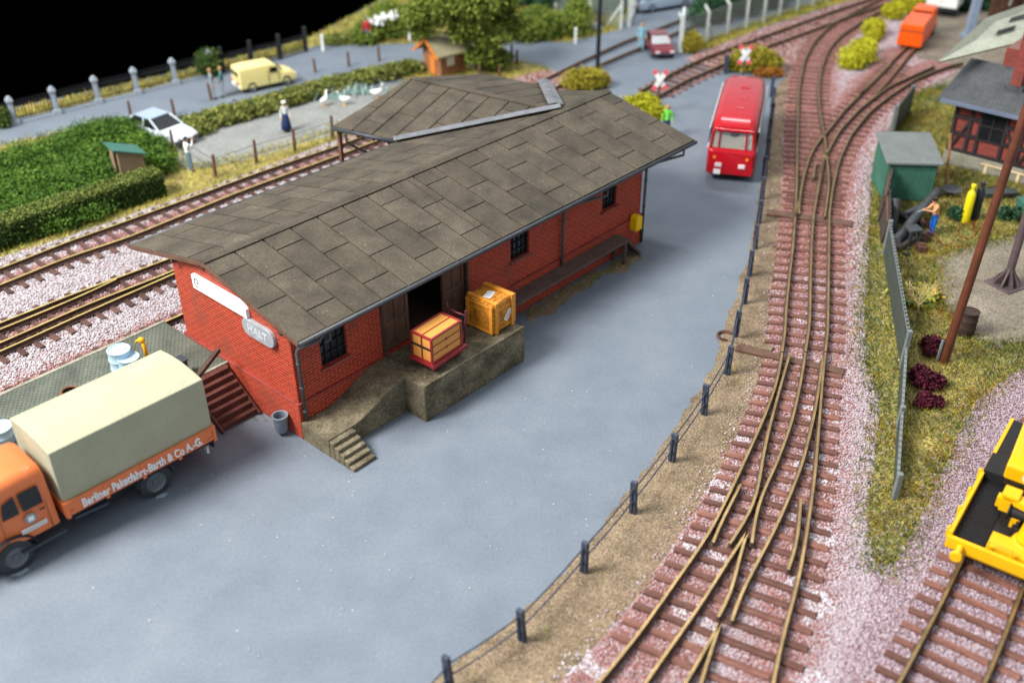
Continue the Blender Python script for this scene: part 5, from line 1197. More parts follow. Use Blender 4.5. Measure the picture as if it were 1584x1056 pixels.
# yellow crane wagon at the right edge
c0, c1 = at(1392, 1054), at(1487, 867); cd = (c1-c0).normalized(); cr_n = Vector((cd.y, -cd.x, 0)); rz = math.atan2(cd.y, cd.x)
mid = at(1464, 917)+cr_n*.75
front = at(1462, 850, .85); s0 = (front-Vector((mid.x, mid.y, .85))).dot(cd)
base = Vector((mid.x, mid.y, 0))+cd*(s0+.28)+cr_n*.08
cw = thing('crane_wagon', 'yellow crane wagon with black deck standing on the right hand track', 'rail crane', (base.x, base.y, .1), rz)
HW = 1.30; LN = 6.2
m = MB(); m.box((LN/2, 0, .78), (LN, HW*2-.1, .16)); m.build('deck', M['rubber'], cw)
m = MB(); m.box((.03, 0, .82), (.12, HW*2, .36)); m.box((.8, 0, .55), (1.2, 1.8, .3)); m.build('buffer_beam', M['yellow_crane'], cw, bevel=.02)
for s_ in (1, -1):
    m = MB(); m.box((1.55, s_*(HW-.05), .98), (3.0, .10, .28)); m.box((4.8, s_*(HW-.05), .78), (2.9, .10, .2)); 
    for x in (.2, 1.1, 2.0, 2.95): m.box((x, s_*(HW+.03), .98), (.10, .08, .34))
    m.build('side_board', M['yellow_crane'], cw, bevel=.015)
    m = MB(); m.cyl((-.02, s_*.92, .82), (-.40, s_*.92, .80), .09, .07, 14); m.cyl((-.38, s_*.92, .80), (-.47, s_*.92, .80), .16, .15, 18); m.build('buffer', M['yellow_crane'], cw, bevel=.02)
m = MB(); m.box((3.02, HW-.55, .98), (.10, 1.0, .26)); m.build('cross_board', M['yellow_crane'], cw, bevel=.015)
m = MB()
for k in range(26): m.box((.3+k*.1, HW-.48, .885), (.05, .72, .05))
m.build('ribbed_plate', M['rubber'], cw)
m = MB(); m.box((.55, -.1, .92), (.62, 1.0, .14)); m.build('beam_cover', M['yellow_crane'], cw, bevel=.02)
m = MB(); m.cyl((.95, -.42, .86), (.95, -.42, 1.02), .42, .36, 20); m.cyl((.95, -.42, 1.0), (1.25, -.62, 2.6), .30, .26, 18); m.build('jib_post', M['yellow_crane'], cw, bevel=.02)
m = MB(); m.box((1.75, .35, 1.35), (.34, .34, .5)); m.bar((1.75, .35, 1.5), (1.45, -.55, 1.6), .3, .22); m.box((1.95, .52, 1.15), (.22, .24, .34)); m.box((1.72, .32, 1.66), (.44, .42, .12)); m.build('winch', M['yellow_crane'], cw, bevel=.025)
m = MB(); m.tube([(2.05, -.35, 1.45), (2.15, .10, 1.95), (2.5, .0, 2.45)], [.14, .17, .15], 14); m.build('counterweight', M['beige'], cw, smooth=True)
m = MB(); m.tube([(.1, -.2, .95), (.1, -.2, 1.25), (.1, .35, 1.25), (.1, .35, .95)], .03, 6); m.build('grab_rail', M['yellow_crane'], cw)
for k in range(4): m = MB(); m.box((1.2+.28*k, -.05+.09*(k % 2), 1.0), (.16, .22, .22+.08*(k % 2))); m.cyl((1.2+.28*k, -.05, 1.1), (1.2+.28*k, -.05, 1.28), .05, n=8); m.build('gear_block', M['yellow_crane' if k % 2 else 'rubber'], cw, bevel=.015)
m = MB(); m.cyl((1.55, -.35, 1.25), (1.55, .25, 1.25), .16, n=18); m.cyl((1.55, -.37, 1.25), (1.55, -.33, 1.25), .24, n=18); m.cyl((1.55, .23, 1.25), (1.55, .27, 1.25), .24, n=18); m.build('rope_drum', M['rubber'], cw)
m = MB(); m.tube([(1.55, -.05, 1.4), (1.3, -.5, 2.2), (1.28, -.62, 2.6)], .018, 6); m.build('hoist_rope', M['scrap'], cw)
m = MB(); m.box((3.35, .55, 1.0), (.9, 1.4, .45)); m.build('engine_box', M['rubber'], cw, bevel=.03)
m = MB(); m.prism([(2.9, .95), (5.8, .95), (5.8, 2.7), (3.9, 2.7), (3.25, 1.75), (2.9, 1.6)], -1.2, .75, lambda p, q, r: (p, r, q)); hs = m.build('crane_cab', M['yellow_crane'], cw, bevel=.05)
m = MB(); m.box((4.35, .765, 2.1), (.5, .03, .7)); m.box((5.05, .765, 2.1), (.5, .03, .7)); m.build('cab_window', M['glass_dark'], hs, bevel=.04)
m = MB(); m.box((3.8, .765, 1.45), (.05, .03, .6)); m.build('vent_slot', M['wood_brown'], hs)
m = MB(); m.bar((3.2, .2, 1.85), (4.0, .2, 2.65), .5, .03); m.build('cab_front_window', M['glass_dark'], hs)
for x in (1.2, 4.6):
    for s_ in (-1, 1):
        m = MB(); m.cyl((x, s_*.70, .42), (x, s_*.82, .42), .42, n=22); m.build('wheel', M['chassis'], cw)
m = MB(); m.box((2.9, 0, .55), (5.2, 1.2, .28)); m.build('underframe', M['chassis'], cw)

# ------------------------------------------------------------------ wire fence beside the yard
wf = thing('wire_fence', 'dark blue grey wire fence of stubby posts curving between yard and sand strip', 'fence', (0, 0, 0))
FP = [(650, 1118), (697, 1066), (808, 990), (903, 884), (979, 793), (1039, 713), (1089, 641), (1124, 579), (1137, 524), (1151, 470), (1159, 427), (1168, 385), (1173, 346), (1178, 309), (1182, 275), (1186, 247), (1189, 217), (1192, 190), (1194, 166), (1193, 150)]
FB = [at(*p) for p in FP]; tops = []
for i, p in enumerate(FB):
    d = (FB[min(i+1, len(FB)-1)]-FB[max(i-1, 0)]).normalized(); a = math.atan2(d.y, d.x); h = 1.12+rnd.uniform(-.05, .05)
    ln = Vector((rnd.gauss(0, .03), rnd.gauss(0, .03), 1)); m = MB()
    m.box((0, 0, h/2-.03), (.13, .20, h), top=(.92, .92)); m.box((-.075, .04, h*.42), (.05, .09, h*.7), top=(.9, .6))
    for z in (.42, .82): m.cyl((-.11, 0, z), (.11, 0, z), .03, n=8)
    o = m.build('post', M['fence_blue'], wf, bevel=.012); o.location = p
    o.rotation_euler = (math.atan2(-ln.y, 1), math.atan2(ln.x, 1), a+rnd.uniform(-.2, .2)); tops.append(p+Vector((ln.x, ln.y, 1))*.9)
for z in (.48, .90):
    m = MB(); pts = []
    for a, b in zip(FB, FB[1:]):
        for k in range(5): f = k/5; pts.append(a.lerp(b, f)+Vector((0, 0, z-.05*math.sin(PI*f))))
    pts.append(FB[-1]+Vector((0, 0, z))); m.tube(pts, .021, 6); m.build('wire', M['fence_blue'], wf, smooth=True)

# ------------------------------------------------------------------ right hand yard
# grey green sheet fence with a toothed top, then lattice down to its end post
gf = thing('sheet_fence', 'grey green sheet fence with pale toothed edge between grass and gravel yard', 'fence', (0, 0, 0))
P0, P1, P2 = at(1367, 395), at(1394, 570), at(1383, 772); PF = P0.lerp(at(1362, 352), .6)
def fence_run(a, b, h, name, mat, tooth=True, thick=.06, hb=None):
    hb = h if hb is None else hb
    m = MB(); d = (b-a); d.normalize(); s = Vector((-d.y, d.x, 0))*thick/2
    vs = [a-s, b-s, b+s, a+s]; m.add([v for v in vs]+[v+Vector((0, 0, hh)) for v, hh in zip(vs, (h, hb, hb, h))], [(3, 2, 1, 0), (4, 5, 6, 7), (0, 1, 5, 4), (1, 2, 6, 5), (2, 3, 7, 6), (3, 0, 4, 7)])
    m.build(name, mat, gf)
    if tooth:
        m = MB(); n = int((b-a).length/.26)
        for i in range(n):
            f = (i+.5)/n; p = a.lerp(b, f); hh = h+(hb-h)*f; m.box((p.x, p.y, hh+.02), (.10, .09, .08), rz=math.atan2(d.y, d.x), top=(.6, .8))
        m.bar(a+Vector((0, 0, h-.03)), b+Vector((0, 0, hb-.03)), .085, .06)
        m.build('toothed_edge', M['lattice'], gf)
fence_run(P0, P1, 1.35, 'sheet_panel', M['fence_green'])
fence_run(P1, P2, .85, 'sheet_panel', M['fence_green'], hb=.5, thick=.09)
for p, h in ((P0, 1.55), (P1, 1.5), (P1.lerp(P2, .5), .85), (P2, .95)):
    m = MB(); m.box((p.x, p.y, h/2), (.16, .16, h), top=(.9, .9)); m.build('post', M['lattice'], gf, bevel=.015)
ff = thing('sheet_fence', 'dark grey green fence panel standing beyond the green shed', 'fence', (0, 0, 0))
a, b = at(1378, 212), at(1404, 178); m = MB(); d = (b-a).normalized(); m.bar(a+Vector((0, 0, .75)), b+Vector((0, 0, .75)), .07, 1.5); m.build('sheet_panel', M['fence_green'], ff)
for p in (a, b): m = MB(); m.box((p.x, p.y, .8), (.16, .16, 1.6)); m.build('post', M['lattice'], ff)
# dark board screen
bs = thing('board_screen', 'dark weathered board screen leaning beside the green shed', 'fence', (0, 0, 0))
for (q0, q1, h0, h1) in (((1357, 345), (1366, 300), 1.5, 1.75), ((1362, 378), (1360, 342), 1.2, 1.5)):
    a, b = at(*q0), at(*q1); m = MB(); n = 7
    for i in range(n):
        p = a.lerp(b, i/n+.01); q = a.lerp(b, (i+1)/n-.01); hh = h0+(h1-h0)*i/n+rnd.uniform(-.06, .06); m.bar((p+q)/2, (p+q)/2+Vector((.18, 0, hh)), (q-p).length, .05, up=(q-p).normalized().cross(Vector((0, 0, 1))))
    m.build('board_panel', M['board_dark'], bs)
    m = MB(); m.bar(a+Vector((.1, 0, h0*.8)), b+Vector((.1, 0, h1*.8)), .1, .12); m.build('rail', M['wood_brown'], bs)
# green shed
gs0, gs1 = at(1364, 310), at(1437, 312); ex = (gs1-gs0).normalized(); rz = math.atan2(ex.y, ex.x); WG = (gs1-gs0).length; DG = 2.2
gs = thing('green_shed', 'green boarded tool shed with flat grey felt roof', 'shed', (gs0.x, gs0.y, 0), rz)
m = MB(); m.prism([(0, 0), (DG, 0), (DG, 2.15), (0, 1.78)], 0, WG, lambda p, q, r: (r, p, q)); m.build('wall', M['shed_green'], gs)
m = MB(); n = 16
for i in range(n): m.box((WG*(i+.5)/n, -.02, .89), (WG/n-.035, .03, 1.72))
for i in range(13): m.box((-.02, DG*(i+.5)/13, .95), (.03, DG/13-.03, 1.78)); m.box((WG+.02, DG*(i+.5)/13, .95), (.03, DG/13-.03, 1.78))
m.build('boarding', M['shed_green'], gs)
m = MB(); m.box((WG/2, -.045, 1.55), (WG+.05, .03, .07)); m.box((WG/2, -.045, .12), (WG+.05, .03, .1)); m.build('batten', M['shed_green'], gs)
m = MB(); m.prism([(-.22, 1.76), (DG+.15, 2.18), (DG+.15, 2.27), (-.22, 1.86)], -.18, WG+.2, lambda p, q, r: (r, p, q)); m.build('roof', M['felt_grey'], gs, bevel=.02)
pk = thing('plank', 'thin pale brown plank leaning at the corner of the green shed', 'plank'); a, b = at(1463, 296), at(1455, 214, 2.2)
a = at(1463, 296); ray = at(1455, 214, 2.15); m = MB(); m.bar(a, Vector((a.x-.15, a.y+.55, 2.5)), .10, .07); m.build('board', M['plank'], pk)
# scrap heap: every pipe and tyre a thing
def pipe(label, a, b, r, mat='scrap', ends=True):
    t = thing('scrap_pipe', label, 'pipe'); m = MB(); a, b = Vector(a), Vector(b); d = (b-a).normalized()
    m.cyl(a, b, r, n=16); smooth_angle(m.build('tube_body', M[mat], t), 50)
    m = MB(); m.cyl(a-d*.02, a+d*.10, r*1.12, n=16); m.cyl(b-d*.10, b+d*.02, r*1.12, n=16); m.build('collar', M[mat], t); return t
pipe('longest thick grey scrap pipe leaning up from the fence towards the shed', at(1383, 381)+Vector((0, 0, .22)), at(1443, 322)+Vector((0, 0, .75)), .20)
pipe('upright grey scrap pipe stub beside the board screen', at(1379, 362)+Vector((0, 0, .1)), at(1377, 352)+Vector((0, 0, 1.3)), .17)
pipe('short dark pipe lying across the scrap heap behind the tyres', at(1388, 345)+Vector((0, 0, .25)), at(1420, 335)+Vector((0, 0, .4)), .16)
pipe('dark thin pipe lying lowest along the scrap heap', at(1386, 390)+Vector((0, 0, .14)), at(1432, 366)+Vector((0, 0, .16)), .12, 'board_dark')
for k, (q, z, lb) in enumerate((((1412, 357), .14, 'black scrap tyre in front on the heap'), ((1402, 347), .34, 'black scrap tyre tilted on top of the heap'), ((1424, 350), .16, 'black scrap tyre beside the welder in blue trousers'))):
    t = thing('old_tyre', lb, 'tyre', at(*q, 0), 0, None); m = MB(); n = 20; vs = []
    m.lathe([(.20, -.10), (.38, -.11), (.42, -.05), (.42, .05), (.38, .11), (.20, .10), (.20, -.10)], n, cap=False); o = m.build('casing', M['rubber'], t); smooth_angle(o, 50); o.location = (0, 0, z); o.rotation_euler = (.35*k-.2, .2, k)
t = thing('metal_stand', 'dark grey metal frame standing in the scrap heap', 'frame', at(1408, 378), .2); m = MB()
for x in (-.2, .2):
    for y in (-.2, .2): m.box((x, y, .35), (.1, .1, .7))
m.box((0, 0, .7), (.55, .55, .1)); m.box((0, 0, .1), (.5, .5, .08)); m.build('frame', M['scrap'], t)
for k, (q, lb) in enumerate((((1428, 374), 'rust brown block, the rear one at the welder feet'), ((1424, 388), 'rust brown block, the front one at the welder feet'))):
    t = thing('iron_block', lb, 'block', at(*q), .5+k); m = MB(); m.box((0, 0, .14), (.50, .36, .28), top=(.9, .9)); m.build('slab', M['rust'], t, bevel=.03)
    m = MB(); m.box((0, 0, .31), (.2, .2, .08)); m.build('lug', M['rust'], t, bevel=.02)
def bits(name, label, poly, n, mat, sz):
    pts = sample(px(poly), n); m = MB()
    for p in pts: m.box((p[0], p[1], .05), (sz*rnd.uniform(.5, 2.5), sz*rnd.uniform(.5, 1), sz), rz=rnd.uniform(0, 6))
    o = m.build(name, M[mat]); tag(o, label, 'debris', kind='stuff')
bits('scrap_bit', 'small dark scrap bits under the scrap heap', [(1370, 392), (1380, 335), (1435, 335), (1440, 370), (1400, 400)], 60, 'scrap', .12)
bits('crumb', 'tiny pale crumbs scattered over the asphalt yard', [(330, 700), (470, 760), (560, 720), (830, 580), (1000, 430), (1120, 430), (1080, 560), (900, 820), (640, 1040), (200, 1040), (100, 960)], 45, 'white_dull', .016)
bits('paper_bit', 'small pale bits scattered on the grass bank by the fence', [(1345, 460), (1400, 440), (1400, 600), (1350, 620)], 26, 'pale_wood', .045)
def cylinder(label, q, mat, cap):
    t = thing('gas_cylinder', label, 'gas cylinder', at(*q)); m = MB(); m.lathe([(.17, 0), (.18, .03), (.18, 1.25), (.15, 1.38), (.08, 1.46), (.06, 1.5)], 20); smooth_angle(m.build('bottle', M[mat], t), 40)
    m = MB(); m.lathe([(.07, 1.48), (.07, 1.60), (.10, 1.62), (.10, 1.72), (.03, 1.75)], 12); m.bar((0, 0, 1.58), (.14, 0, 1.58), .06, .06); m.build('valve', M[cap], t)
cylinder('bright yellow gas cylinder standing beside its black twin', (1492, 344), 'cyl_yellow', 'cyl_yellow')
cylinder('black gas cylinder standing behind the yellow one', (1506, 340), 'cyl_dark', 'cyl_dark')
t = thing('welding_hose', 'thin dark red hose looping from the gas cylinders to the welder', 'hose'); pts = [(1503, 343, .5), (1509, 350, .1), (1512, 362, .03), (1500, 373, .03), (1486, 370, .03), (1480, 358, .03), (1487, 347, .03), (1505, 342, .03), (1525, 347, .03), (1533, 365, .03), (1528, 377, .03), (1505, 379, .03), (1465, 384, .03), (1452, 376, .03), (1444, 362, .1), (1436, 350, .6), (1428, 340, 1.0)]
m = MB(); m.tube(smooth_path([at(a, b, z) for a, b, z in pts], .25, 4), .03, 6); m.build('hose_line', M['hose'], t, smooth=True)
t = thing('feed_dish', 'dark round dish on a stub foot beside the green shed', 'dish', at(1469, 304)); m = MB(); m.lathe([(.10, 0), (.10, .2), (.42, .34), (.45, .38), (.40, .37), (.05, .28)], 22); smooth_angle(m.build('bowl', M['felt_dark'], t), 40)
m = MB(); m.cyl((0, 0, 0), (0, 0, .06), .2, n=14); m.build('foot', M['rubber'], t)
t = thing('tub', 'dark green oblong tub lying on the grass behind the rusty mast', 'tub', at(1545, 305), .1); m = MB(); m.loft([[(-.75, -.2, .3), (-.75, .2, .3), (-.7, .15, .05), (-.7, -.15, .05)], [(0, -.35, .32), (0, .35, .32), (0, .25, 0), (0, -.25, 0)], [(.75, -.2, .3), (.75, .2, .3), (.7, .15, .05), (.7, -.15, .05)]]); m.build('hull', M['leaf_dark'] if 0 else M['fence_green'], t, bevel=.02)
m = MB(); m.box((0, .34, .32), (1.2, .05, .05)); m.box((0, -.34, .32), (1.2, .05, .05)); m.build('rim', M['scrap'], t)
t = thing('crate', 'dark green crate cut by the right edge near the gravel yard', 'crate', at(1586, 338)); m = MB(); m.box((0, 0, .4), (.8, .7, .8)); m.build('box', M['hut_roof'], t, bevel=.03)
m = MB(); m.box((0, 0, .82), (.86, .76, .06)); m.build('lid', M['hut_roof'], t, bevel=.01)
bush('bush', 'small dark bush at the foot of the gas cylinders', at(1477, 340), [((0, 0, .3), (.35, .3, .32))], 500, .10, M['leaf_dark'])
bush('bush', 'small dark green tuft nearer the rusty mast of two tufts', at(1552, 340), [((0, 0, .3), (.28, .28, .32))], 400, .1, M['leaf_dark'])
bush('bush', 'small dark green tuft nearer the right edge of two tufts', at(1572, 342), [((0, 0, .3), (.28, .28, .32))], 400, .1, M['leaf_dark'])
# pale bench of raw planks
b0, b1 = at(1516, 270), at(1590, 290); rz = math.atan2(b1.y-b0.y, b1.x-b0.x); t = thing('plank_bench', 'low pale raw wood bench before the half timbered house', 'bench', (b0.x, b0.y, 0), rz)
m = MB(); [m.box((1.6, .15+.24*k, .48), (3.4, .21, .06)) for k in range(3)]; m.build('seat', M['pale_wood'], t, bevel=.01)
for x in (.15, 1.6, 3.1):
    for y in (.12, .66): m = MB(); m.box((x, y, .225), (.12, .1, .45)); m.build('leg', M['pale_wood'], t)
# half timbered house
h0, h1 = at(1458, 252), at(1584, 286); ex = (h1-h0).normalized(); rz = math.atan2(ex.y, ex.x)
hs = thing('timbered_house', 'half timbered red brick house with dark lean-to roof and pale upper roof', 'house', (h0.x, h0.y, 0), rz); HL = 9.
m = MB(); m.box((HL/2, 1.9, .34), (HL+.1, 3.9, .68)); m.build('stone_base', M['stone_base'], hs, bevel=.03)
m = MB(); m.box((HL/2, 1.95, 1.98), (HL-.1, 3.7, 2.6)); m.build('wall', M['brick_dark'], hs)
m = MB()
for z in (.74, 1.55, 2.35, 3.22): m.box((HL/2, .06, z), (HL, .12, .17)); m.box((.04, 1.95, z), (.12, 3.7, .17))
for x in (.07, .8, 1.25, 2.35, 3.1, 3.9, 4.7, 5.8, 7, 8.9): m.box((x, .055, 1.98), (.15, .12, 2.55))
for (x0, x1) in ((.1, .8), (3.15, 2.4), (3.2, 3.9), (7.1, 8.0)): m.bar((x0, .05, .8), (x1, .05, 2.3), .11, .14, up=(0, 1, 0)); 
for y in (1.3, 2.5, 3.7): m.box((.04, y, 1.98), (.12, .15, 2.55))
m.build('timber_frame', M['timber'], hs)
for (x0, x1) in ((1.28, 2.30), (4.75, 5.75)):
    m = MB(); m.box(((x0+x1)/2, .02, 2.2), (x1-x0, .08, 1.25)); wn = m.build('window', M['glass_dark'], hs)
    m = MB(); m.box(((x0+x1)/2, -.03, 2.2), (.06, .04, 1.25)); m.box(((x0+x1)/2, -.03, 2.2), (x1-x0, .04, .06)); m.build('glazing_bar', M['timber'], wn)
m = MB(); m.prism([(-.75, 3.10), (2.55, 4.15), (2.55, 4.26), (-.75, 3.24)], -.65, HL+.4, lambda p, q, r: (r, p, q)); m.build('lean_to_roof', M['felt_dark'], hs, bevel=.02)
m = MB(); m.box((HL/2, -.77, 3.16), (HL+1.0, .06, .17)); m.build('eave_board', M['blue_edge'], hs)
m = MB(); m.box((HL/2+.4, 4.3, 2.55), (HL-.8, 3.6, 5.0)); m.build('upper_wall', M['brick_dark'], hs)
q = Matrix.Rotation(-rz, 3, 'Z'); P = [at(1451, 96, 4.75), at(1640, 50, 4.9), at(1640, -12, 6.0), at(1527, 27, 5.85)]
L4 = [q @ (p-Vector((h0.x, h0.y, 0))) for p in P]; nz = (L4[1]-L4[0]).cross(L4[3]-L4[0]).normalized(); nz = nz if nz.z > 0 else -nz
m = MB(); m.add([p for p in L4]+[p-nz*.16 for p in L4], [(0, 1, 2, 3), (7, 6, 5, 4)]+[(i, (i+1) % 4, 4+(i+1) % 4, 4+i) for i in range(4)]); rf = m.build('upper_roof', M['felt_pale'], hs)
def rp(s, t): return (L4[0].lerp(L4[1], s)).lerp(L4[3].lerp(L4[2], s), t)
for (s0, s1, t0) in ((.36, .54, .36), (.42, .60, .62)):
    m = MB(); n = 6
    for i in range(n):
        a, b = rp(s0+(s1-s0)*i/n, t0), rp(s0+(s1-s0)*(i+.7)/n, t0); c = rp(s0+(s1-s0)*i/n, t0+.11); e = rp(s0+(s1-s0)*(i+.7)/n, t0+.11)
        m.add([a+nz*.02, b+nz*.02, e+nz*.02, c+nz*.02, a-nz*.02, b-nz*.02, e-nz*.02, c-nz*.02], [(0, 1, 2, 3), (0, 1, 5, 4), (1, 2, 6, 5), (2, 3, 7, 6), (3, 0, 4, 7)])
    m.build('roof_light', M['glass_dark'], rf)
cp = q @ (at(1573, 132, 3.9)-Vector((h0.x, h0.y, 0)))
m = MB(); m.box((cp.x, cp.y, 5.0), (.46, .46, 2.6)); ch = m.build('chimney', M['brick_dark'], hs)
m = MB(); m.box((cp.x, cp.y, 3.78), (.8, .8, .3)); m.build('flashing', M['felt_dark'], ch)
# rusty mast and its angle iron feet
mb0 = at(1459, 560); tp = at(1584, 180, 8.6); d = (tp-mb0); t = thing('rusty_mast', 'tall reddish brown rusty mast rising past the right edge', 'mast', mb0)
m = MB(); m.cyl((0, 0, -.02), d*1.5, .15, .12, 16); smooth_angle(m.build('pole', M['mast_rust'], t), 50)
for k, (x, y) in enumerate(((-.22, .02), (.2, .12))): m = MB(); m.bar((x, y, 0), (x+d.x*.09, y+d.y*.09, .85), .10, .06); m.build('foot_iron', M['lattice'], t)
drum('rusty_barrel', 'dark rusty barrel standing behind the mast foot', at(1492, 517), M['barrel_rust'], .30, .95, 2, 'barrel')
# dark iron pillar with flared foot
pp = at(1556, 441); t = thing('iron_pillar', 'dark mauve iron pillar with flared foot on the gravel yard', 'pillar', pp); M['mauve_iron'] = pm('mauve_iron', (.10, .07, .072), .6, .25, 3)
m = MB(); m.lathe([(.15, 0.2), (.15, 6.5)], 16); smooth_angle(m.build('column', M['mauve_iron'], t), 50)
m = MB(); m.box((0, 0, .04), (1.15, 1.15, .08), rz=.5); m.build('base_plate', M['mauve_iron'], t, bevel=.03)
for k in range(8):
    a = k*PI/4; m = MB(); m.prism([(.13, .75), (.13, .08), (.50, .08), (.44, .25), (.22, .55)], -.03, .03, lambda p, q_, r: (p*math.cos(a)-r*math.sin(a), p*math.sin(a)+r*math.cos(a), q_)); m.build('rib', M['mauve_iron'], t)
# dry twig shrub
t = thing('dry_shrub', 'bare pale dry twig shrub on the grass beside the sheet fence', 'shrub', at(1421, 488)); m = MB(); rg = random.Random(4)
def twig(p, d, l, r, dep):
    e = p+d*l; m.tube([p, p.lerp(e, .5)+Vector((rg.gauss(0, .03), rg.gauss(0, .03), 0)), e], [r, r*.8, r*.6], 5)
    if dep:
        for k in range(3): twig(e if k else p.lerp(e, .6), (d+Vector((rg.gauss(0, .5), rg.gauss(0, .5), rg.gauss(.05, .3)))).normalized(), l*.72, r*.62, dep-1)
for k in range(3): twig(Vector((0, 0, 0)), Vector((rg.uniform(-.5, .5), rg.uniform(-.3, .5), 1)).normalized(), .55, .028, 4)
m.build('twigs', M['twig'], t)
bush('tussock', 'yellowish grass tussock around the bare dry shrub', at(1416, 462), [((0, 0, .12), (.9, .8, .25))], 900, .13, M['fibre'], 'grass tuft')
PUR = [((1434, 545), .50, .55, 'dark purple shrub, the rear one by the mast foot'), ((1440, 597), .62, .62, 'dark purple shrub, the largest and middle of three'), ((1436, 628), .42, .4, 'dark purple shrub, the smallest and nearest of three')]
for q, r, h, lb in PUR: bush('purple_shrub', lb, at(*q), [((rnd.gauss(0, r*.38), rnd.gauss(0, r*.3), h*rnd.uniform(.3, .7)), (r*rnd.uniform(.45, .75), r*rnd.uniform(.4, .7), h*rnd.uniform(.35, .55))) for _ in range(5)], 2400, .075, M['leaf_purple'], 'shrub')

# ------------------------------------------------------------------ vegetation along the left
def cl(pxs, z, r): return [((at(a, b, z)), r) for a, b in pxs]
def ground_bush(name, label, spots, mat, n, leaf, cat='bush', group=None):
    """spots: px x, px y of the crown centre, height of the centre, radii"""
    c = [at(s[0], s[1], s[2]) for s in spots]; o = sum(c, Vector())/len(c); o.z = 0
    return bush(name, label, o, [((p-o), s[3]) for p, s in zip(c, spots)], n, leaf, mat, cat, group)
mound = []
for (a, b, r, h) in [(10, 262, 2.2, .9), (60, 248, 2.2, .95), (110, 232, 2.0, 1.0), (150, 214, 1.9, 1.1), (180, 205, 1.5, 1.0), (215, 228, 1.5, .9), (235, 250, 1.3, .8), (170, 245, 2.0, 1.0), (120, 268, 2.0, .95), (60, 292, 2.0, .95), (10, 310, 2.0, .9), (150, 272, 1.7, .9), (100, 305, 1.8, .95), (40, 335, 1.8, .9), (-40, 290, 2.4, .9), (-40, 345, 2., .9), (165, 288, 1.2, .7), (130, 320, 1.4, .8), (80, 335, 1.4, .8), (200, 270, 1.0, .7)]: mound.append((a, b, h*.55, (r, r*.85, h*.75)))
ground_bush('ivy_bank', 'large mossy bright green bank of bushes left of the white car', mound, M['leaf_green'], 95000, .075, 'hedge')
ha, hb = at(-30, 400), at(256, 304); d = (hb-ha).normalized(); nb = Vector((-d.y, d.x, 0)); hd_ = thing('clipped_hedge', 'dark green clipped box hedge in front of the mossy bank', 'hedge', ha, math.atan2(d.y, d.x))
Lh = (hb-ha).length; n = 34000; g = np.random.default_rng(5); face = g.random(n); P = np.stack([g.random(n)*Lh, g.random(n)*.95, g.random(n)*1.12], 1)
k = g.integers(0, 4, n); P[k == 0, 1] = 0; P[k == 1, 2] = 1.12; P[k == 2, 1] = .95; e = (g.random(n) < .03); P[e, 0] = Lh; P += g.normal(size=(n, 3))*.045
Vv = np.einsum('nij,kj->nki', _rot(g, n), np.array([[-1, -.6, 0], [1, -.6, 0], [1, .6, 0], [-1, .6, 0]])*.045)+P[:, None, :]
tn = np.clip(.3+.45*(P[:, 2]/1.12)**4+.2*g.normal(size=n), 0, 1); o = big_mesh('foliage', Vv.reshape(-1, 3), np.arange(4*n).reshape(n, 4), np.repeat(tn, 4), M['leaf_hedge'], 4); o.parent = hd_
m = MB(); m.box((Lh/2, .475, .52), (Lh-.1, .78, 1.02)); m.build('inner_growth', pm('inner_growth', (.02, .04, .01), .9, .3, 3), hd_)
band = []
for (a, b, h) in [(290, 198, .6), (312, 195, .65), (335, 188, .7), (360, 181, .75), (385, 175, .75), (410, 168, .7), (435, 160, .7), (460, 152, .7), (485, 145, .65), (510, 138, .65), (535, 132, .65), (560, 126, .65), (585, 121, .65), (610, 115, .65), (632, 110, .6), (300, 205, .5)]: band.append((a, b-6, h*.5, (.95, .65, h*.62)))
ground_bush('verge_hedge', 'long low olive green hedge between the road and the grey gravel', band, M['leaf_olive'], 16000, .14, 'hedge')
for k, (a, b, r, lb) in enumerate(((515, 150, .8, 'spiky blue green plants, left clump above the white geese'), (555, 143, .8, 'spiky blue green plants, right clump behind the shed roof'))):
    t = thing('agave', lb, 'plant', at(a, b)); m = MB(); rg = random.Random(k)
    for i in range(60):
        o2 = Vector((rg.gauss(0, .75), rg.gauss(0, .35), 0)); an = rg.uniform(0, 6.28); l = rg.uniform(.35, .7); dv = Vector((math.cos(an)*.5, math.sin(an)*.5, 1)).normalized(); s_ = dv.cross(Vector((0, 0, 1))).normalized()*.05
        m.tone = rg.random(); m.add([o2-s_, o2+s_, o2+dv*l*.6+s_*.7, o2+dv*l, o2+dv*l*.6-s_*.7], [(0, 1, 2, 3, 4)])
    m.build('leaf_blade', M['leaf_blue'], t); m = MB(); m.ball((0, 0, .05), (.9, .45, .12)); m.build('tuft', M['leaf_blue'], t)
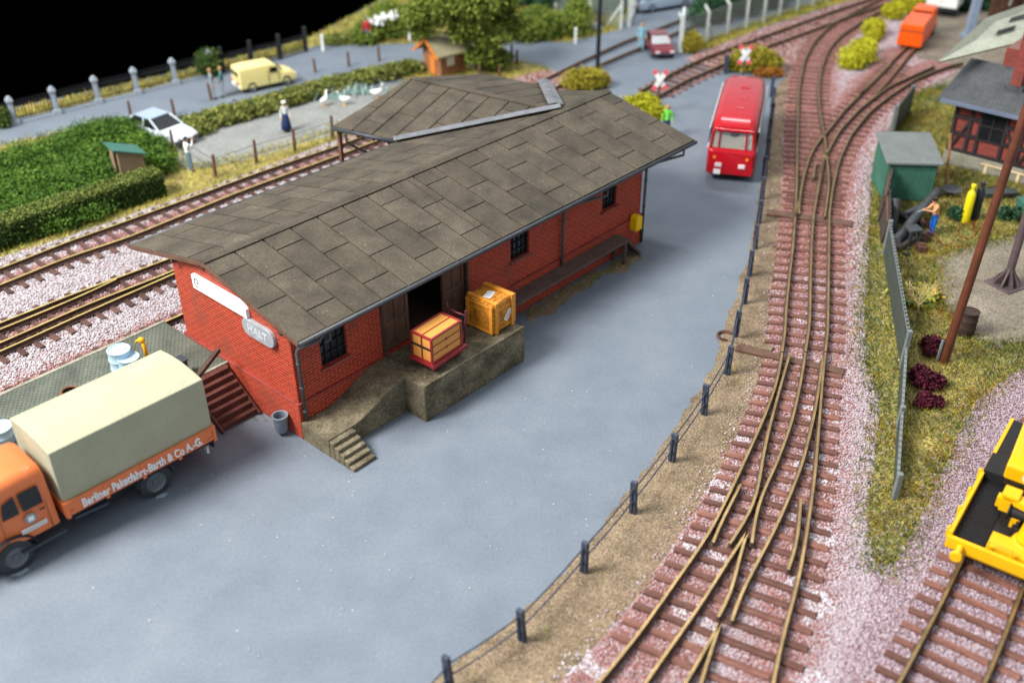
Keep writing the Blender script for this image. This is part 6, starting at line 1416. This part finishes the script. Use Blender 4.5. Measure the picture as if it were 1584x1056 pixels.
# tree behind the kiosk
tb = at(742, 106); tree = thing('spreading_tree', 'spreading olive green tree behind the small kiosk', 'tree', tb); m = MB()
m.tube([(0, 0, 0), (.05, 0, .9), (-.05, .05, 2.0), (.05, 0, 3.4), (0, .05, 5.2)], [.24, .2, .17, .12, .05], 10)
TB = [(668, 22, 3.6, 1.2, .75), (640, 30, 3.4, .8, .5), (690, 5, 4.4, 1.3, .8), (722, 30, 3.3, 1.3, .8), (757, 55, 2.2, 1.25, .8), (740, 5, 4.4, 1.35, .9), (783, 40, 2.4, 1.15, .8), (715, 52, 2.5, .9, .5), (745, 84, 1.1, 1.1, .7), (772, 92, .7, .8, .55), (715, -15, 5.0, 1.2, .9), (660, 0, 4.5, .9, .6), (775, 8, 3.6, 1.0, .7), (650, 48, 2.6, .7, .4)]
tbl = []
for a, b, z, r, h in TB:
    c = at(a, b, z)-tb; c = Vector((c.x, c.y*.85, z)); tbl.append((c, (r, r, h))); m.tube([(0, 0, max(.4, z*.6)), (c.x*.5, c.y*.5, z*.85), c], [.08, .06, .02], 6)
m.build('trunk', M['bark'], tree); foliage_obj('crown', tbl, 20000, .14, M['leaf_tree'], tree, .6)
SB = [('dark olive ball bush around the black lamp pole foot', [(905, 122, .5, (1.25, .9, .62)), (890, 128, .4, (.7, .6, .45)), (925, 124, .4, (.7, .6, .5))], 'leaf_ochre', 2600, .13),
 ('yellow green bush behind the right roof corner', [(985, 165, .5, (1.1, .8, .6)), (1012, 172, .4, (.6, .6, .45)), (1000, 158, .5, (.7, .6, .5))], 'leaf_yellow', 1800, .13),
 ('ochre bush behind the red bus below the crossing sign', [(1165, 92, .65, (1.3, .9, .75)), (1190, 98, .5, (.8, .7, .6)), (1140, 97, .45, (.7, .6, .5))], 'leaf_ochre', 2600, .14),
 ('rust red low bush at the foot of the ochre bush by the bus', [(1190, 112, .2, (.9, .6, .3)), (1178, 108, .2, (.5, .5, .3))], 'leaf_rust', 900, .12),
 ('round ochre bush at the foot of the gate post', [(1069, 66, .6, (.62, .55, .7))], 'leaf_ochre', 1200, .13),
 ('bright yellow bush, the largest between the two curving tracks', [(1328, 85, .5, (1.1, .9, .6)), (1318, 96, .4, (.8, .7, .5)), (1336, 72, .5, (.8, .7, .5))], 'leaf_yellow', 2400, .14),
 ('bright yellow bush, second one beyond the largest', [(1353, 45, .5, (.75, .7, .65)), (1350, 58, .3, (.5, .5, .4))], 'leaf_yellow', 1400, .14),
 ('bright yellow bush, third one beside the orange van', [(1383, 18, .5, (.75, .7, .6))], 'leaf_yellow', 1200, .14),
 ('bright yellow bush, the farthest beside the white truck', [(1412, 6, .6, (1.1, .8, .65))], 'leaf_yellow', 1400, .14),
 ('round dark green bush behind the railing between two stone pillars', [(322, 97, .75, (.75, .7, .8))], 'leaf_hedge', 1500, .13),
 ('dark green bush at the left edge beside the first stone pillar', [(2, 182, .5, (.5, .5, .6))], 'leaf_hedge', 900, .12),
 ('light green bushes at the edge of the dark hall', [(590, 42, .7, (1.6, 1.0, .8)), (565, 55, .5, (.9, .8, .6)), (625, 40, .7, (1.2, .9, .8)), (600, 22, 1.2, (1.3, 1.0, .8)), (640, 25, 1.2, (1.0, .9, .8))], 'leaf_tree', 5200, .17),
 ('mid green bushes right of the tree before the chain link fence', [(815, 48, .6, (1.3, .9, .8)), (850, 42, .7, (1.3, .9, .9)), (885, 38, .7, (1.2, .9, 1.0)), (830, 30, 1.0, (1.2, .9, .8)), (895, 18, 1.3, (.9, .8, .9))], 'leaf_tree', 5200, .17),
 ('low green bushes along the far road edge left of the tree', [(520, 62, .25, (.9, .6, .35)), (545, 58, .3, (.9, .6, .4)), (660, 55, .3, (1.0, .6, .4))], 'leaf_olive', 1600, .15),
 ('dark blue green hedge behind the chain link fence left of the gate', [(700, -12, 1.2, (2.6, 1.2, 1.3)), (790, -18, 1.2, (2.6, 1.2, 1.3)), (860, -12, 1.2, (2.4, 1.2, 1.3)), (930, -8, 1.2, (2.0, 1.2, 1.3))], 'leaf_dark', 5000, .2),
 ('dark green bushes behind the chain link fence right of the gate', [(1105, 12, .9, (1.5, 1.0, 1.1)), (1145, 2, .9, (1.6, 1.0, 1.1)), (1190, -10, .9, (1.8, 1.0, 1.1)), (1085, 22, .7, (.9, .8, .8))], 'leaf_dark', 3600, .18),
 ('dark green shrubs at the top edge behind the white truck', [(1495, -2, .8, (1.2, .9, .9)), (1530, 2, .6, (.9, .8, .7))], 'leaf_dark', 1500, .17)]
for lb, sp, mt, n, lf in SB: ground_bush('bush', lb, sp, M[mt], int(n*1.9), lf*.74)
t = thing('flowering_bush', 'white blossoms on the bush at the edge of the dark hall', 'bush', at(596, 30)); m = MB(); rg = random.Random(8)
for (a, b) in ((580, 34), (593, 30), (598, 27), (613, 23), (607, 26)):
    c = at(a, b, 1.35)-at(596, 30)
    for i in range(26): m.ball(c+Vector((rg.gauss(0, .22), rg.gauss(0, .2), rg.gauss(0, .12))), .09, 6, 5)
m.build('blossom', M['white'], t); m = MB(); m.tube([(0, 0, 0), (0, .1, 1.2)], .05, 6); m.build('stem', M['bark'], t)
# hut and kiosk
a = at(188, 286); t = thing('garden_hut', 'small pale brown open hut with teal roof by the hedge end', 'hut', at(206, 287), R(38)); m = MB()
for y in (-.52, .52): m.prism([(-.55, 0), (.55, 0), (.55, 1.55), (-.55, 1.95)], y-.035, y+.035, lambda p, q_, r: (p, r, q_))
m.box((.52, 0, .78), (.06, .96, 1.54)); m.box((-.52, -.42, .95), (.05, .14, 1.88)); m.box((-.52, .30, .95), (.05, .38, 1.88)); m.build('wall', M['hut_wood'], t)
m = MB(); m.box((-.50, -.05, .02), (.9, .8, .04)); m.build('floor', M['wood_dark'], t)
m = MB(); m.prism([(-.72, 2.0), (.72, 1.50), (.72, 1.57), (-.72, 2.08)], -.64, .64, lambda p, q_, r: (p, r, q_)); m.build('roof', M['hut_roof'], t)
k0, k1 = at(683, 121), at(721, 111); e2 = (k1-k0).normalized(); rz = math.atan2(e2.y, e2.x)
t = thing('wooden_kiosk', 'small brown wooden kiosk with orange gable trim beside the tree', 'kiosk', (k0.x, k0.y, 0), rz); KL, KW = max(1.9, (k1-k0).length), 1.75
m = MB(); m.box((KL/2, KW/2, .68), (KL, KW, 1.36)); m.prism([(0, 1.36), (KW, 1.36), (KW/2, 2.0)], .02, KL-.02, lambda p, q_, r: (r, p, q_)); m.build('wall', M['kiosk_wall'], t)
for s_ in (0, 1):
    m = MB(); y0, y1 = (-.3, KW/2) if s_ == 0 else (KW+.3, KW/2); m.prism([(y0, 1.22), (y1, 2.05), (y1, 2.15), (y0, 1.32)], -.42, KL+.3, lambda p, q_, r: (r, p, q_)); m.build('roof', M['thatch'], t)
m = MB(); m.bar((-.44, -.32, 1.22), (-.44, KW/2, 2.10), .08, .16); m.bar((-.44, KW+.32, 1.22), (-.44, KW/2, 2.10), .08, .16); m.build('gable_trim', M['orange_wood'], t)
m = MB(); m.box((-.02, KW*.45, .55), (.06, .5, 1.1)); m.build('door', M['orange_wood'], t)
m = MB(); m.box((KL*.35, -.02, .85), (.5, .06, .5)); m.build('window', M['white_dull'], t)

# ------------------------------------------------------------------ fences, pillars and posts at the back
rf_ = thing('iron_railing', 'black iron railing between grey stone pillars along the dark hall', 'railing', (0, 0, 0))
PL = [(-45, 208), (24, 193), (89, 177), (153, 160), (213, 146), (272, 131), (327, 117)]; PB = [at(*p) for p in PL]
for p in PB:
    m = MB(); m.box((0, 0, .14), (.42, .42, .28)); m.box((0, 0, .72), (.27, .27, 1.0), top=(.85, .85)); m.box((0, 0, 1.24), (.33, .33, .08)); m.box((0, 0, 1.34), (.36, .36, .14), top=(.8, .8)); m.ball((0, 0, 1.45), (.13, .13, .08), 8, 5)
    o = m.build('pillar', M['stone_pillar'], rf_, bevel=.02); o.location = p; o.rotation_euler = (0, 0, .6)
for a, b in zip(PB, PB[1:]):
    d = (b-a); l = d.length; m = MB(); n = int(l/.16)
    for z in (.35, 1.0): m.bar(a+Vector((0, 0, z)), b+Vector((0, 0, z)), .05, .05)
    for i in range(1, n): p = a.lerp(b, i/n); m.bar(p+Vector((0, 0, .12)), p+Vector((0, 0, 1.18)), .04, .04); m.cyl(p+Vector((0, 0, 1.18)), p+Vector((0, 0, 1.3)), .035, .004, 5)
    m.build('picket_panel', M['iron_black'], rf_); m = MB(); m.bar(a+Vector((0, 0, .07)), b+Vector((0, 0, .07)), .26, .14); m.build('kerb', M['stone_pillar'], rf_)
bfz = thing('picket_fence', 'black picket fence right of the last stone pillar', 'fence', (0, 0, 0)); Q = [at(345, 113), at(390, 102), at(434, 92), at(474, 80)]
for a, b in zip(Q, Q[1:]):
    n = int((b-a).length/.17); m = MB()
    for z in (.3, .85): m.bar(a+Vector((0, 0, z)), b+Vector((0, 0, z)), .06, .07)
    for i in range(1, n): p = a.lerp(b, i/n); m.bar(p, p+Vector((0, 0, 1.1)), .06, .05)
    m.build('picket_panel', M['iron_black'], bfz)
for p in Q: m = MB(); m.box((p.x, p.y, .75), (.2, .2, 1.5)); m.build('post', M['iron_black'], bfz)
def post_row(label, P, h, wires=True):
    t = thing('post_fence', label, 'fence', (0, 0, 0)); W = [at(*p) for p in P]
    for p in W:
        m = MB(); m.cyl((0, 0, 0), (rnd.gauss(0, .03), rnd.gauss(0, .03), h+rnd.uniform(-.1, .1)), .085, .07, 8); o = m.build('post', M['post_brown'], t); o.location = p
    if wires:
        for z in (.4, .8):
            m = MB(); m.tube([p+Vector((0, 0, z*h)) for p in W], .012, 4); m.build('wire', M['iron_black'], t)
post_row('row of brown posts beside the far track and gravel', [(270, 236), (334, 275), (397, 253), (457, 236), (515, 216)], 1.15)
post_row('row of brown posts along the far road above the olive hedge', [(203, 182), (270, 178), (327, 155), (383, 141), (488, 112), (540, 103), (587, 95)], .85, False)
post_row('brown posts between the kiosk and the rear rails', [(742, 128), (773, 122), (800, 101), (792, 92)], .9, False)
for (a, b, lb) in ((500, 79, 'white guide post standing farthest left by the road edge'), (634, 65, 'white guide post just left of the spreading tree'), (890, 68, 'white guide post right of the tree beside the grey rock')):
    t = thing('guide_post', lb, 'guide post', at(a, b)); m = MB(); m.box((0, 0, .5), (.16, .2, 1.0), top=(.9, .7)); m.build('shaft', M['cl_white'], t, bevel=.02); m = MB(); m.box((0, -.0, .86), (.17, .19, .14)); m.build('black_band', M['white_dull'], t)
t = thing('rock', 'pale grey boulder beside the road right of the guide post', 'rock', at(918, 47)); m = MB(); m.ball((0, 0, .2), (.55, .4, .36), 9, 7)
m.v = [(x*(1+.1*math.sin(7*y+3*z)), y*(1+.1*math.cos(5*x)), z) for x, y, z in m.v]; o = m.build('boulder', M['rock'], t); m = MB(); m.ball((.4, -.1, .1), (.25, .2, .16), 8, 6); m.build('chip', M['rock'], t)
def chain_fence(label, P, h, bend=True):
    t = thing('chain_link_fence', label, 'fence', (0, 0, 0)); W = [at(*p) for p in P]
    for i, p in enumerate(W):
        d = (W[min(i+1, len(W)-1)]-W[max(0, i-1)]).normalized(); s = Vector((-d.y, d.x, 0)); m = MB()
        m.bar(p, p+Vector((0, 0, h)), .17, .15); m.bar(p+Vector((0, 0, h-.04)), p+Vector((0, 0, h+.35))+s*.32, .13, .12); m.build('post', M['conc_white'], t)
    m = MB(); m.bar(W[0]+Vector((0, 0, h*.8)), W[0].lerp(W[1], .45), .12, .12); m.bar(W[1]+Vector((0, 0, h*.7)), W[1].lerp(W[2], .4), .12, .12); m.build('strut', M['conc_white'], t)
    m = MB()
    for a, b in zip(W, W[1:]): m.add([a, b, b+Vector((0, 0, h)), a+Vector((0, 0, h))], [(0, 1, 2, 3)])
    m.build('wire_mesh', M['chain_link'], t)
    m = MB(); [m.tube([p+Vector((0, 0, z)) for p in W], .018, 4) for z in (.1, h*.5, h)]; m.build('wire', M['lattice'], t)
chain_fence('chain link fence on white posts right of the gate above the siding', [(1052, 80), (1092, 67), (1124, 55), (1153, 46), (1180, 37), (1205, 27), (1232, 18), (1256, 11), (1278, 4), (1310, -8), (1350, -22)], 1.95)
chain_fence('chain link fence on white posts behind the bushes left of the gate', [(960, 45), (912, 36), (859, 20), (805, 6), (750, -8), (680, -25)], 1.95)
for (a, b, lb) in ((972, 42, 'open white gate leaf left of the dark red car'), (1052, 82, 'thick white gate post beside the dark red car')):
    t = thing('gate', lb, 'gate', at(a, b)); m = MB(); m.box((0, 0, 1.15), (.24, .24, 2.3)); m.build('gate_post', M['conc_white'], t, bevel=.02)
    if a < 1000:
        e = at(985, 12)-at(972, 42); m = MB()
        for z in (.25, 1.1, 1.9): m.bar((0, 0, z), e+Vector((0, 0, z)), .08, .08)
        for f in (.2, .4, .6, .8, 1): m.bar(e*f+Vector((0, 0, .2)), e*f+Vector((0, 0, 1.95)), .07, .07)
        m.build('gate_leaf', M['conc_white'], t)
    else:
        m = MB(); m.bar((.02, .0, 1.9), (.15, .75, 2.5), .14, .14); m.build('gate_arm', M['conc_white'], t)
t = thing('lamp_pole', 'tall thin black lamp pole rising from the olive ball bush', 'pole', at(924, 112)); m = MB(); m.cyl((0, 0, 0), (0, 0, 8), .13, .10, 12); m.build('shaft', M['lamp_pole'], t); m = MB(); m.cyl((0, 0, 0), (0, 0, .3), .24, .2, 12); m.build('foot', M['lamp_pole'], t)
t = thing('blue_mast', 'grey blue steel mast beyond the pale upper roof', 'mast', at(1497, 58)); m = MB(); m.bar((0, 0, 0), (.25, 0, 9), .45, .45); m.build('shaft', M['blue_mast'], t); m = MB(); m.box((0, 0, .1), (.8, .8, .2)); m.build('foot', M['blue_mast'], t)
t = thing('marker_post', 'short dark post beside the ochre bush behind the bus', 'post', at(1122, 114)); m = MB(); m.box((0, 0, .5), (.22, .2, 1.0)); m.build('shaft', M['fence_blue'], t); m = MB(); m.box((0, 0, 1.02), (.26, .24, .08)); m.build('cap', M['fence_blue'], t)
t = thing('steel_rack', 'dark red steel rack with pale tubes beyond the pale upper roof', 'rack', at(1545, 40)); m = MB()
for x in (0, 1.6, 3.2):
    m.bar((x, 0, 0), (x, 0, 3.2), .14, .14)
m.bar((0, 0, 1.2), (3.2, 0, 1.2), .1, .1); m.bar((0, 0, 2.8), (3.2, 0, 2.8), .1, .1); m.box((1.6, .9, 1.6), (4, .3, 3.2)); m.build('frame', M['rust'], t)
m = MB(); m.tube([(.3, -.1, 1.3), (.5, -.1, 2.4), (1.5, -.1, 2.2), (1.3, -.1, 1.2)], .05, 6); m.build('tube_loop', M['white_dull'], t)
car('parked_van', 'yellow vehicle cut by the top edge behind the dark bushes', 'van', gp(1085, -14), R(170), 4.4, 1.8, 1.9, M['yellow'], 'van')
def crossing_sign(label, q, zc, back=0):
    p = at(q[0], q[1], zc); t = thing('crossing_sign', label, 'sign', (p.x, p.y, 0), 0); m = MB(); m.cyl((0, .05, 0), (0, .05, zc+.3), .055, n=10); m.build('post', M['post_brown'], t)
    for s_ in (-1, 1):
        m = MB(); a, b = Vector((-.32*s_, -.03*s_-.01, zc-.50)), Vector((.32*s_, -.03*s_-.01, zc+.50)); m.bar(a, b, .24, .04, up=(0, 1, 0))
        d = (b-a).normalized(); m2 = MB(); m2.bar(a-d*.002, a+d*.22, .245, .05, up=(0, 1, 0)); m2.bar(b-d*.22, b+d*.002, .245, .05, up=(0, 1, 0))
        arm = m.build('cross_arm', M['white'], t); m2.build('red_tip', M['sign_red'], arm)
crossing_sign('white cross sign with red tips nearer the shed roof corner', (1021, 124), 1.9)
crossing_sign('white cross sign with red tips behind the red bus', (1153, 85), 1.9)

# ------------------------------------------------------------------ people and geese
def person(label, loc, rz, top, legs, hair='hair', pose=None, skirt=None, h=1.75, skin='skin', hat=None, arms=None, sleeves=None):
    J = {'pelvis': (0, 0, .93), 'waist': (0, 0, 1.08), 'chest': (.0, 0, 1.30), 'neck': (0, 0, 1.46), 'chin': (.015, 0, 1.53), 'head': (.02, 0, 1.61), 'crown': (.01, 0, 1.70)}
    for s, n in ((1, 'l'), (-1, 'r')):
        J[n+'sh'] = (0, .17*s, 1.40); J[n+'el'] = (-.02, .235*s, 1.13); J[n+'wr'] = (.08, .25*s, .90); J[n+'ha'] = (.11, .25*s, .82)
        J[n+'hip'] = (0, .085*s, .88); J[n+'kn'] = (.03, .10*s, .49); J[n+'an'] = (-.01, .11*s, .08); J[n+'toe'] = (.14, .12*s, .035)
    if pose: J.update(pose)
    names = list(J); idx = {k: i for i, k in enumerate(names)}; E_ = [('pelvis', 'waist'), ('waist', 'chest'), ('chest', 'neck'), ('neck', 'chin'), ('chin', 'head'), ('head', 'crown')]
    for n in 'lr': E_ += [('chest', n+'sh'), (n+'sh', n+'el'), (n+'el', n+'wr'), (n+'wr', n+'ha'), ('pelvis', n+'hip'), (n+'hip', n+'kn'), (n+'kn', n+'an'), (n+'an', n+'toe')]
    rad = dict(pelvis=(.15, .11), waist=(.14, .10), chest=(.17, .11), neck=(.062, .062), chin=(.072, .078), head=(.082, .098), crown=(.062, .072))
    for n in 'lr': rad.update({n+'sh': (.072,)*2, n+'el': (.05,)*2, n+'wr': (.035,)*2, n+'ha': (.04, .025), n+'hip': (.095,)*2, n+'kn': (.065,)*2, n+'an': (.045,)*2, n+'toe': (.045, .035)})
    me = bpy.data.meshes.new('skeleton'); me.from_pydata([J[k] for k in names], [(idx[a], idx[b]) for a, b in E_], [])
    o = bpy.data.objects.new('skeleton', me); COL.objects.link(o); o.modifiers.new('s', 'SKIN'); sb = o.modifiers.new('u', 'SUBSURF'); sb.levels = 1; sb.render_levels = 1
    for i, k in enumerate(names): v = me.skin_vertices[0].data[i]; v.radius = rad[k]; v.use_root = (k == 'pelvis')
    bpy.context.view_layer.update(); ev = bpy.data.meshes.new_from_object(o.evaluated_get(bpy.context.evaluated_depsgraph_get())); bpy.data.objects.remove(o)
    m = MB(); m.v = [tuple(v.co) for v in ev.vertices]; m.t = [.5]*len(m.v)
    seg = [(Vector(J[a]), Vector(J[b]), a, b) for a, b in E_]
    def near(p):
        best = None
        for a, b, na, nb in seg:
            d = b-a; t_ = max(0, min(1, (p-a).dot(d)/d.length_squared)); q = (a+d*t_-p).length
            if best is None or q < best[0]: best = (q, na, nb)
        return best[1:]
    MT = {'skin': 0, 'top': 1, 'legs': 2, 'shoe': 3}
    for f in ev.polygons:
        na, nb = near(f.center); 
        if nb in ('chin', 'head', 'crown') or nb.endswith('ha'): k = 0
        elif nb.endswith('wr'): k = 1 if sleeves is None or sleeves else 0
        elif nb.endswith('el') or nb.endswith('sh') or nb in ('waist', 'chest', 'neck'): k = 1
        elif nb.endswith('toe'): k = 3
        else: k = 2
        m.f.append(list(f.vertices)); m.mi.append(k)
    for n, s in (('l', 1), ('r', -1)):          # four fingers of unequal length and a thumb, slightly curled
        ha, wr = Vector(J[n+'ha']), Vector(J[n+'wr']); d = (ha-wr).normalized(); sd = d.cross(Vector((0, s, 0))); sd = sd.normalized() if sd.length > .1 else Vector((1, 0, 0)); cu = Vector((0, -s, 0))
        for k, l in enumerate((.075, .09, .085, .065)):
            b = ha+sd*(.03-.02*k); m.tube([b-d*.02, b+d*l*.5, b+d*l*.85+cu*.02, b+d*l+cu*.04], [.011, .010, .009, .007], 6, 0)
        b = wr.lerp(ha, .4)+sd*.035; m.tube([b, b+sd*.03+d*.03, b+sd*.035+d*.07], [.012, .011, .008], 6, 0)
    hd = Vector(J['head']); m.ball(hd+Vector((.10, 0, -.005)), (.022, .014, .02), 6, 5, 0)
    for s in (-1, 1): m.ball(hd+Vector((-.005, .088*s, .0)), (.02, .012, .032), 6, 5, 0)
    t = thing('person', label, 'person', loc, rz); t.scale = (h/1.75,)*3
    b = m.build('body', [M[skin], M[top], M[legs], M['shoe']], t, smooth=True)
    mm = MB()
    for s in (-1, 1): mm.ball(hd+Vector((.086, .033*s, .018)), (.012, .014, .009), 6, 5)
    mm.box(tuple(hd+Vector((.088, 0, -.05))), (.012, .045, .008)); mm.build('face', M['hair'], t)
    mm = MB(); mm.ball(hd+Vector((-.018, 0, .045)), (.105, .098, .085), 12, 8); mm.ball(hd+Vector((-.05, 0, .0)), (.07, .09, .09), 10, 7); mm.build('hair', M[hair], t, smooth=True)
    if hat: mm = MB(); mm.lathe([(.115, .07), (.125, .09), (.12, .15), (.06, .17)], 14, tuple(hd)); mm.box(tuple(hd+Vector((.10, 0, .085))), (.10, .15, .02)); mm.build('cap', M[hat], t)
    if skirt: mm = MB(); mm.lathe([(.13, 1.08), (.17, .95), (.24, .6), (.30, .18), (.27, .17)], 18); mm.build('skirt', M[skirt], t, smooth=True)
    return t
person('person in white coat and blue trousers raising a hand beside the silver car', at(296, 266), R(40), 'cl_white', 'cl_jeans', pose={'rel': (.12, -.26, 1.30), 'rwr': (.24, -.16, 1.52), 'rha': (.26, -.13, 1.60)})
person('person in white top and long navy skirt on the grey gravel', at(444, 204), R(-60), 'cl_white', 'cl_navy', 'hair_fair', skirt='cl_navy', h=1.6, hat='cl_white')
person('person in grey clothes, left one of two by the yellow van', at(331, 154), R(20), 'cl_grey', 'cl_grey', 'hair_fair')
person('person in teal jacket, right one of two by the yellow van', at(347, 151), R(200), 'cl_teal', 'cl_grey', 'hair_fair', pose={'lel': (.12, .24, 1.2), 'lwr': (.28, .2, 1.15), 'lha': (.36, .19, 1.15)})
person('person in red top and blue trousers by the far bushes', at(569, 70), R(-90), 'cl_red', 'cl_bright')
person('person dressed all in pale blue beside the dark red car', at(991, 80), R(-80), 'cl_sky', 'cl_sky', 'hair_fair')
person('person in bright blue standing inside the gate at the top edge', at(989, 20), R(-80), 'cl_bright', 'cl_navy')
person('person in bright green vest behind the roof corner', at(1030, 214), R(-100), 'cl_green', 'cl_navy', 'hair_fair')
person('welder with bare torso and bright blue trousers working at the scrap heap', at(1440, 364), R(190), 'cl_tan', 'cl_bright', hat='hair', sleeves=False, pose={'waist': (.02, 0, 1.07), 'chest': (.08, 0, 1.28), 'neck': (.13, 0, 1.43), 'chin': (.17, 0, 1.49), 'head': (.19, 0, 1.56), 'crown': (.20, 0, 1.65), 'lsh': (.09, .17, 1.37), 'rsh': (.09, -.17, 1.37), 'lel': (.27, .20, 1.18), 'lwr': (.50, .10, 1.22), 'lha': (.58, .08, 1.23), 'rel': (.25, -.2, 1.17), 'rwr': (.48, -.10, 1.18), 'rha': (.56, -.08, 1.19)})
t = thing('cutting_torch', 'small cutting torch held in the hands of the welder', 'torch', at(1440, 364), R(190)); m = MB(); m.tube([(.50, 0, 1.18), (.66, 0, 1.20), (.86, 0, 1.12)], [.025, .02, .014], 8); m.build('torch_tube', M['brass_spot'], t)
m = MB(); m.tube([(.50, .0, 1.18), (.45, 0, 1.08)], .02, 6); m.build('grip', M['rubber'], t)
person('person in red jacket beyond the pale roof beside the blue mast', at(1499, 42), R(180), 'cl_red', 'cl_tan', 'hair_fair')
def goose(label, q, rz):
    t = thing('goose', label, 'goose', at(*q), rz); m = MB(); m.loft([[(x, r*math.cos(a)*1.0, z+r*math.sin(a)) for a in [2*PI*k/10 for k in range(10)]] for x, r, z in ((-.36, .02, .40), (-.25, .10, .36), (-.05, .17, .33), (.15, .15, .36), (.24, .09, .44), (.27, .055, .55), (.28, .045, .68), (.31, .055, .76), (.36, .05, .78), (.40, .025, .77))]); m.build('body', M['white'], t, smooth=True)
    m = MB(); m.cyl((.39, 0, .77), (.49, 0, .755), .028, .012, 8); m.build('beak', M['orange_pump'], t)
    for s in (-1, 1): m = MB(); m.cyl((0, .07*s, .22), (.02, .07*s, .02), .018, n=6); m.box((.05, .07*s, .012), (.14, .10, .02)); m.build('leg', M['orange_pump'], t)
goose('white goose, the left one on the grey gravel', (502, 165), R(70)); goose('white goose, the middle one on the grey gravel', (534, 163), R(190)); goose('white goose with orange beak half hidden by the roof edge', (583, 152), R(10))
